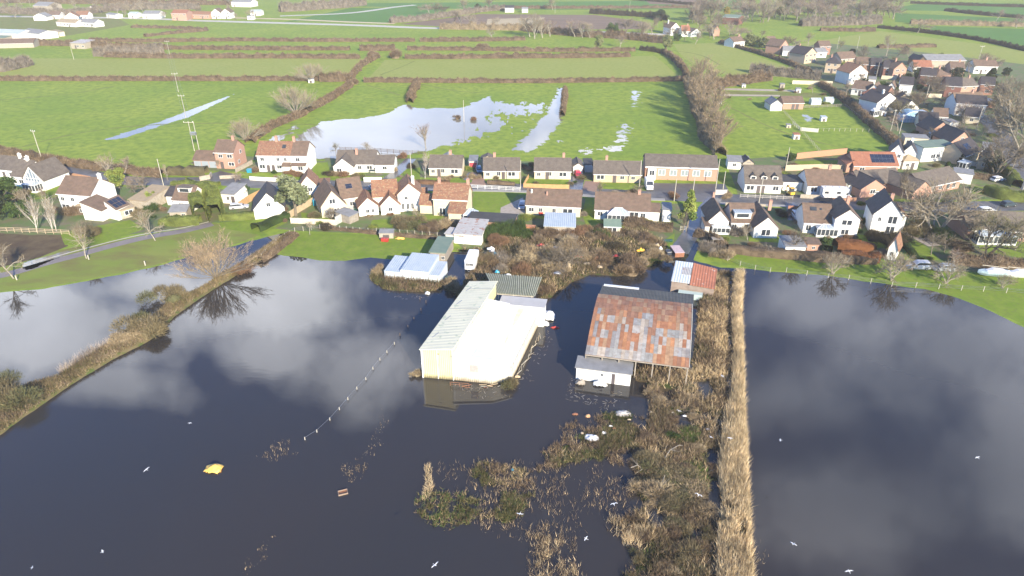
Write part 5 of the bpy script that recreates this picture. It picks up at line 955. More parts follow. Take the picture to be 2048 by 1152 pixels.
hz_('buff brick house turned sideways near the right hand road', (1958, 318), (1985, 322), 3, 8, 2.4, 'buff', 'brown', 'y', wins=[(.5, 1, 1.2, 1.1)])
# garages between the bungalows
hz_('flat roofed garage with red door between the first and second bungalow', (938, 323), (954, 323), 2.2, 6, .1, 'white', 'slate', 'f', wins=[], doors=[(.5, 2.2, 1.9, DRR_ME)], name='garage', cat='garage')
hz_('white garage with metal door between the third and fourth bungalow', (1170, 330), (1187, 330), 2.2, 6, .1, 'white', 'black', 'f', wins=[], doors=[(.5, 2.3, 1.9, DRW_ME)], name='garage', cat='garage')
hz_('white gabled garage beside the red car', (1147, 333), (1166, 333), 2.3, 6, .9, 'white', 'grey', 'y', wins=[], doors=[(.5, 2.3, 1.9, DRW_ME)], name='garage', cat='garage')
hz_('small pale outhouse behind the gap of the first two bungalows', (884, 316), (906, 316), 2, 3, .9, 'stone', 'slate', 'y', wins=[], name='shed', cat='shed')
hz_('small gabled shed behind the second bungalow', (963, 318), (988, 318), 2.2, 3, .9, 'stone', 'grey', 'y', wins=[], name='shed', cat='shed')
# ---- row south of the road
hz_('large white house with brown roof and a catslide wing carrying solar panels', (114, 386), (180, 391), 5.0, 8.5, 3.0, 'white', 'brown', wins=[(.12, 3.0, 1.1, 1.1), (.42, 3.0, 1.1, 1.1), (.84, 3.0, 1.1, 1.1), (.15, .6, 2.2, 1.6), (.5, .8, 1.2, 1.2)], ch=[(1.03, 4.2, 8.0, 'w')], vols=[(1.0, -3.6, 1.55, 1.9, 2.6, 1.9, 'l')], doors=[(.62,)])
def catslide():
    c = [G(207, 402, 4.4), G(232, 420, 2.8), G(260, 408, 2.8), G(237, 389, 4.4)]; m = MB().slab([tuple(p) for p in c], .15)
    o = m.build('catslide_roof', RF['brown']); o.name = 'solar_lean_to'; r = thing('lean_to', 'low brown lean-to roof with six solar panels on the white house', 'lean-to', (c[0].x, c[0].y, 0))
    o.parent = r; o.location = (-c[0].x, -c[0].y, 0); o.name = 'roof'; nrm = (c[1] - c[0]).cross(c[3] - c[0]).normalized(); nrm *= 1 if nrm.z > 0 else -1
    def q(a, b): return c[0].lerp(c[1], a).lerp(c[3].lerp(c[2], a), b) + nrm * .06
    for i in range(2):
        for j in range(3):
            a0, a1 = .14 + .38 * i, .48 + .38 * i; b0, b1 = .12 + .26 * j, .35 + .26 * j; p = MB().slab([tuple(q(a0, b0)), tuple(q(a1, b0)), tuple(q(a1, b1)), tuple(q(a0, b1))], .05).build('solar_panel', solar, r); p.location = (-c[0].x, -c[0].y, 0)
    w = MB(); b = [Vector((p.x, p.y, -.2)) for p in c]; t = [p - Vector((0, 0, .17)) for p in c]; w.add(b + t, [(0, 1, 5, 4), (1, 2, 6, 5), (2, 3, 7, 6), (3, 0, 4, 7)]); o2 = w.build('wall', white, r); o2.location = (-c[0].x, -c[0].y, 0)
catslide()
hz_('low outbuilding with a tan felt roof right of the solar lean-to', (258, 399), (292, 403), 2.6, 8.5, 1.0, 'stone', 'tan', 'b', wins=[], name='outbuilding', cat='building')
hz_('open fronted shed with flat tan roof at the foot of the solar lean-to', (236, 422), (268, 414), 2.3, 4, .4, 'stone', 'tan', 'b', wins=[(.6, .7, 2, 1.2)], name='shed', cat='shed')
hz_('white bungalow with brown roof and a box dormer behind the golden hedge', (345, 399), (384, 401), 2.8, 6.5, 2.6, 'white', 'brown', vols=[(-.72, 3, .05, 9, 2.6, 1.4, 'x')], rmat2=('dark', [1]), dorm=[(.5, 1.6, 3.9, 3.4, 1.5, 2.5, True)], wins=[(.4, .9, 1.4, 1.1), (-.3, .8, 2.2, 1.3, 3)])
hz_('small white lean-to cottage left of the arched hedge gap', (441, 387), (468, 389), 2.6, 6, .8, 'white', 'slate', 'b', wins=[(.5, .9, .8, 1.1)], doors=[(.85,)])
hz_('slate roofed shed behind the golden hedge', (338, 424), (372, 423), 1.9, 3, .7, 'stone', 'slate', 'b', wins=[(.8, .5, .9, .9)], name='shed', cat='shed')
hz_('white house with its gable end facing us, dark slates and weathered grey boarding', (507, 419), (568, 413), 2.6, 9, 3.8, 'white', 'dark', 'y', wins=[(.5, 2.9, 1.0, 1.1)])
hz_('white cottage with tan brown roof mostly hidden by the grey green tree', (600, 371), (632, 369), 2.8, 7, 2.4, 'white', 'rust', 'y', wins=[(.6, 1, 1.2, 1.1)], vols=[(1.0, 1, 1.8, 6, 2.3, .1, 'f')])
hz_('chocolate roofed house with a cream front gable and blue shed beside it', (683, 397), (727, 391), 3.2, 8.5, 3.6, 'cream', 'brown', vols=[(-1.02, -3.2, .06, 7, 2.9, 3.7, 'y')], sun=[(.45, .55, 1.6, 1.3)], wins=[(-.5, 3.3, 1.5, 1.3, -3.2), (.45, .9, 1.2, 1.2), (-.35, .7, 1.4, 1.4, -3.2)], doors=[(-.7, 1.8, 2.0, DRW_ME, -3.2)])
hz_('rambling white cottage with several weathered orange tiled gables', (795, 389), (842, 386), 4.6, 7.5, 2.6, 'white', 'rust', 'y', vols=[(-1.05, 1.5, .0, 8, 4.0, 2.9, 'x'), (-.75, -1.5, .05, 3.5, 2.5, 2.4, 'y'), (1.0, 3, 1.3, 7, 3, 1, 'x')], ch=[(.7, 2.5, 7.0, 'w')], wins=[(.35, 3.1, .9, .9), (.2, .5, .7, 1.7), (.4, .5, .7, 1.7), (.6, .5, .7, 1.7), (-.35, .9, 1, 1, -1.5)])
hz_('low white cottage wing with an orange tiled gable at the foot of the rambling cottage', (717, 415), (756, 411), 2.4, 6.5, 2.2, 'white', 'rust', 'y', wins=[(.45, .7, .9, 1), (.72, .7, .6, 1)])
hz_('cream cottage with weathered orange roof and chimneys at both ends', (866, 396), (934, 399), 4.6, 6.5, 2.8, 'cream', 'rust', ch=[(.12, 3.3, 7.5, 'b'), (.97, 3.3, 7.5, 'b')], wins=[(.5, 3.1, .5, .8), (.26, .2, 1.6, 2.0)], vols=[(-.44, 1, .0, 5, 2.6, 1.7, 'x'), (.52, -3.2, .98, 0, 2.3, 1.5, 'b')], cons=[(1.16, 3.2, 3.2, 2.1, .8, -1)])
hz_('terracotta roofed bungalow with a white gable end and long brown roof, south of the road', (1052, 409), (1161, 414), 2.7, 8.5, 2.7, 'cream', 'brown', wins=[(.1, .9, 1.3, 1.1), (.27, .9, .9, 1.1), (.52, .9, .9, 1.1), (.77, .7, 2.6, 1.4)], ch=[(.08, 3, 5.0, 'w', .5), (.37, 2.6, 4.7, 'b', .5)], name='bungalow')
hz_('white and brick bungalow with a white gabled conservatory in the middle', (1190, 418), (1300, 423), 2.6, 8.5, 2.8, 'white', 'brown', wins=[(.1, .9, 1.3, 1.1), (.72, .9, 2.2, 1.4), (.88, .9, 1.2, 1.2)], doors=[(.26,), (.62,)], ch=[(.8, 4.2, 5.2, 'b')], cons=[(.43, 5.2, 2.6, 2.2, 1.2)], name='bungalow', vols=[(.98, .4, 1.18, 6, 2.5, .9, 'x')])
hz_('narrow white garage at the right end of the conservatory bungalow', (1326, 420), (1343, 421), 3.0, 5, .1, 'white', 'slate', 'f', wins=[], name='garage', cat='garage')
hz_('white cottage with its gable facing us and a dark brown roof with tall brick finial', (1418, 441), (1458, 442), 2.8, 9, 2.5, 'white', 'brown', 'y', ch=[(.5, 8.6, 5.8, 'b', .7)], wins=[], doors=[(.15, 1.1, 2.0)], cons=[(.6, 4.0, 1.6, 1.6, .3)], vols=[(-.22, -1.5, 0, 3, 2.0, .3, 'b')])
hz_('white bungalow with a flat topped dormer and a white gabled wing', (1464, 444), (1512, 445), 2.6, 8.5, 3.0, 'white', 'brown', dorm=[(.45, .7, 3.1, 3.8, 1.5, 3, True, RF['blue'])], vols=[(.8, -3.0, 1.78, 7, 2.6, 2.5, 'y')], wins=[(.12, .9, 1.1, 1.2), (.7, .3, 2.0, 1.9), (1.3, .6, 2.2, 1.6, -3.0)], ch=[(1.66, 3.5, 5.6, 'b')], sun=[(.9, .6, .9, .9)])
hz_('white house with brown roof, a two storey white front gable and brick chimney', (1609, 444), (1665, 447), 2.7, 8.5, 3.0, 'white', 'brown', vols=[(1.0, -1.4, 1.86, 7.2, 4.6, 2.2, 'y')], sun=[(.35, .7, 1.5, 1.0), (.62, .7, .5, .6)], wins=[(.18, .6, 1.2, 1.5), (1.42, 3.0, 2.4, 1.3, -1.4), (1.42, .7, 1.8, 1.3, -1.4)], cons=[(.78, 4.6, 2.2, 2.0, .6)], ch=[(1.6, 4.5, 6.6, 'b')])
hz_('tall narrow white house with dark roof, skylights and an exposed orange gable slope', (1748, 427), (1805, 432), 4.8, 8.5, 3.4, 'white', 'dark', 'y', vols=[(.95, 1, 1.2, 7, 4.2, 1.6, 'l')], ch=[(.55, 1.8, 8.0, 'b')], wins=[(.25, 3.0, .7, 1.1), (.7, 2.6, 2.0, 2.0), (.7, .3, 2.0, 1.8)], rmat2=('rust', [1]))
hz_('tiny white cottage with tiled roof at the end of the copper hedges', (1778, 494), (1796, 498), 2.8, 4.5, 2.2, 'white', 'rust', 'y', wins=[(.5, 1.0, .7, .9)], name='outbuilding', cat='building')
hz_('long brown roofed bungalow at the right edge with conservatories in front', (1938, 459), (2070, 463), 2.6, 9, 2.8, 'pbrick', 'grey', cons=[(.2, 3.4, 2.6), (.48, 5.2, 2.6, 2.1, .6)], wins=[(.78, .8, 1.6, 1.3), (.93, .8, 1.6, 1.3)], name='bungalow')
# outbuildings south of the road
hz_('pale blue sheet roofed garage below the terracotta bungalow', (1089, 452), (1150, 454), 2.2, 7, .5, 'stone', 'blue', 'b', wins=[(.4, .6, 1, 1)], name='garage', cat='garage')
hz_('green roofed summerhouse with glazed front in the bungalow garden', (1209, 452), (1241, 453), 2.0, 4, .8, 'cream', 'green', 'x', wins=[(.5, .6, 2.2, 1.1)], name='summerhouse', cat='shed')
hz_('long brick outbuilding with flat black roof behind the corrugated sheds', (934, 441), (1026, 447), 2.5, 5.5, .1, 'pbrick', 'black', 'f', wins=[(.3, .9, 1.2, 1), (.75, .9, 1.2, 1)], name='outbuilding', cat='building')
hz_('white shed with broad weathered corrugated roof', (908, 467), (962, 471), 2.4, 7.5, .7, 'white', 'corr', 'b', wins=[], name='shed', cat='shed')
hz_('small white shed with rusty roof left of the broad corrugated one', (891, 467), (927, 473), 1.9, 2.6, .4, 'white', 'corr', 'b', wins=[(.35, .6, 1.1, .7)], name='shed', cat='shed')
hz_('green roofed timber shed with open doorways above the flooded sheds', (860, 504), (890, 506), 2.4, 7.5, .25, 'weathered_timber', 'green', 'b', wins=[(.85, .8, .8, .8)], name='shed', cat='shed')
hz_('grey roofed garden shed left of the white rambling cottage', (698, 433), (716, 425), 2.0, 4.5, .3, 'weathered_timber', 'slate', 'b', wins=[], name='shed', cat='shed')
hz_('small white garage with grey roof below the skylight house', (1572, 493), (1612, 494), 2.3, 5, .3, 'white', 'slate', 'b', wins=[], name='garage', cat='garage')
hz_('small brick store next to the white garage below the skylight house', (1616, 488), (1641, 489), 2.0, 3, .2, 'pbrick', 'brown', 'b', wins=[(.5, .8, .7, .7)], name='outbuilding', cat='building')
hz_('brown summerhouse on a timber deck by the large white house', (152, 413), (183, 412), 2.3, 3, .5, 'dark_timber', 'tan', 'h', wins=[(.3, .7, 1, 1), (.7, .7, 1, 1)], name='summerhouse', cat='shed')
# ---- the village at the upper right
for a in [
    ('brick gabled house at the far end of the village street', (1561, 93), (1577, 90), 4.5, 9, 3, 'pbrick', 'brown', 'y', dict()),
    ('white low house in front of the farthest brick gable', (1566, 101), (1590, 102), 2.8, 7, 2, 'white', 'slate', 'x', dict()),
    ('buff gabled house with dark slates near the field hedge', (1611, 109), (1634, 106), 4.8, 10, 3, 'buff', 'dark', 'y', dict(ch=[(.5, 8, 7.6)])),
    ('white extension right of the buff gabled house', (1634, 104), (1654, 104), 3, 7, 1.5, 'white', 'slate', 'x', dict()),
    ('dark hip roofed house with buff end wall in the village', (1652, 126), (1680, 128), 4.6, 9, 2.8, 'buff', 'dark', 'h', dict(ch=[(.3, 4, 7)])),
    ('brown gabled house behind the dark hip roofed house', (1682, 118), (1714, 116), 4.6, 8, 2.6, 'buff', 'brown', 'x', dict()),
    ('tall white gabled house with pinkish roof, largest of the village', (1700, 146), (1736, 144), 5.2, 9, 3.2, 'white', 'rust', 'y', dict(wins=[(.3, 3.4, 1, 1.2), (.6, 3.4, 1, 1.2), (.3, 1, 1, 1.2), (.6, 1, 1, 1.2)])),
    ('dark roofed terrace house left in the middle of the village', (1714, 128), (1740, 129), 4.8, 8, 2.6, 'pbrick', 'brown', 'x', dict()),
    ('dark roofed terrace house in the middle of the village', (1742, 130), (1764, 131), 4.8, 8, 2.6, 'dbrick', 'dark', 'x', dict()),
    ('dark roofed terrace house at the right of the terrace', (1768, 135), (1788, 136), 4.8, 8, 2.6, 'dbrick', 'dark', 'x', dict()),
    ('pinkish brick gabled house with chimney right of the terrace', (1788, 138), (1814, 137), 4.8, 9, 2.8, 'pbrick', 'brown', 'y', dict(ch=[(.45, 4, 7.6)])),
    ('white cottage with red tiles before the long grey barn', (1828, 133), (1864, 134), 2.8, 7, 2.4, 'white', 'red', 'x', dict()),
    ('long white farmhouse with brown roof at the upper right', (1950, 132), (1996, 133), 3.6, 8, 2.2, 'white', 'brown', 'x', dict(ch=[(.6, 4, 5.9)])),
    ('red brick house with dark roof left of the dark evergreens', (1842, 150), (1872, 152), 4.8, 8, 2.6, 'dbrick', 'dark', 'x', dict(ch=[(.7, 4, 7.4)])),
    ('tan brick house adjoining the red brick house', (1874, 152), (1902, 151), 4.4, 8, 2.2, 'pbrick', 'brown', 'h', dict(ch=[(.5, 4, 6.8)])),
    ('dark slated brick house with long front, right middle of the village', (1892, 171), (1924, 173), 4.8, 9, 2.8, 'dbrick', 'dark', 'x', dict()),
    ('orange brick house with grey roof at its right end', (1924, 173), (1956, 171), 4.6, 8, 2.4, 'pbrick', 'grey', 'x', dict(ch=[(.8, 4, 7)])),
    ('dark roofed annexe below the dark slated brick house', (1874, 164), (1896, 168), 2.6, 7, 2, 'brick', 'dark', 'x', dict()),
    ('low white bungalow with brown roof and brick gable under the tall white house', (1704, 176), (1738, 180), 2.8, 8, 2.6, 'white', 'brown', 'x', dict(vols=[(.95, -.5, 1.6, 6.5, 2.8, 2.6, 'y')])),
    ('dark roofed cottage below the low white bungalow', (1748, 184), (1772, 188), 2.8, 7, 2.4, 'brick', 'dark', 'x', dict()),
    ('white two storey house with a bay and tall gable by the round headed tree', (1755, 205), (1796, 199), 4.8, 8, 3.0, 'white', 'dark', 'y', dict(ch=[(.4, 2, 7.5, 'w')], wins=[(.22, 3.2, .9, 1.1), (.4, 3.2, .9, 1.1), (.3, .8, 2, 1.2)], cons=[(-.15, 3, 2)])),
    ('red hip roofed brick annexe beside the white two storey house', (1743, 192), (1764, 190), 4.0, 5, 2.4, 'brick', 'red', 'h', dict()),
    ('black roofed bungalow with white gable below the round headed tree', (1801, 219), (1838, 216), 2.8, 9, 3.0, 'white', 'dark', 'y', dict()),
    ('dark roofed bungalow with long white fascia right of the glass arch', (1838, 243), (1876, 246), 2.6, 8, 2.6, 'cream', 'dark', 'x', dict()),
    ('bungalow with buff gable and dark roof beside the village street', (1862, 262), (1902, 262), 2.7, 9, 3.0, 'pbrick', 'dark', 'y', dict(cons=[(.1, 3, 2)])),
    ('bungalow with white bargeboards and black roof, near the road bend', (1902, 284), (1944, 283), 2.7, 9, 3.2, 'pbrick', 'dark', 'y', dict(vols=[(.7, 3, 1.25, 9, 2.6, 2, 'x')])),
    ('low cream building with three wide windows at the corner of the paddock', (1811, 275), (1858, 278), 2.6, 5, .2, 'cream', 'slate', 'f', dict(wins=[(.2, .8, 1.8, 1), (.5, .8, 1.8, 1), (.78, .8, 1.8, 1)])),
    ('long whitewashed terrace with dark roof on the village street', (1914, 206), (1974, 210), 4.8, 8, 2.4, 'white', 'dark', 'x', dict(wins=[(.1, 3, 1, 1.2), (.33, 3, 1, 1.2), (.6, 3, 1, 1.2), (.85, 3, 1, 1.2), (.1, .7, 1, 1.3), (.3, .7, 1, 1.3), (.6, .7, 1, 1.3), (.85, .7, 1, 1.3)])),
    ('white gable fronted house joined to the whitewashed terrace', (1893, 197), (1912, 203), 5.0, 12, 2.6, 'white', 'brown', 'y', dict(ch=[(.5, 8, 7.4)])),
    ('low garage with white roof right of the whitewashed terrace', (1968, 203), (1994, 204), 2.4, 6, .1, 'brick', 'blue', 'f', dict(wins=[])),
    ('white box extension behind the glass arch', (1838, 228), (1862, 228), 3.4, 6, .1, 'white', 'blue', 'f', dict(wins=[])),
    ('white garden room below the whitewashed terrace', (1900, 245), (1918, 245), 2.2, 5, .1, 'white', 'slate', 'f', dict(wins=[])),
    ('cottage with pale roof at the turn of the village street', (1966, 295), (1990, 298), 2.6, 6, .3, 'white', 'slate', 'b', dict(wins=[])),
    ('small white cottage with dark roof far left in the upper village cluster', (1342, 56), (1360, 55), 4.6, 9, 3, 'white', 'brown', 'y', dict(ch=[(.3, 7, 7.5, 'w')])),
    ('white cottage with red roof right of the small white cottage, far off', (1364, 62), (1380, 62), 3.6, 8, 3, 'white', 'red', 'x', dict(ch=[(.8, 4, 6.4, 'b')])),
    ('grey roofed white annexe of the far cottages', (1382, 66), (1402, 64), 2.6, 8, 2.4, 'white', 'grey', 'y', dict()),
    ('pink gabled far cottage near the green barn', (1428, 60), (1440, 60), 4, 8, 2.6, 'pbrick', 'brown', 'y', dict()),
    ('white far cottage with dark roof beside the ivy trees', (1468, 84), (1490, 82), 3.2, 8, 2.2, 'white', 'brown', 'x', dict(ch=[(.8, 4, 5.4)])),
    ('white farm buildings with pale roof at the top edge of the view', (1010, 16), (1028, 16), 3.5, 12, 1.5, 'white', 'dark', 'x', dict(wins=[])),
    ('small white shed at the top edge beside the white farm building', (1044, 18), (1056, 18), 3, 8, 1, 'white', 'slate', 'x', dict(wins=[]))]:
    hz_(*a[:9], **a[9])
for a in [
    ('grey roofed farm shed at the top left corner', (66, 11), (96, 12), 4, 14, 2.4, 'stone', 'slate', 'x'), ('white bungalow group, leftmost of the far left cluster', (66, 33), (92, 33), 3, 8, 2.2, 'white', 'slate', 'y'), ('white bungalow in the far left cluster', (96, 30), (118, 30), 3, 8, 2.2, 'white', 'brown', 'x'),
    ('white gabled house with red roof in the far left cluster', (128, 34), (156, 33), 3.6, 9, 3, 'white', 'rust', 'y'), ('long red roofed house in the far left cluster', (150, 30), (174, 30), 3.2, 8, 2.4, 'white', 'rust', 'x'), ('white bungalow below the red roofed house', (112, 44), (150, 46), 2.8, 9, 1.8, 'white', 'tan', 'x'), ('white house right of that low white bungalow', (158, 44), (188, 46), 3, 8, 2, 'white', 'slate', 'x'),
    ('small grey cottage behind the far left cluster', (176, 18), (190, 18), 3, 7, 2.4, 'white', 'grey', 'y'), ('pale blue roofed yard building beyond the far road', (256, 28), (272, 28), 3, 9, 1, 'white', 'blue', 'x'), ('wide white shed beyond the far road', (284, 28), (316, 28), 3.6, 12, 1.8, 'white', 'slate', 'x'), ('orange brick works with slim chimney beyond the far road', (342, 27), (372, 27), 5, 12, 2, 'pbrick', 'red', 'x'), ('low orange brick row beyond the far road', (376, 29), (418, 30), 3, 8, 2, 'pbrick', 'rust', 'x'),
    ('white far house with two gables beyond the far road', (422, 25), (440, 25), 4.6, 9, 2.6, 'white', 'brown', 'y'), ('second gable of the white far house beyond the far road', (442, 25), (460, 25), 4.6, 9, 2.6, 'white', 'brown', 'y'), ('pale blue shed at the far field edge', (500, 24), (520, 24), 3, 9, 1.2, 'white', 'blue', 'x'), ('white barn at the top edge above the far road', (462, 4), (500, 5), 4, 12, 2, 'white', 'slate', 'x'),
    ('large white sheet roofed barn at the left edge of the farm', (-20, 66), (36, 68), 3.5, 14, 1.5, 'white', 'blue', 'x'), ('small white barn right of the large sheet roofed barn', (40, 64), (78, 68), 3.5, 12, 1.5, 'white', 'slate', 'x'), ('dark roofed long farm shed at left', (-20, 88), (66, 86), 2.6, 10, 2, 'stone', 'brown', 'x'), ('green grey farm shed at the left edge', (-25, 75), (8, 76), 3, 6, .6, 'stone', 'green', 'b'),
    ('open farm shed with pale blue sides in the middle of the farm', (140, 86), (168, 87), 3.2, 9, .8, 'stone', 'corr', 'b'), ('white pale shed between the farm and the cottages', (96, 62), (112, 66), 2.4, 5, .4, 'cream', 'tan', 'b'), ('white caravan like hut beside the far road', (494, 33), (506, 33), 2.5, 5, .4, 'white', 'slate', 'x'), ('white roofed glasshouse at the left of the far road', (212, 28), (230, 30), 2.6, 6, .8, 'white', 'slate', 'x')]:
    hz_(*a[:9], wins=[] if a[2][0] < 110 else None)
hz_('long grey roofed timber barn beyond the village', (1855, 121), (1932, 121), 3.4, 12, 2.0, 'stone', 'slate', 'x', wins=[], name='barn', cat='barn')
hz_('dark timber barn at the left end of the long grey barn', (1838, 121), (1852, 121), 3.2, 10, 1.8, 'dark_timber', 'dark', 'y', wins=[], name='barn', cat='barn')
hz_('green metal roofed barn in the far wood', (1446, 34), (1478, 36), 5, 12, 1.4, 'dbrick', 'green', 'x', wins=[], name='barn', cat='barn')
hz_('timber stable with brown roof and pale double gable in the paddock', (1567, 206), (1608, 206), 2.5, 7, 1.8, 'pbrick', 'brown', 'x', wins=[], doors=[(.5, 1.2, 2.0), (.7, 1.2, 2.0)], name='stable', cat='stable')
hz_('white end of the paddock stable with pale sheet roof', (1542, 209), (1565, 209), 2.5, 7, 1.6, 'white', 'slate', 'y', wins=[], name='stable', cat='stable')
for a in [
    ('dark roofed house between the terrace and the round headed tree', (1800, 168), (1826, 170), 4.6, 8, 2.4, 'white', 'dark', 'x', dict()),
    ('white cottage with brown gable behind the low white bungalow', (1772, 176), (1792, 178), 3, 7, 2.4, 'white', 'brown', 'y', dict()),
    ('brown roofed house at the foot of the long grey barn', (1902, 137), (1930, 138), 4.4, 8, 2.4, 'pbrick', 'brown', 'x', dict(ch=[(.7, 4, 6.8)])),
    ('dark roofed house at the right of the brick village houses', (1962, 168), (1990, 170), 4.4, 8, 2.4, 'brick', 'dark', 'x', dict()),
    ('small bungalow between the black roofed bungalow and the street', (1868, 232), (1896, 234), 2.6, 7, 2.2, 'white', 'brown', 'x', dict()),
    ('tan garage behind the black roofed bungalow', (1800, 195), (1818, 196), 2.4, 6, 1.4, 'buff', 'brown', 'y', dict(wins=[])),
    ('white shed in the gardens below the brick gabled terrace house', (1738, 158), (1752, 159), 2.2, 4, .5, 'white', 'slate', 'b', dict(wins=[])),
    ('brown roofed house near the top of the village, behind the hip roof', (1640, 93), (1662, 93), 4.4, 8, 2.4, 'brick', 'brown', 'x', dict()),
    ('white walled house right of the wood beside the brick gable', (1540, 84), (1556, 83), 4, 8, 2.4, 'white', 'brown', 'x', dict()),
    ('slate roofed bungalow by the whitewashed terrace', (1930, 232), (1960, 235), 2.6, 8, 2.2, 'cream', 'dark', 'x', dict())]:
    hz_(*a[:9], **a[9])
# ================================================================ FLOODED BARNS
def cream_barn():
    A = G(847, 755); B = G(907, 760); zt = 5.7; W1 = (B - A).xy.length
    far = G(940, 562, zt); rz = math.atan2(B.y - A.y, B.x - A.x); ux = Vector((math.cos(rz), math.sin(rz))); d = (far - A).xy
    LN = d.length; dv = d.normalized()
    root = thing('barn', 'long cream metal barn with a low white wing, standing in the flood', 'barn', (A.x, A.y, 0), 0)
    def loc(a, b, z): q = ux * a + dv * b; return (q.x, q.y, z)
    wing_w = ((G(1023, 764) - B).xy - dv * ((G(1023, 764) - B).xy.dot(Vector((-ux.y, ux.x))) / dv.dot(Vector((-ux.y, ux.x))))).dot(ux); far2 = G(1086, 660, 0)
    m = MB(); h1, h2 = 5.3, 5.75
    P = [loc(0, 0, -.3), loc(W1, 0, -.3), loc(W1, LN, -.3), loc(0, LN, -.3), loc(0, 0, h1), loc(W1, 0, h2), loc(W1, LN, h2), loc(0, LN, h1)]
    m.add(P, [(0, 1, 5, 4), (1, 2, 6, 5), (2, 3, 7, 6), (3, 0, 4, 7)])
    m.build('wall', mat('cream_sheeting', (.72, .64, .36), (.64, .56, .3), .4, .6, c3=(.5, .43, .25), s3=.7, t3=.66, tide=(.12, .1, .05), waves=('X', .3, .5, .08)), root)
    MB().slab([loc(-.25, -.3, h1 + .2), loc(W1 + .25, -.3, h2 + .2), loc(W1 + .25, LN + .3, h2 + .2), loc(-.25, LN + .3, h1 + .2)], .16).build('roof', mat('pale_green_sheeting', (.68, .65, .48), (.62, .6, .45), .25, .65, c3=(.42, .46, .32), s3=.8, t3=.62, waves=('Y', .9, .3, .05)), root)
    st = MB()
    for b in (.14, .38, .62, .84): st.tube([loc(.5, LN * b, h1 + .27), loc(1.0, LN * b + 1.5, h1 + .31)], .06, 4)
    st.tube([loc(-.1, LN * .55, h1 + .26), loc(W1, LN * .55, h2 + .26)], .035, 4); st.tube([loc(-.1, LN * .87, h1 + .26), loc(W1, LN * .87, h2 + .26)], .035, 4)
    st.build('roof_strip', metalg, root)
    tr = MB(); tr.box((-.12, -.1, -.2), (.06, .06, h1)); o = tr.build('corner_trim', white2, root); o.rotation_euler = (0, 0, rz)
    c2 = MB().tube([loc(W1 + .02, -.06, -.2), loc(W1 + .02, -.06, h2)], .08, 5).build('corner_trim', white2, root)
    MB().tube([loc(W1 * .5, -.05, 0), loc(W1 * .5, -.05, h2 - .3)], .05, 4).build('door_track', white2, root)
    MB().box((0, 0, 0), (.35, .05, .18)).build('vent', MATS['dark_door'], root, loc(W1 * .5, -.06, 4.6), rz); MB().box((0, 0, 0), (.14, .05, .14)).build('vent', MATS['dark_door'], root, loc(W1 * .5, -.06, 2.6), rz)
    # wing: roof falls from z 4.4 at the tall wall to 3.1 at the right eave; front corner cut off
    h3, h4 = 4.5, 3.1; Q = [B.xy - A.xy, G(985, 768).xy - A.xy, G(1023, 762).xy - A.xy, G(1083, 668).xy - A.xy]
    ub = unit(np.array([ux.x, ux.y])); 
    def hh(p): t = max(0, min(1, ((p - Q[0]).dot(ux) - (p - Q[0]).dot(Vector((-ux.y, ux.x))) * dv.dot(ux) / dv.dot(Vector((-ux.y, ux.x)))) / ww)); return h3 + (h4 - h3) * t
    ww = (Q[2] - Q[0]).dot(ux) - (Q[2] - Q[0]).dot(Vector((-ux.y, ux.x))) * dv.dot(ux) / dv.dot(Vector((-ux.y, ux.x)))
    endL = LN * .80; R0 = Vector(loc(W1, endL, 0)[:2]); R1 = Vector(loc(W1 + ww, endL * 0.985, 0)[:2])
    poly = [Q[0], Q[1], Q[2], R1, R0]; top = [(p.x, p.y, hh(p)) for p in poly]; bot = [(p.x, p.y, -.3) for p in poly]; n = 5
    m = MB().add(bot + top, [(0, 1, 6, 5), (1, 2, 7, 6), (2, 3, 8, 7), (3, 4, 9, 8)]); m.build('wing_wall', mat('white_sheeting', (.74, .7, .58), (.64, .6, .48), .5, .7, c3=(.5, .42, .28), s3=.6, t3=.64, tide=(.2, .15, .08), waves=('X', .3, .5, .06)), root)
    cen = sum(poly, Vector((0, 0))) / 5; big = [cen + (p - cen) * 1.025 for p in poly]; big[0] = Q[0] + (Q[0] - Q[1]).normalized() * -.02 - dv * .3; big[4] = poly[4] + dv * .2
    MB().slab([(p.x, p.y, hh(q) + .17) for p, q in zip(big, poly)], .14).build('wing_roof', mat('yellowed_white_roof', (.78, .79, .78), (.84, .84, .82), .15, .5, c3=(.8, .8, .7), s3=.15, t3=.64), root)
    gt = MB().tube([(q.x, q.y, hh(p_) - .02) for p_, q in zip(poly[:4], [cen + (p - cen) * 1.032 for p in poly[:4]])], .07, 5); gt.build('gutter', metalg, root)
    ln = MB()
    for k in range(1, 7): a_ = poly[0].lerp(poly[4], k / 7); b_ = poly[2].lerp(poly[3], k / 7); ln.tube([(a_.x, a_.y, hh(a_) + .175), (b_.x, b_.y, hh(b_) + .175)], .022, 3)
    ln.build('sheet_joint', mat('joint_line', (.5, .47, .36), (.6, .56, .44), 2, .7), root)['kind'] = 'stuff'
    a_ = poly[0].lerp(poly[2], .75); b_ = poly[4].lerp(poly[3], .62); st2 = MB(); pts_ = ragged([(a_ + (b_ - a_) * t) for t in (.25, .45, .7, .97)] + [(a_ + (b_ - a_) * t + ux * w_) for t, w_ in ((.97, 1.1), (.7, .7), (.45, .35), (.25, .2))], .8, .35)
    me_ = bpy.data.meshes.new('moss_stain'); me_.from_pydata([(x, y, hh(Vector((x, y))) + .185) for x, y in pts_], [], [list(range(len(pts_)))]); me_.materials.append(mat('moss_stain', (.8, .74, .36), (.76, .72, .5), .8, .8)); link('moss_stain', me_, root)
    s0 = Q[0].lerp(Q[1], .45) + dv * .6; s1 = Q[0].lerp(Q[1], .95) + dv * .9
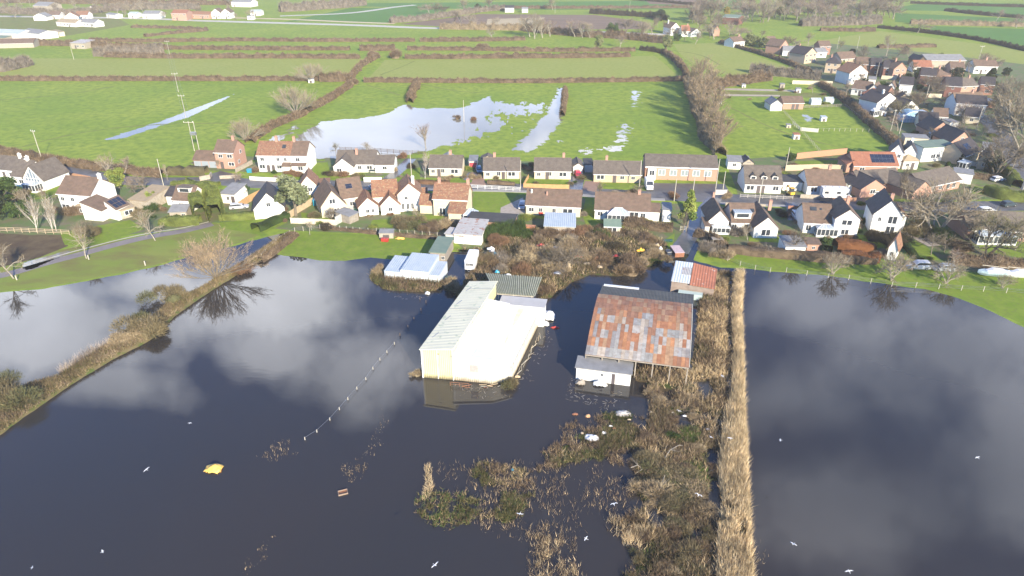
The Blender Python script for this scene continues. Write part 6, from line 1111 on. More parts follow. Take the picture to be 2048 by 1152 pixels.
    MB().slab([(s0.x, s0.y, hh(s0) + .24), (s1.x, s1.y, hh(s1) + .24), (s1.x + dv.x * 2.4, s1.y + dv.y * 2.4, hh(s1) + .24), (s0.x + dv.x * 2.4, s0.y + dv.y * 2.4, hh(s0) + .24)], .06).build('rooflight', mat('pale_rooflight', (.55, .68, .74), (.62, .72, .76), .6, .3), root)
    w0 = Q[0].lerp(Q[1], .45); MB().box((0, -.08, 0), (1.2, .05, 1.2)).box((-.08, -.1, -.08), (1.28, -.082, 0)).build('window', mat('dusty_glass', (.34, .32, .3), (.44, .4, .36), 2, .4), root, (w0.x, w0.y, 2.0), math.atan2((Q[1] - Q[0]).y, (Q[1] - Q[0]).x))
    # flat roofed box at the far end of the wing
    b0 = G(1000, 606, 4.0).xy - A.xy; b1 = G(1088, 618, 3.6).xy - A.xy; L2 = (b1 - b0).length; r2 = math.atan2((b1 - b0).y, (b1 - b0).x)
    MB().box((0, -.2, -.3), (L2, 2.6, 3.9)).build('end_room', white, root, (b0.x, b0.y, 0), r2); MB().box((-.2, -.4, 3.95), (L2 + .2, 2.8, 4.08)).build('end_room_roof', mat('grey_felt', (.45, .44, .43), (.4, .39, .38), .6, .9), root, (b0.x, b0.y, 0), r2)
    MB().box((L2 - 3.0, -.27, 3.0), (L2 - 2.7, -.2, 3.4)).build('vent', MATS['dark_door'], root, (b0.x, b0.y, 0), r2)
    MB().tube([loc(W1 + .5, LN * .55, 4.4), loc(W1 + .5, LN * .55, 6.3)], .05, 5).build('flue', metalg, root)
    rail = MB().tube([loc(W1 + .05, -1.6, .7), loc(W1 + 3, -1.6, .7)], .04, 4).tube([loc(W1 + .05, -1.6, .35), loc(W1 + 3, -1.6, .35)], .03, 4)
    for k in (0.05, 1.5, 3): rail.tube([loc(W1 + k, -1.6, -.2), loc(W1 + k, -1.6, .72)], .035, 4)
    tag(rail.build('safety_rail', brass, None, (A.x, A.y, 0)), 'rusty tubular rail poking from the water before the cream barn', 'railing')
    return root
cream_barn()
def striped_barn():
    c = [G(972, 547, 3.6), G(1083, 555, 3.6), G(1069, 592, 2.9), G(992, 586, 2.9)]; o0 = c[3]; r = thing('open_barn', 'open sided barn with dark corrugated roof and pale posts behind the cream barn', 'barn', (o0.x, o0.y, 0))
    c = [p - Vector((o0.x, o0.y, 0)) for p in c]; m = MB(); m.slab([tuple(p) for p in (c[3], c[2], c[1], c[0])], .08); m.build('roof', mat('dark_corrugated', (.11, .12, .09), (.16, .16, .12), .8, .8), r)
    rb = MB()
    for i in range(25): t = i / 24; rb.tube([c[3].lerp(c[2], t) + Vector((0, -.1, .04)), c[0].lerp(c[1], t) + Vector((0, .1, .04))], .09, 4)
    rb.build('roof_rib', mat('pale_rib', (.34, .35, .28), (.26, .28, .2), 1, .8), r)['kind'] = 'stuff'
    for t in (0.06, .45, .93):
        for a, b, h in ((c[3], c[2], 2.85), (c[0], c[1], 3.5)): p = a.lerp(b, t); MB().tube([(p.x, p.y, -.3), (p.x, p.y, h)], .1, 5).build('post', postm, r)
    a, b = c[3].lerp(c[2], .02), c[3].lerp(c[2], .98); MB().tube([a - Vector((0, 0, .22)), b - Vector((0, 0, .22))], .09, 4).build('beam', postm, r)
striped_barn()
def rusty_barn():
    fe = 3.4; A = G(1170, 708, fe); B = G(1378, 735, fe); L = (B - A).xy.length; rz = math.atan2(B.y - A.y, B.x - A.x); r = thing('dutch_barn', 'large open barn with a curved patchwork roof of rusty and grey sheets', 'barn', (A.x, A.y, 0), rz)
    tl = G(1206, 592, 5.6); D = (tl - A).xy.length * .97; N_ = 9; rows = []
    for i in range(N_ + 1):
        t = i / N_; rows.append((D * t, fe + 3.0 * math.sin(math.pi * min(1, t * 1.0) * .62) / math.sin(math.pi * .5)))
    zb = rows[-1][1]; P = []; Fc = []; cols = []; sheets = int(L / .6); rr = np.random.default_rng(4)
    rust = [(.34, .16, .085), (.4, .2, .1), (.3, .16, .1), (.36, .23, .14)]; grey = [(.3, .31, .31), (.36, .35, .34), (.4, .36, .31), (.27, .27, .28)]
    for i in range(N_):
        for j in range(sheets):
            x0, x1 = L * j / sheets, L * (j + 1) / sheets - .01; (y0, z0), (y1, z1) = rows[i], rows[i + 1]; lift = .03 + .02 * ((i + j) % 2)
            k = len(P); P += [(x0, y0 - .06, z0 + lift), (x1, y0 - .06, z0 + lift), (x1, y1, z1 + lift), (x0, y1, z1 + lift)]; Fc.append((k, k + 1, k + 2, k + 3))
            pr = .98 if i >= 6 else (.12 if i == 0 else .55); 
            if i == 5: pr = .65
            if j > sheets * .62 and i == 0: pr = .85
            s_ = .45 * vnoise(np.array(j * .7), np.array(i * .35 + 3)) + .55 * rr.random(); q = rust if s_ < pr or rr.random() < pr * .1 else grey
            cc_ = np.array(q[rr.integers(0, 4)]) * (.85 + .3 * rr.random()); cols.append(cc_ if i < 6 else np.array(rust[[0, 3, 2][rr.integers(0, 3)]]) * (.9 + .2 * rr.random()))
    rm_ = mat('patchwork_sheets', (1.2, 1.16, 1.1), (.85, .77, .7), 1.3, .75, attr=True, c3=(.3, .16, .1), s3=2.2, t3=.66, waves=('X', .16, .5, .12))
    link('roof', npmesh('roof', P, np.array(Fc), rm_, np.array(cols)), r)
    lin = MB()
    for i in range(N_): (y0, z0), (y1, z1) = rows[i], rows[i + 1]; lin.slab([(0, y0, z0), (L, y0, z0), (L, y1, z1), (0, y1, z1)], .07)
    lin.build('roof_lining', mat('rusty_underside', (.2, .11, .08), (.14, .09, .07), 1, .9), r)
    # end walls, closed
    for x, nm in ((.02, 'l'), (L - .08, 'r')):
        prof = [(y, z - .08) for y, z in rows]; m = MB(); pts = [(x, y, z) for y, z in prof] + [(x, D, -.3), (x, 0, -.3)]; pts2 = [(x + .06, p[1], p[2]) for p in pts]; n = len(pts)
        if nm == 'l': m.add(pts + pts2, [list(range(n)), list(range(2 * n - 1, n - 1, -1))]); m.build('end_wall', mat('old_sheet_wall', (.3, .24, .2), (.22, .17, .14), 1, .9), r)
    MB().box((.1, D - .1, -.3), (L - .1, D - .02, zb - .1)).build('back_wall', MATS['old_sheet_wall'], r)
    for i in range(7): x = .1 + (L - .25) * i / 6; MB().box((x - .09, .05, -.3), (x + .09, .23, fe - .05)).build('post', woodg, r)
    MB().box((0, .03, fe - .3), (L, .16, fe - .1)).build('beam', woodg, r)
    # gable trim on the right
    MB().tube([(L + .03, y, z + .05) for y, z in rows], .07, 4).build('verge_trim', postm, r)
    # lower dark lean-to behind
    a = G(1222, 572, 4.3); b = G(1397, 587, 4.3); D2 = 7.0
    MB().slab([(-.4 * 0, D + .05, zb - .6), (L + .3, D + .05, zb - .6), (L + .5, D + D2, zb - 1.7), (0, D + D2, zb - 1.7)], .12).build('lean_to_roof', mat('dark_sheet', (.075, .075, .07), (.11, .11, .1), .8, .85, waves=('X', .25, .6, .15)), r)
    MB().box((0, D + .06, -.3), (.1, D + D2 - .1, zb - 2.0)).box((.1, D + D2 - .2, -.3), (L, D + D2 - .1, zb - 2.0)).box((L - .1, D + .06, -.3), (L, D + D2 - .2, zb - 2.0)).build('lean_to_wall', MATS['old_sheet_wall'], r)
    MB().slab([(.3, D + D2 - .7, zb - 1.52), (L * .42, D + D2 - .7, zb - 1.52), (L * .42, D + D2 + .15, zb - 1.6), (.3, D + D2 + .15, zb - 1.6)], .06).build('pale_sheet', whitem, r)
    return r
rusty_barn()
hz_('long low white cabin with grey felt roof in front of the rusty barn', (1153, 734), (1262, 748), 2.3, 2.7, .15, 'white', 'slate', 'b', wins=[(.48, 1.2, .45, .5)], doors=[(.69, .5, 1.9)], name='cabin', cat='cabin')
def blue_shed():
    A = G(770, 558); B = G(878, 568); L = (B - A).xy.length; rz = math.atan2(B.y - A.y, B.x - A.x); r = thing('shed', 'long low shed with pale blue roofs in three steps, standing in the flood', 'shed', (A.x, A.y, 0), rz)
    bw = mat('pale_blue_boards', (.6, .67, .7), (.54, .6, .63), .5, .7, waves=('X', .5, .4, .12)); br = RF['blue']
    for i, (x0, x1, y1, h0, h1) in enumerate(((0, L * .31, 6.2, 1.9, 2.3), (L * .31, L * .83, 7.0, 2.5, 2.9), (L * .83, L * 1.02, 5.5, 1.9, 2.2))):
        pts = [(x0, 0, -.3), (x0, y1, -.3), (x0, y1, h1), (x0, 0, h0)]; p2 = [(x1, *p[1:]) for p in pts]; MB().add(pts + p2, [(0, 1, 2, 3), (7, 6, 5, 4), (0, 4, 5, 1), (1, 5, 6, 2), (2, 6, 7, 3), (3, 7, 4, 0)]).build('wall', bw, r)
        MB().slab([(x0 + .02, -.25, h0 + .12), (x1 - .02, -.25, h0 + .12), (x1 - .02, y1 + .2, h1 + .14), (x0 + .02, y1 + .2, h1 + .14)], .1).build('roof', br, r)
    MB().box((L * .31, -.31, 2.1), (L * .83, -.26, 2.45)).build('fascia', mat('rust_stained_board', (.62, .55, .5), (.7, .66, .6), 3, .8), r)
    for i in range(7): x = .3 + (L - .6) * i / 6; MB().box((x, -.14, -.2), (x + .09, -.04, 1.5)).build('post', woodg, r)
    MB().box((0, -.16, .75), (L, -.11, .83)).build('rail', woodg, r)
blue_shed()
def small_rusty():
    A = G(1342, 563, 2.5); B = G(1430, 575, 2.5); L = (B - A).xy.length; rz = math.atan2(B.y - A.y, B.x - A.x); r = thing('shed', 'small shed roofed half in white and half in bright rusty sheets', 'shed', (A.x, A.y, 0), rz); D = 8.2
    MB().box((.1, .1, -.3), (L - .1, D - .1, 2.45)).build('wall', MATS['old_sheet_wall'], r)
    MB().slab([(0, 0, 2.66), (L * .42, 0, 2.66), (L * .42, D, 3.3), (0, D, 3.3)], .1).build('roof', mat('white_sheet', (.62, .66, .68), (.55, .6, .62), .5, .5, waves=('X', .5, .5, .1)), r)
    MB().slab([(L * .2, 3.0, 2.95), (L * .42, 3.0, 2.95), (L * .42, 6, 3.19), (L * .2, 6, 3.19)], .05).build('rusty_sheet', RF['corr'], r)
    MB().slab([(L * .43, -.4, 2.6), (L, -.4, 2.4), (L, D - .6, 2.9), (L * .43, D, 3.3)], .1).build('roof', mat('bright_rust_sheet', (.46, .17, .09), (.36, .13, .07), .6, .8, c3=(.6, .5, .42), s3=1.1, t3=.66, waves=('X', .5, .5, .1)), r)
    MB().box((L * .2, -1.6, -.2), (L * .75, -.3, 1.2)).build('lean_to', mat('pale_green_panel', (.45, .55, .52), (.4, .5, .48), 1, .6), r)
small_rusty()
# ================================================================ VEHICLES
def paint(name, c): return mat('paint_' + name, c, lerp(c, (0, 0, 0), .08), 1, .3, metal=.1)
PAINT = dict(silver=(.5, .52, .55), white=(.8, .8, .8), blue=(.1, .25, .38), red=(.5, .04, .08), dark=(.05, .07, .08), grey=(.32, .35, .38), black=(.03, .03, .035))
CARM = {}
def wheel_meshes():
    if 'w' not in CARM:
        t = MB().tube([(0, -.1, 0), (0, .1, 0)], .32, 12); h = MB().tube([(0, -.115, 0), (0, .115, 0)], .19, 8); CARM['w'] = (t.mesh('wheel', rubber), h.mesh('hub', metalg))
    return CARM['w']
def wheels(r, L, W, x=(.2, .8)):
    a, b = wheel_meshes()
    for fx in x:
        for s in (-1, 1): o = link('wheel', a, r, (L * (fx - .5), s * (W / 2 - .08), .32)); link('hub', b, o)
def loft(sections):
    """sections: list of (x, [(y,z)...]) rings joined into one skin"""
    m = MB(); n = len(sections[0][1])
    for x, ring in sections: m.v += [(x, y, z) for y, z in ring]
    for i in range(len(sections) - 1):
        for j in range(n): m.f.append([i * n + j, (i + 1) * n + j, (i + 1) * n + (j + 1) % n, i * n + (j + 1) % n]); m.m.append(0)
    m.f.append(list(range(n))[::-1]); m.m.append(0); m.f.append([(len(sections) - 1) * n + j for j in range(n)]); m.m.append(0); return m
def car(u, v, rot, col, label, kind='hatch', group=None, z=.03):
    p = G(u, v); r = thing('parked_car', label, 'car', (p.x, p.y, z), R(rot), group); L, W, H = dict(hatch=(4.1, 1.75, 1.45), estate=(4.7, 1.8, 1.5), suv=(4.8, 1.9, 1.75), saloon=(4.5, 1.75, 1.4))[kind]
    k = (kind, col)
    if k not in CARM:
        def ring(w, zb, zt, c=.08): w /= 2; return [(-w + c, zb), (-w, zb + c), (-w, zt - c), (-w + c, zt), (w - c, zt), (w, zt - c), (w, zb + c), (w - c, zb)]
        b = .58 * H; body = loft([(-L / 2, ring(W * .84, .3, b * .86)), (-L / 2 + .12, ring(W * .95, .22, b * .97)), (-L * .3, ring(W, .2, b * 1.02)), (0, ring(W, .2, b)), (L * .2, ring(W, .2, b)), (L * .4, ring(W * .96, .22, b * .88)), (L / 2 - .08, ring(W * .9, .26, b * .72)), (L / 2, ring(W * .76, .32, b * .6))])
        xr = -L * .47 if kind in ('estate', 'suv', 'hatch') else -L * .3
        cab = loft([(xr, ring(W * .84, b - .05, b + .05, .03)), (xr + .25, ring(W * .8, b - .05, H - .06)), (-.1, ring(W * .78, b - .05, H)), (L * .06, ring(W * .78, b - .05, H - .03)), (L * .24, ring(W * .86, b - .05, b + .03, .03))])
        gl = loft([(xr - .02, ring(W * .8, b, b + .08, .03)), (xr + .2, ring(W * .825, b + .02, H - .14)), (-.1, ring(W * .815, b + .02, H - .1)), (L * .05, ring(W * .815, b + .02, H - .14)), (L * .255, ring(W * .8, b, b + .05, .02))])
        li = MB().box((L / 2 - .14, -W * .4, b * .55), (L / 2 - .02, -W * .24, b * .72))
        CARM[k] = (body.mesh('body', paint(col, PAINT[col])), cab.mesh('roof', paint(col, PAINT[col])), gl.mesh('windows', glass), li.mesh('headlight', whitem), L, W)
    b_, c_, g_, l_, L, W = CARM[k]; link('body', b_, r); link('roof', c_, r); link('windows', g_, r); link('headlight', l_, r); link('headlight', l_, r, (0, W * .64, 0)); wheels(r, L, W); return r
car(750, 343, 175, 'dark', 'dark estate car parked in front of the white bungalow', 'estate'); car(958, 343, -80, 'blue', 'blue car parked in the drive between the first two bungalows')
car(1156, 352, -85, 'red', 'red car parked beside the white garage'); car(601, 344, 10, 'blue', 'small blue car at the right end of the white semi-detached pair')
car(479, 417, 15, 'silver', 'silver car beside the slate gabled house', 'estate'); car(748, 380, -60, 'silver', 'silver car beside the chocolate roofed house', 'saloon')
car(1044, 415, -95, 'silver', 'pale car on the gravel yard by the terracotta bungalow'); car(1592, 436, -95, 'grey', 'grey car standing in the walled drive south of the road', 'estate')
car(1757, 391, 10, 'white', 'white car under the brick gabled bungalow'); car(1834, 537, 178, 'silver', 'silver estate car parked on the lakeside grass', 'suv'); car(1886, 541, 175, 'grey', 'grey car behind the leaning bare tree on the lakeside grass', 'estate')
car(1973, 425, 5, 'white', 'white car on the main road at the right', 'estate'); car(1997, 358, 20, 'white', 'white car parked by the right hand lawn') if False else car(1995, 362, 15, 'white', 'white car parked by the right hand lawn', 'hatch')
car(1336, 511, 100, 'black', 'dark abandoned car half in the flood at the lane end', 'saloon', z=.0); car(1885, 185, 40, 'silver', 'pale car among the village brick houses'); car(655, 345, 80, 'white', 'white car parked left of the white bungalow') if False else None
car(2016, 412, 15, 'dark', 'dark car at the right end of the main road', 'hatch'); car(1316, 432, -90, 'dark', 'dark car beside the narrow white garage', 'hatch') if False else None
def van():
    p = G(1297, 376); r = thing('parked_van', 'white high roofed van parked facing us in the hall car park', 'van', (p.x, p.y, .03), R(-92)); W = 1.95
    m = loft([(-2.6, [(-.95, .3), (-.95, 2.3), (-.8, 2.4), (.8, 2.4), (.95, 2.3), (.95, .3)]), (1.2, [(-.97, .3), (-.97, 2.3), (-.8, 2.4), (.8, 2.4), (.97, 2.3), (.97, .3)]), (1.9, [(-.97, .3), (-.97, 1.3), (-.8, 1.4), (.8, 1.4), (.97, 1.3), (.97, .3)]), (2.6, [(-.85, .35), (-.85, .95), (-.7, 1.05), (.7, 1.05), (.85, .95), (.85, .35)])]); m.build('body', whitem, r)
    MB().add([(1.24, -.8, 2.28), (1.24, .8, 2.28), (1.93, .85, 1.42), (1.93, -.85, 1.42)], [(0, 1, 2, 3)]).build('windscreen', glass, r); o = bpy.data.objects[-1] if False else None
    for s in (-1, 1): MB().box((2.5, s * .6 - .14, .7), (2.63, s * .6 + .14, .92)).build('headlight', metalg, r)
    for c in r.children:
        if c.name.startswith('windscreen'): c.location = (.03, 0, .03)
    wheels(r, 5.2, W)
van()
def motorhome():
    p = G(1668, 396); r = thing('motorhome', 'large white motorhome parked in front of the brown roofed bungalow', 'motorhome', (p.x, p.y, .03), R(-4))
    m = MB(); m.box((-3.6, -1.1, .45), (2.2, 1.1, 2.95)); m.box((2.2, -1.08, 1.9), (3.0, 1.08, 2.85)); m.build('body', whitem, r)
    c = loft([(2.2, [(-1, .35), (-1, 1.88), (1, 1.88), (1, .35)]), (2.9, [(-1, .35), (-1, 1.85), (1, 1.85), (1, .35)]), (3.4, [(-1, .35), (-1, 1.15), (1, 1.15), (1, .35)]), (4.0, [(-.9, .4), (-.9, .9), (.9, .9), (.9, .4)])]); c.build('cab', whitem, r)
    for x in (-2.6, .5): MB().box((x - .5, -1.13, 1.5), (x + .5, -1.1, 2.15)).build('window', glass, r)
    MB().box((2.5, -1.03, 1.2), (3.0, -1.005, 1.75)).build('window', glass, r); MB().box((-1.2, -1.13, .5), (-.6, -1.11, 2.4)).build('door', white2, r); MB().box((-3.6, -1.12, .8), (2.1, -1.101, .95)).build('stripe', metalg, r)
    for x in (-2.4, -.6, 1.2): MB().box((x - .3, -.3, 2.95), (x + .3, .3, 3.08)).build('roof_vent', white2, r)
    wheels(r, 7.4, 2.1, (.24, .9))
motorhome()
def caravan(u, v, rz, label, L=6.0, boat=False):
    p = G(u, v); r = thing('caravan', label, 'caravan', (p.x, p.y, 0), R(rz))
    loft([(-L / 2, [(-.9, .5), (-.9, 2.0), (-.7, 2.2), (.7, 2.2), (.9, 2.0), (.9, .5)]), (-L / 2 + .35, [(-1.1, .4), (-1.1, 2.4), (-.95, 2.55), (.95, 2.55), (1.1, 2.4), (1.1, .4)]), (L / 2 - .5, [(-1.1, .4), (-1.1, 2.4), (-.95, 2.55), (.95, 2.55), (1.1, 2.4), (1.1, .4)]), (L / 2, [(-.95, .5), (-.95, 1.6), (-.8, 1.8), (.8, 1.8), (.95, 1.6), (.95, .5)])]).build('body', whitem, r)
    MB().box((L / 2 - .42, -.8, 1.35), (L / 2 + .0, .8, 1.9)).build('window', glass, r); MB().box((-.5, -1.13, 1.3), (.6, -1.1, 1.9)).build('window', glass, r); MB().box((-.3, -.3, 2.55), (.3, .3, 2.68)).build('roof_vent', white2, r)
    for s in (-1, 1): o = link('wheel', wheel_meshes()[0], r, (0, s * 1.0, .32))
    MB().tube([(L / 2, .5, .5), (L / 2 + 1.1, 0, .5)], .05, 4).tube([(L / 2, -.5, .5), (L / 2 + 1.1, 0, .5)], .05, 4).build('drawbar', metalg, r)
caravan(944, 531, -97, 'white touring caravan standing in shallow flood beside the scrub')
def boat(u, v, rz, label, L, col, cover=None):
    p = G(u, v); r = thing('boat', label, 'boat', (p.x, p.y, .1), R(rz)); S_ = []
    for t, w, zk in ((0, .8, .3), (.1, .95, .25), (.45, 1.0, .2), (.75, .8, .25), (.92, .4, .4), (1, .06, .75)): w *= L * .17; S_.append((L * (t - .5), [(-w * .5, zk), (-w, .85), (-w * .98, 1.1 + .2 * t), (w * .98, 1.1 + .2 * t), (w, .85), (w * .5, zk)]))
    loft(S_).build('hull', col, r); loft([(-L * .3, [(-L * .1, 1.1), (-L * .09, 1.5), (L * .09, 1.5), (L * .1, 1.1)]), (L * .05, [(-L * .1, 1.1), (-L * .09, 1.75), (L * .09, 1.75), (L * .1, 1.1)]), (L * .25, [(-L * .08, 1.15), (-L * .06, 1.3), (L * .06, 1.3), (L * .08, 1.15)])]).build('cabin', cover or whitem, r)
    MB().tube([(-L * .4, 0, 1.9), (L * .42, 0, 2.4)], .06, 5).build('mast', postm, r)
boat(1985, 553, 176, 'blue and white boat on the grass with its mast laid along it', 6.5, mat('pale_blue_hull', (.4, .52, .58), None, 1, .4)); boat(2035, 556, 178, 'white boat hull at the right edge, beside the blue and white boat', 6.5, whitem)
def digger():
    p = G(1581, 391); r = thing('mini_digger', 'yellow mini digger parked by the white garage', 'digger', (p.x, p.y, .03), R(100))
    for s in (-1, 1): MB().box((-.9, s * .65 - .2, 0), (.9, s * .65 + .2, .45)).build('track', rubber, r)
    MB().box((-.9, -.6, .5), (.5, .6, 1.1)).build('body', yelp, r); MB().box((-.5, -.5, 1.1), (.4, .5, 2.1)).build('cab', glass, r); MB().box((-.55, -.55, 2.1), (.45, .55, 2.2)).build('cab_roof', yelp, r)
    MB().tube([(.5, 0, .8), (1.6, 0, 2.2), (2.6, 0, 1.4), (2.5, 0, .5)], .12, 4).build('arm', yelp, r); MB().box((2.2, -.35, .1), (2.7, .35, .6)).build('bucket', metalg, r)
digger()
p = G(1353, 512); r = thing('trailer', 'open trailer with red sides and pale cover at the lane end', 'trailer', (p.x, p.y, .2), R(-85)); MB().box((-1.9, -1, .4), (1.9, 1, 1.4)).build('body', brass, r); MB().box((-1.95, -1.05, 1.4), (1.95, 1.05, 1.48)).build('cover', mat('pink_sheet', (.6, .45, .45), (.45, .35, .35), 1.5, .7), r)
for s in (-1, 1): link('wheel', wheel_meshes()[0], r, (0, s * 1.0, .2))
# ================================================================ POLES, FENCES, WALLS
def pole(u, v, h, label, arm=1.2, twin=False, g=None, r_=.12, lean=0):
    p = G(u, v); o = thing('utility_pole', label, 'utility pole', (p.x, p.y, 0), R(random.uniform(-20, 20)) if not twin else 0, g)
    MB().tube([(0, 0, -.3), (lean, 0, h)], [r_, r_ * .7], 6).build('pole', postm, o)
    if twin: MB().tube([(1.6, 0, -.3), (1.6, 0, h)], [r_, r_ * .7], 6).build('pole', postm, o); MB().box((-.1, -.4, h * .55), (1.7, .4, h * .55 + .9)).build('transformer', metalg, o)
    if arm: MB().box((-arm - .0, -.06, h - .35), (arm, .06, h - .2)).build('crossarm', postm, o); m = MB(); [m.tube([(x, 0, h - .2), (x, 0, h + .1)], .06, 5) for x in (-arm + .1, 0, arm - .1)]; m.build('insulator', white2, o)
    return o
for u, v, h, a, l in [(85, 322, 9.5, .9, 'tall pale pole standing in the left road hedge'), (328, 374, 8, 0, 'pale pole beside the road left of the clipped hedge'), (372, 236, 8.5, 1.2, 'power pole standing beside the long streak of water'), (357, 184, 8, 1.2, 'power pole in the middle of the left pasture'), (341, 116, 9, 1.2, 'power pole at the edge of the pale left meadow'), (824, 364, 8.5, 0, 'pale pole at the corner of the flooded drive'), (1041, 377, 8, 0, 'pole by the road at the third bungalow'), (1278, 377, 8, 0, 'pole by the road at the fourth bungalow'), (1348, 402, 6, 0, 'thin pole at the entrance of the hall car park'), (1386, 384, 5, 0, 'thin pole in the middle of the hall car park'), (1430, 386, 9.5, 0, 'tall pole at the right front corner of the hall'), (1446, 378, 5, 0, 'short lamp post behind the hall sign'), (1516, 415, 8, 0, 'pole in front of the three dormer house'), (1572, 334, 6, 0, 'pole in the garden behind the three dormer house'),
                      (1780, 266, 8, .4, 'left of two leaning poles above the paddock corner'), (1795, 280, 8.5, .4, 'right of two leaning poles above the paddock corner'), (1848, 210, 8, 0, 'pole beside the round headed village tree'), (1951, 262, 8, 0, 'pale pole on the village street'), (1956, 123, 8, 1.2, 'power pole beyond the white farmhouse'), (2024, 340, 8, 0, 'pole on the right hand road'), (2040, 395, 7, 0, 'short pole by the bright clipped hedge'), (1374, 186, 8, 0, 'pole in front of the tall tree line'), (148, 119, 8, 0, 'pole on the track below the far farm'), (928, 244, 8, 0, 'thin pole standing in the field flood'), (1674, 97, 7, 0, 'pole on the village field edge'), (1714, 97, 7, 0, 'pole in the pasture beyond the village'), (1752, 155, 7, 0, 'pole among the terrace houses'), (61, 12, 9, 0, 'pole by the grey farm shed at the top left'), (1110, 26, 7, 0, 'pole in the far crop field'), (1259, 22, 8, 0, 'second pole in the far crop field')]:
    pole(u, v, h, l, a)
pole(389, 302, 9.5, 'twin poles carrying a transformer, with a crossarm, in the left pasture', 1.5, True)
# two overhead wires across the left pasture
for (a, b, l) in (((390, 302, 9.4), (372, 236, 8.3), 'wires between the transformer poles and the next pole'), ((372, 236, 8.3), (357, 184, 7.8), 'wires over the left pasture'), ((357, 184, 7.8), (341, 116, 8.8), 'wires crossing the hedge and pale meadow')):
    m = MB()
    for s in (-1, 0, 1):
        A = G(*a[:2]); B = G(*b[:2]); A.z = a[2]; B.z = b[2]; pts = []
        for k in range(9): t = k / 8; q = A.lerp(B, t); q.z -= 1.6 * (1 - (2 * t - 1) ** 2); q.x += s * 1.1; pts.append(q)
        m.tube(pts, .018, 3, cap=False)
    tag(m.build('overhead_wire', metalg), l, 'power line')
PM = {}
def fence(px, h, kind, label, m=None, gap=2.0, name='fence', z=0.0, amp=0):
    L = [G(*p) for p in px]; o = L[0]; r = thing(name, label, 'fence' if kind != 'wall' else 'wall', (o.x, o.y, 0)); k = (kind, h, m.name if m else ''); m = m or woodp
    if ('p', h, m.name) not in PM: PM[('p', h, m.name)] = MB().box((-.045, -.045, -.4), (.045, .045, h + .08)).mesh('post', m)
    mb = MB(); cnt = 0
    for a, b in zip(L[:-1], L[1:]):
        d = (b - a).xy; n = max(1, int(round(d.length / gap))); g = math.atan2(d.y, d.x); u_ = d.normalized(); w = Vector((-u_.y, u_.x))
        for i in range(n + 1):
            if i == n and b is not L[-1]: continue
            q = a.xy + d * i / n
            if cnt < 95 and kind != 'wall': link('post', PM[('p', h, m.name)], r, (q.x - o.x, q.y - o.y, z), g); cnt += 1
        A = Vector((a.x - o.x, a.y - o.y)); B = Vector((b.x - o.x, b.y - o.y))
        def bar(z0, z1, t, off=0):
            c = [A + w * (off - t), B + w * (off - t), B + w * (off + t), A + w * (off + t)]; mb.add([(p.x, p.y, z0 + z) for p in c] + [(p.x, p.y, z1 + z) for p in c], [(0, 3, 2, 1), (4, 5, 6, 7), (0, 1, 5, 4), (1, 2, 6, 5), (2, 3, 7, 6), (3, 0, 4, 7)])
        if kind == 'panel': bar(.05, h, .025, .0)
        elif kind == 'wall': bar(-.2, h, .11); bar(h + .003, h + .08, .15)
        elif kind == 'rail':
            for zz in (.35, .75, 1.1): 
                if zz < h + .1: bar(zz, zz + .1, .025, .08)
        elif kind == 'wire':
            for zz in ((.45, .8, 1.05) if h > 1 else (h - .03,)): bar(zz, zz + .022, .011, 0)
    mb.build({'panel': 'panels', 'wall': 'wall', 'rail': 'rails', 'wire': 'wire'}[kind], m if kind != 'wire' else metalg, r); return r
fence([(-40, 462), (0, 464), (60, 466), (140, 470)], 1.2, 'rail', 'pale timber rail fence below the birches at left')
fence([(105, 364), (140, 372), (185, 378)], 1.0, 'wall', 'low orange brick wall beside the road behind the glazed house', brick) if False else fence([(108, 345), (140, 352), (182, 360)], 1.0, 'wall', 'low orange brick wall beside the road behind the glazed house', mat('orange_brick', (.45, .25, .15), (.38, .2, .12), 3, .9))
fence([(480, 418), (500, 404), (540, 384)], 1.9, 'panel', 'orange timber fence left of the slate gabled house', woodo)
fence([(578, 438), (600, 424), (632, 405)], 1.8, 'panel', 'pale fence running up to the grey green tree', woodp); fence([(582, 447), (630, 449), (672, 451)], 1.5, 'panel', 'cream boarded fence below the fenced lawn', mat('cream_fence', (.62, .55, .42), (.55, .48, .36), 1, .9)); fence([(672, 451), (690, 441), (708, 430)], 2.2, 'panel', 'tall grey fence at the right of the fenced lawn', mat('grey_fence', (.45, .45, .43), (.38, .38, .36), 1, .9))
fence([(1047, 375), (1090, 377), (1138, 378)], 1.2, 'panel', 'orange panel fence before the third bungalow', woodo); fence([(1047, 375), (1052, 365), (1057, 357)], 1.2, 'panel', 'orange fence beside the lawn of the third bungalow', woodo)
fence([(728, 364), (764, 364)], 1.3, 'wall', 'white rendered wall by the road below the white bungalow', white); fence([(897, 376), (970, 379), (1040, 383)], 1.1, 'rail', 'white rail fence along the road above the green lawn', white2)
fence([(500, 360), (530, 362), (556, 363)], 1.0, 'wall', 'white garden wall in front of the semi-detached pair', white); fence([(472, 345), (490, 336), (505, 328)], 1.2, 'wall', 'pale wall slanting from the brick house', stone); fence([(400, 362), (420, 358), (424, 352)], 1.2, 'wall', 'buff wall at the end of the clipped hedge', stone); fence([(440, 358), (472, 356), (480, 360)], .9, 'wall', 'low buff stone wall in front of the brick house', stone)
fence([(1570, 342), (1640, 340), (1712, 343), (1745, 344)], 1.8, 'panel', 'long pale timber fence behind the motorhome bungalow', mat('buff_fence', (.5, .4, .28), (.44, .35, .25), 1, .9)); fence([(1592, 318), (1630, 314), (1692, 308)], 1.8, 'wall', 'orange brick garden wall below the paddock', MATS['orange_brick'])
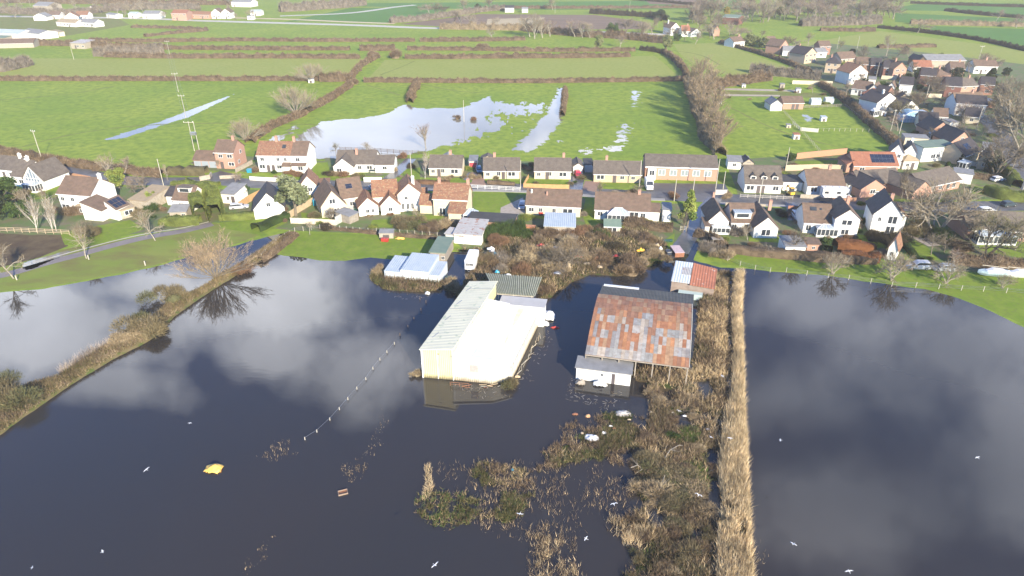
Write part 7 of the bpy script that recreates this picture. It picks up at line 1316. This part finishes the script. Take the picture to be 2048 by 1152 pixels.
fence([(1585, 398), (1566, 399), (1540, 398), (1480, 395)], 1.0, 'rail', 'pale rail fence in front of the three dormer house', mat('silver_timber', (.5, .48, .44), (.42, .4, .36), 1, .9)); fence([(1600, 396), (1640, 398)], 1.0, 'wall', 'pale brick wall left of the motorhome', stone); fence([(1640, 402), (1680, 404), (1712, 402)], .9, 'wall', 'curved brown stone wall below the motorhome', MATS['orange_brick'])
fence([(1450, 414), (1480, 416), (1530, 418)], 1.2, 'wall', 'pale wall on the roadside above the white gabled cottages', stone); fence([(1575, 420), (1604, 421)], 1.1, 'wall', 'brick gate wall across the walled drive', brick); fence([(1602, 421), (1604, 446)], 1.1, 'wall', 'brick side wall of the walled drive', brick)
fence([(1584, 168), (1620, 169), (1664, 170)], 1.6, 'wall', 'pale rendered wall at the village end of the allotments', cream); fence([(1545, 217), (1600, 217), (1690, 214)], 1.2, 'rail', 'timber rails behind the paddock stable', woodg); fence([(1690, 214), (1735, 250), (1790, 298)], 1.1, 'wire', 'wire fence along the village side of the paddock', woodg)
fence([(1560, 217), (1590, 250), (1640, 306)], 1.1, 'wire', 'thin fence line crossing the paddock diagonally', woodg); fence([(1602, 262), (1636, 265)], 1.3, 'panel', 'pale hurdle standing in the paddock', mat('pale_hurdle', (.6, .58, .52), (.5, .48, .42), 1, .8)); fence([(1585, 250), (1600, 262)], 1.2, 'rail', 'short pale rail beside the hurdle in the paddock', MATS['pale_hurdle']); fence([(1636, 262), (1700, 263), (1762, 264)], 1.0, 'wire', 'line of small posts across the right of the paddock', postm)
fence([(1856, 315), (1910, 325), (1965, 336)], 1.4, 'panel', 'long pale fence below the dark roofed brick house', MATS['pale_hurdle']); fence([(1762, 158), (1792, 160)], 1.6, 'wall', 'pale garden wall in front of the terrace houses', cream); fence([(1852, 195), (1882, 196)], 1.6, 'wall', 'buff wall across the village street from the terrace', cream); fence([(1765, 230), (1800, 231)], 1.4, 'panel', 'buff fence under the white house with the bay', MATS['buff_fence'])
fence([(1480, 395), (1490, 396)], 1, 'wall', 'end of the pale roadside wall', stone) if False else None
fence([(680, 302), (750, 304), (800, 308), (850, 310)], 1.3, 'rail', 'dark post and rail fence at the edge of the field flood behind the white bungalow', woodd)
fence([(590, 464), (560, 482), (540, 500), (524, 517)], 1.1, 'wire', 'post and wire fence beside the top of the ditch', postm); fence([(590, 464), (640, 458), (680, 460), (720, 464), (770, 466), (830, 470), (890, 475)], 1.1, 'wire', 'post and wire fence around the back of the small paddock', postm)
fence([(1572, 545), (1613, 551), (1656, 556), (1697, 560), (1741, 567), (1783, 573), (1831, 575), (1877, 578), (1922, 581), (1966, 583), (2012, 586), (2070, 592)], 1.1, 'wire', 'post and wire fence along the shore of the right hand lake', postm, 50)
fence([(1455, 522), (1480, 532), (1510, 540), (1540, 545)], 1.1, 'wire', 'short wire fence at the corner of the right hand lake', postm, 5); fence([(1360, 462), (1372, 463)], 1.2, 'rail', 'small pale gate on the left of the wet lane', postm, 1.5)
fence([(610, 880), (634, 865), (660, 841), (679, 820), (696, 800), (714, 779), (732, 760), (746, 739), (760, 721), (774, 706), (789, 689)], .45, 'wire', 'half drowned line of pale posts and wire left of the cream barn', postm, 50)
for u, v in [(800, 672), (816, 656), (828, 640), (842, 622), (852, 606), (840, 600)]:
    p = G(u, v); tag(MB().tube([(0, 0, -.3), (0, 0, .6)], .07, 5).build('fence_post', woodd, None, (p.x, p.y, 0)), 'dark drowned post in the shaded water left of the cream barn', 'post', 'dark drowned posts in the shaded water')
for u, v, l in [(291, 531, 'short pale stake on the park grass by the shore'), (178, 519, 'little stake beside the middle park tree'), (34, 560, 'little stake beside the left park tree'), (380, 447, 'dark bollard where the footpath meets the golden hedge')]:
    p = G(u, v); tag(MB().box((-.09, -.09, -.2), (.09, .09, 1.0)).box((-.1, -.1, 1.0), (.1, .1, 1.05)).build('marker_post', postm if 'dark' not in l else woodd, None, (p.x, p.y, 0)), l, 'post')
p = G(1441, 393); r = thing('notice_sign', 'wide pale framed notice board at the car park exit', 'sign', (p.x, p.y, 0)); MB().box((-1.5, -.05, .5), (1.5, .05, 1.9)).build('board', MATS['silver_timber'], r)
for x in (-1.6, 1.55): MB().box((x, -.07, 0), (x + .12, .07, 2.1)).build('post', woodg, r)
for x in (-.9, 0, .8): MB().tube([(x, -.07, 1.2), (x, -.05, 1.2)], .28, 10).build('emblem', white2, r)
# ================================================================ GARDEN AND FIELD THINGS
def hut(u, v, w, d, h, label, wall=white, roof=RF['slate'], name='field_shelter', rz=0):
    p = G(u, v); r = thing(name, label, 'shelter', (p.x, p.y, 0), R(rz)); MB().box((0, 0, -.1), (w, d, h)).build('wall', wall, r); MB().slab([(-.1, -.15, h + .1), (w + .1, -.15, h + .1), (w + .1, d + .1, h + .35), (-.1, d + .1, h + .35)], .09).build('roof', roof, r); MB().box((w * .25, -.03, .05), (w * .7, .0, h * .7)).build('opening', MATS['dark_door'], r)
hut(1587, 279, 2.0, 1.8, 1.6, 'small white poultry house with red roof in the middle of the paddock', roof=RF['red']); hut(1642, 243, 2.0, 1.8, 1.5, 'white poultry house in the upper right of the paddock', roof=RF['blue']); hut(1573, 256, 1.5, 1.2, 1.0, 'tiny cream coop left of the rails in the paddock', cream)
hut(1438, 208, 1.0, 1.0, .8, 'tiny white hut at the top left of the paddock'); hut(1442, 175, 1.6, 1.4, 1.2, 'left white beehive like hut in the allotments'); hut(1484, 175, 1.6, 1.4, 1.2, 'second white hut in the allotments'); hut(1560, 176, 2.0, 1.6, 1.6, 'grey hut in the right allotments', stone); hut(1592, 186, 2, 1.6, 1.7, 'white hut by the allotment trees'); hut(1634, 152, 2, 2, 1.5, 'white shed by the wall at the village end') if False else None
hut(617, 166, 2.4, 1.6, 1.6, 'white trough shelter under the fan willow on the left hedge'); hut(759, 477, 3.2, 1.8, 1.3, 'low grey shelter at the back of the small paddock', stone, RF['slate']); hut(1762, 232, 1.8, 1.5, 1.8, 'white garden hut under the white house with the bay')
def greenhouse(u, v, w, d, label, h=1.9):
    p = G(u, v); r = thing('greenhouse', label, 'greenhouse', (p.x, p.y, 0)); m = MB(); n = int(w / .6)
    for i in range(n + 1): x = w * i / n; m.tube([(x, 0, 0), (x, 0, h), (x, d / 2, h + .7), (x, d, h), (x, d, 0)], .035, 4)
    for y, z in ((0, h), (d / 2, h + .7), (d, h), (0, .1)): m.tube([(0, y, z), (w, y, z)], .035, 4)
    m.build('frame', white2, r); g = MB(); vol_walls(g, .02, .02, w - .02, d - .02, h - .03, .66, 'x'); g.build('glazing', cglass, r)
greenhouse(1622, 210, 4, 2.6, 'glasshouse frame beside the paddock stable'); greenhouse(1650, 208, 3.4, 2.4, 'second glasshouse right of the stable') 
def glass_arch():
    p = G(1806, 245); r = thing('glass_house', 'blue glass building with an arched front in the village', 'conservatory', (p.x, p.y, 0)); Wd_, D = 6.6, 5; A = []
    for k in range(13): a = math.pi * k / 12; A.append((Wd_ / 2 - math.cos(a) * Wd_ / 2, 1.6 + math.sin(a) * 2.4))
    ring = [(0, -.1)] + A + [(Wd_, -.1)]; n = len(ring); V = [(x, 0, z) for x, z in ring] + [(x, D, z) for x, z in ring]
    MB().add(V, [list(range(n)), list(range(2 * n - 1, n - 1, -1))] + [[i, i + n, (i + 1) % n + n, (i + 1) % n] for i in range(n)]).build('glazing', mat('blue_glass', (.25, .42, .55), (.35, .52, .62), .5, .15), r)
    m = MB().tube([(x, -.05, z) for x, z in A], .09, 4)
    for k in (1, 2, 3, 4, 5): x = Wd_ * k / 6; z = 1.6 + 2.4 * math.sqrt(max(0, 1 - ((x - Wd_ / 2) / (Wd_ / 2)) ** 2)); m.tube([(x, -.05, 0), (x, -.05, z)], .05, 4)
    m.tube([(0, -.05, 1.6), (Wd_, -.05, 1.6)], .06, 4); m.build('frame', white2, r)
glass_arch()
# picnic tables, play frame and odds in gardens
def table(u, v, label, rz=0):
    p = G(u, v); r = thing('picnic_table', label, 'table', (p.x, p.y, 0), R(rz)); MB().box((-.9, -.4, .72), (.9, .4, .78)).build('tabletop', woodp, r)
    for s in (-1, 1): MB().box((-.9, s * .75 - .13, .42), (.9, s * .75 + .13, .46)).build('bench', woodp, r); MB().box((s * .65 - .04, -.8, 0), (s * .65 + .04, .8, .08)).box((s * .65 - .04, -.06, .08), (s * .65 + .04, .06, .72)).build('leg', woodp, r)
table(1005, 437, 'picnic table on the gravel by the conservatory'); table(1995, 424, 'garden table by the main road at right') if False else None
p = G(1408, 492); r = thing('timber_frame', 'open grey timber frame like a log store under the right lane thicket', 'log store', (G(1424, 494).x, G(1424, 494).y, 0)); m = MB()
for x in (0, 2.2): [m.box((x, y, 0), (x + .12, y + .12, 1.7)) for y in (0, 1.4)]
m.box((-.05, -.02, 1.7), (2.4, 1.6, 1.8)).box((-.05, .02, .9), (2.4, .1, 1.0)); m.build('frame', woodg, r)
for u, v, w, d, h, m_, nm, l in [(1082, 430, 1, 1, .9, redp, 'red_skip', 'small red skip beside the green shrubs') , (1060, 458, 2.4, 1.4, .8, mat('orange_paint', (.6, .25, .12), None, 1, .6), 'garden_tractor', 'orange ride-on machine below the pale blue garage'), (500, 345, 1.4, 1.2, 1.1, bluep, 'garden_box', 'turquoise bin beside the brick house'), (634, 410, 1.8, 1.6, 1.6, bluep, 'garden_box', 'blue box shed beside the chocolate roofed house'), (712, 425, 1.2, 1.2, 1.2, greenp, 'water_butt', 'dark green water butt beside the white cottage wing'), (770, 483, 1.6, .8, .8, redp, 'toy_tractor', 'little red cart in the small paddock'), (1335, 484, 2.2, .8, .5, greenp, 'rowing_boat', 'pale green upturned dinghy on the grass left of the lane'), (1605, 372, .7, .7, 1.1, bluep, 'wheelie_bin', 'blue barrel by the yellow digger')]:
    p = G(u, v); r_ = thing(nm, l, nm.replace('_', ' '), (p.x, p.y, 0), R(random.uniform(-15, 15)))
    loft([(-w / 2, [(-d * .4, .05), (-d * .5, h * .9), (d * .5, h * .9), (d * .4, .05)]), (w / 2, [(-d * .4, .05), (-d * .5, h * .9), (d * .5, h * .9), (d * .4, .05)])]).build('body', m_, r_); MB().box((-w * .52, -d * .53, h * .9), (w * .52, d * .53, h)).build('top', m_, r_)
def sheet_heap(u, v, w, d, h, m, name, label, cat, seed=0, z=.0):
    """crumpled sheet: a thin folded skin"""
    n = 14; p = G(u, v, z); rr = np.random.default_rng(seed); X, Y = np.meshgrid(np.linspace(-1, 1, n), np.linspace(-1, 1, n)); rad = np.clip(1.15 - np.sqrt(X ** 2 + Y ** 2) + .35 * fbm(X + seed, Y, 1.6, 2), 0, 1)
    Z = h * (rad ** .6) * (.45 + 1.3 * (fbm(X * 1.7 + seed * 3, Y * 1.7, 1.5, 4) + .35)); a = np.arange(n * n).reshape(n, n); q = np.stack([a[:-1, :-1], a[:-1, 1:], a[1:, 1:], a[1:, :-1]], -1)
    keep = (rad[:-1, :-1] > .02) & (rad[1:, 1:] > .02); q = q[keep]; V = np.stack([X.ravel() * w / 2, Y.ravel() * d / 2, Z.ravel() + .02], 1)
    o = link(name, npmesh(name, V, q, m), None, p); md = o.modifiers.new('thickness', 'SOLIDIFY'); md.thickness = .04; tag(o, label, cat)
    return o
yel2 = mat('yellow_tarpaulin', (.85, .55, .13), (.75, .42, .08), 2.5, .55, c3=(.5, .2, .06), s3=1.2, t3=.62)
sheet_heap(428, 939, 2.3, 1.7, .7, yel2, 'tarpaulin', 'crumpled yellow tarpaulin floating alone in the flood', 'tarpaulin', 3)
def rim():
    p = G(686, 986); r = thing('floating_crate', 'small open crate with pale rim floating in the flood', 'crate', (p.x, p.y, 0), R(20)); m = MB()
    for a, b in (((-.6, -.4), (.6, -.33)), ((-.6, .33), (.6, .4)), ((-.6, -.33), (-.53, .33)), ((.53, -.33), (.6, .33))): m.box((*a, -.1), (*b, .22))
    m.build('side', mat('buff_plastic', (.3, .22, .16), (.22, .15, .1), 2, .6), r); MB().box((-.52, -.32, -.05), (.52, .32, .06)).build('base', brass, r)
rim()
for u, v, w, d, h, m, l, s in [(1098, 634, 2.2, 3.2, 1.2, whitem, 'heap of white plastic sheeting at the far corner of the white wing', 5), (1088, 648, 1.8, 1.6, .6, white2, 'smaller crumpled white sheet below that heap', 6), (1183, 877, 2.0, 1.5, .6, whitem, 'white plastic sheet caught in the marsh weeds', 7), (1208, 868, 1.0, .7, .4, whitem, 'scrap of white plastic right of the caught sheet', 8), (1245, 829, 2.4, 1.6, .5, mat('pale_rubble', (.7, .66, .6), (.45, .4, .34), 3, .9), 'pale heap of broken polystyrene in the weeds below the cabin', 9), (1200, 770, 2.2, 1.2, .8, whitem, 'torn white awning lying before the white cabin', 10), (1150, 829, .9, .6, .3, brass, 'rusty drum floating below the cabin', 11), (1175, 833, .8, .7, .35, mat('orange_crate', (.55, .32, .16), None, 2, .7), 'orange crate floating below the cabin', 12), (855, 588, 1.0, 1.0, .5, whitem, 'white round lump on weed left of the cream barn', 13),
                              (1185, 515, 1.6, 1, .7, yelp, 'yellow sheet lying in the scrub', 14), (1195, 522, 3.0, 1.4, .5, white, 'pale dumped boards in the scrub', 15), (1240, 505, 2.2, 1.4, .7, whitem, 'white dumped sheeting in the upper scrub', 16), (1320, 508, 1.6, 1.2, 1.6, white, 'pale upright tank at the edge of the inlet', 17), (800, 478, 2.2, 1.0, .5, yel2, 'yellow cover lying on the small paddock', 18), (1110, 656, 1.6, .5, .3, redp, 'red plastic strip beside the white heap', 19), (1160, 768, 1.6, 1.0, .9, woodg, 'grey pallet heap at the left end of the cabin', 20), (1035, 755, .9, .5, .4, woodp, 'broken timber on the right side of the white wing', 21), (1100, 570, 3, 1.4, .5, mat('pink_tin', (.5, .34, .3), None, 1, .8), 'fallen reddish tin sheet right of the striped barn', 22), (1025, 941, .4, .4, .3, bluep, 'small blue drum in the weeds of the bramble island', 23), (1345, 828, .5, .5, .4, whitem, 'white scrap in the marsh right of the cabin', 24)]:
    sheet_heap(u, v, w, d, h, m, 'debris', l, 'debris', s)
p = G(899, 562); tag(MB().tube([(0, 0, -.3), (0, 0, .8), (0, 0, .9)], [.9, .9, .8], 14).build('water_tank', greenp, None, (p.x, p.y, 0)), 'round dark green tank standing in the water by the blue shed', 'tank')
for i in range(16):
    t = i / 15; u = 1035 + (1080 - 1035) * t + random.uniform(-3, 3); v = 752 + (672 - 752) * t; p = G(u, v, .02); L = random.uniform(.6, 2.2)
    tag(MB().tube([(-L / 2, 0, .05), (L / 2, 0, random.uniform(.05, .35))], .05, 4).build('driftwood', random.choice([woodp, woodg, postm]), None, p, random.uniform(.6, 1.9)), 'loose plank floating along the right wall of the white wing', 'plank', 'loose planks along the white wing')
for i in range(10):
    u = random.uniform(918, 1010); v = 770 + random.uniform(0, 7); p = G(u, v, .02); L = random.uniform(.5, 1.8)
    tag(MB().tube([(-L / 2, 0, .05), (L / 2, 0, random.uniform(.05, .3))], .05, 4).build('driftwood', random.choice([woodp, brass, postm]), None, p, random.uniform(-.4, .5)), 'loose stick washed against the front of the white wing', 'stick', 'sticks washed against the front of the white wing')
junk = [whitem, woodp, brass, bluep, metalg, yelp, redp, white2, woodg]
for i in range(22):
    while True:
        u = random.uniform(960, 1335); v = random.uniform(490, 552)
        if inpoly(np.array(u), np.array(v), scrub): break
    d_ = sheet_heap(u, v, random.uniform(.8, 2.2), random.uniform(.6, 1.4), random.uniform(.3, .8), random.choice(junk), 'debris', 'dumped scrap lying in the scrub between the flooded barns and the gardens', 'debris', 30 + i, z=.9); d_['group'] = 'scrap dumped in the scrub'
for i in range(9):
    while True:
        u = random.uniform(1140, 1450); v = random.uniform(790, 900)
        if inpoly(np.array(u), np.array(v), mid) or inpoly(np.array(u), np.array(v), east): break
    d_ = sheet_heap(u, v, random.uniform(.3, .7), random.uniform(.2, .5), .2, random.choice([whitem, woodp, white2, brass]), 'debris', 'pale scrap washed into the weeds below the cabin and rusty barn', 'debris', 60 + i, z=.3); d_['group'] = 'scrap washed into the weeds'
q_ = sample([[(905, 770), (1030, 775), (1095, 660), (1110, 690), (1050, 785), (1000, 800), (900, 790)], [(1140, 755), (1262, 790), (1245, 830), (1130, 800)], [(760, 575), (900, 575), (900, 600), (800, 600)]], 200)
q_ = q_[fbm(q_[:, 0], q_[:, 1], .5, 3) > .0]
k_ = len(q_); a_ = RNG.random(k_) * 6.28; l_ = .05 + .16 * RNG.random(k_); V_ = np.zeros((k_ * 4, 3))
for n_, (ca, cb) in enumerate(((-1.6, -.16), (1.6, -.16), (1.6, .16), (-1.6, .16))): V_[n_::4, 0] = q_[:, 0] + l_ * (ca * np.cos(a_) - cb * np.sin(a_)); V_[n_::4, 1] = q_[:, 1] + l_ * (ca * np.sin(a_) + cb * np.cos(a_))
V_[:, 2] = .03
tag(link('floating_litter', npmesh('floating_litter', V_, np.arange(k_ * 4).reshape(k_, 4), bld, np.array([(.4, .33, .22), (.22, .16, .1), (.5, .45, .38)])[RNG.integers(0, 3, k_)])), 'small floating twigs and litter around the flooded barns', 'floating litter', kind='stuff')
# ================================================================ GULLS
gull_m = mat('gull_white', (.85, .85, .84), (.78, .78, .78), 3, .7); tip_m = mat('gull_grey', (.35, .36, .38), None, 3, .7); beak_m = mat('gull_beak', (.7, .45, .08), None, 3, .6)
def gull_mesh(flap):
    m = MB(); S_ = [(-.26, .012, 0), (-.2, .03, 0), (-.1, .055, 0), (0, .07, 0), (.1, .06, 0), (.17, .04, .01), (.21, .042, .02), (.25, .03, .02), (.28, .008, .01)]
    n = 7
    for x, r_, z in S_: m.v += [(x, math.cos(6.283 * j / n) * r_ * 1.0, z + math.sin(6.283 * j / n) * r_ * .85) for j in range(n)]
    for i in range(len(S_) - 1):
        for j in range(n): m.f.append([i * n + j, (i + 1) * n + j, (i + 1) * n + (j + 1) % n, i * n + (j + 1) % n]); m.m.append(0)
    for s in (-1, 1):      # wing: inner panel, hand, pointed tip, with thickness
        P_ = [(.1, .05, .02), (.13, .3, .02 + flap), (.02, .62, .0 + flap * .3)]; Q_ = [(-.07, .05, .02), (-.02, .3, .02 + flap), (-.06, .62, .0 + flap * .3)]; k = len(m.v)
        for a, b in zip(P_, Q_): m.v += [(a[0], s * a[1], a[2]), (b[0], s * b[1], b[2]), (a[0], s * a[1], a[2] + .02), (b[0], s * b[1], b[2] + .02)]
        for i in range(2):
            a = k + 4 * i; b = a + 4
            for q in ((a, a + 1, b + 1, b), (a + 2, b + 2, b + 3, a + 3), (a, b, b + 2, a + 2), (a + 1, a + 3, b + 3, b + 1)): m.f.append(list(q)); m.m.append(1 if False else 0)
        m.f.append([k + 8, k + 9, k + 11, k + 10]); m.m.append(1)
    k = len(m.v); m.v += [(-.24, 0, .0), (-.38, -.07, 0), (-.38, .07, 0), (-.24, 0, .015), (-.38, -.07, .012), (-.38, .07, .012)]; m.f += [[k, k + 1, k + 2], [k + 3, k + 5, k + 4]]; m.m += [0, 0]
    return m.mesh('body', [gull_m, tip_m])
GM = [gull_mesh(f) for f in (.02, .14, -.05)]; BK = MB().tube([(.27, 0, .01), (.33, 0, -.005)], [.012, .004], 5).mesh('beak', beak_m); TP = MB().slab([(.0, .58, .03), (.05, .5, .04), (-.07, .5, .04), (-.05, .64, .02)], .015).slab([(.0, -.58, .03), (-.05, -.64, .02), (-.07, -.5, .04), (.05, -.5, .04)], .015).mesh('wing_tip', tip_m)
for i, (u, v, z, a, s, l) in enumerate([(293, 939, 4, 150, 1, 'gull gliding left of the yellow tarpaulin'), (870, 1130, 6, -40, 1.1, 'gull flying over open water near the bottom of the bramble island'), (1040, 1027, 4, 250, 1, 'gull flying low over the right end of the bramble island'), (1172, 1077, 5, 150, 1.05, 'gull over the sparse stalks left of the bleached reed clump'), (1228, 1008, 5, 95, 1, 'gull over the water beside the brown marsh'), (1561, 880, 5, 160, .95, 'gull over the right lake level with the marsh top'), (1955, 915, 5, 110, .95, 'gull alone over the far right of the right lake'), (1587, 1088, 5, 215, .95, 'gull over the right lake near the reed strip foot'), (1698, 1142, 5, 95, 1.05, 'gull at the very bottom of the right lake'), (1445, 752, 6, 200, 1, 'gull above the weeds right of the rusty barn'), (1397, 990, 2, 60, 1.1, 'gull above the green patch in the marsh'), (1460, 876, 4, 90, .9, 'gull over the reed strip'), (1422, 874, 2, 30, .8, 'gull just left of the reed strip'), (205, 1103, 1, 45, .9, 'gull low on the water at the lower left'), (380, 846, 2, 80, .8, 'small gull above the yellow tarpaulin'), (64, 1135, 1, 20, .7, 'small gull near the lower left corner'), (1358, 822, 2, 70, .8, 'gull over the weeds below the rusty barn')]):
    r = thing('gull', l, 'gull', G(u, v, z), R(a)); r.rotation_euler = (R(random.uniform(-14, 14)), R(random.uniform(-8, 8)), R(a)); s *= .68; r.scale = (s, s, s); link('body', GM[i % 3], r); link('beak', BK, r); link('wing_tip', TP, r)
# ================================================================ HAZE
hm = bpy.data.materials.new('haze'); hm.use_nodes = True; ht = hm.node_tree; ht.nodes.clear(); ho = ht.nodes.new('ShaderNodeOutputMaterial'); hv = ht.nodes.new('ShaderNodeVolumePrincipled')
hv.inputs['Density'].default_value = HAZE; hv.inputs['Color'].default_value = (1, .96, .88, 1); hv.inputs['Anisotropy'].default_value = 0.0; ht.links.new(hv.outputs[0], ho.inputs['Volume'])
hb_ = MB().box((-2200, -160, -1.2), (2200, 3300, 66)).build('haze', hm); tag(hb_, kind='stuff')
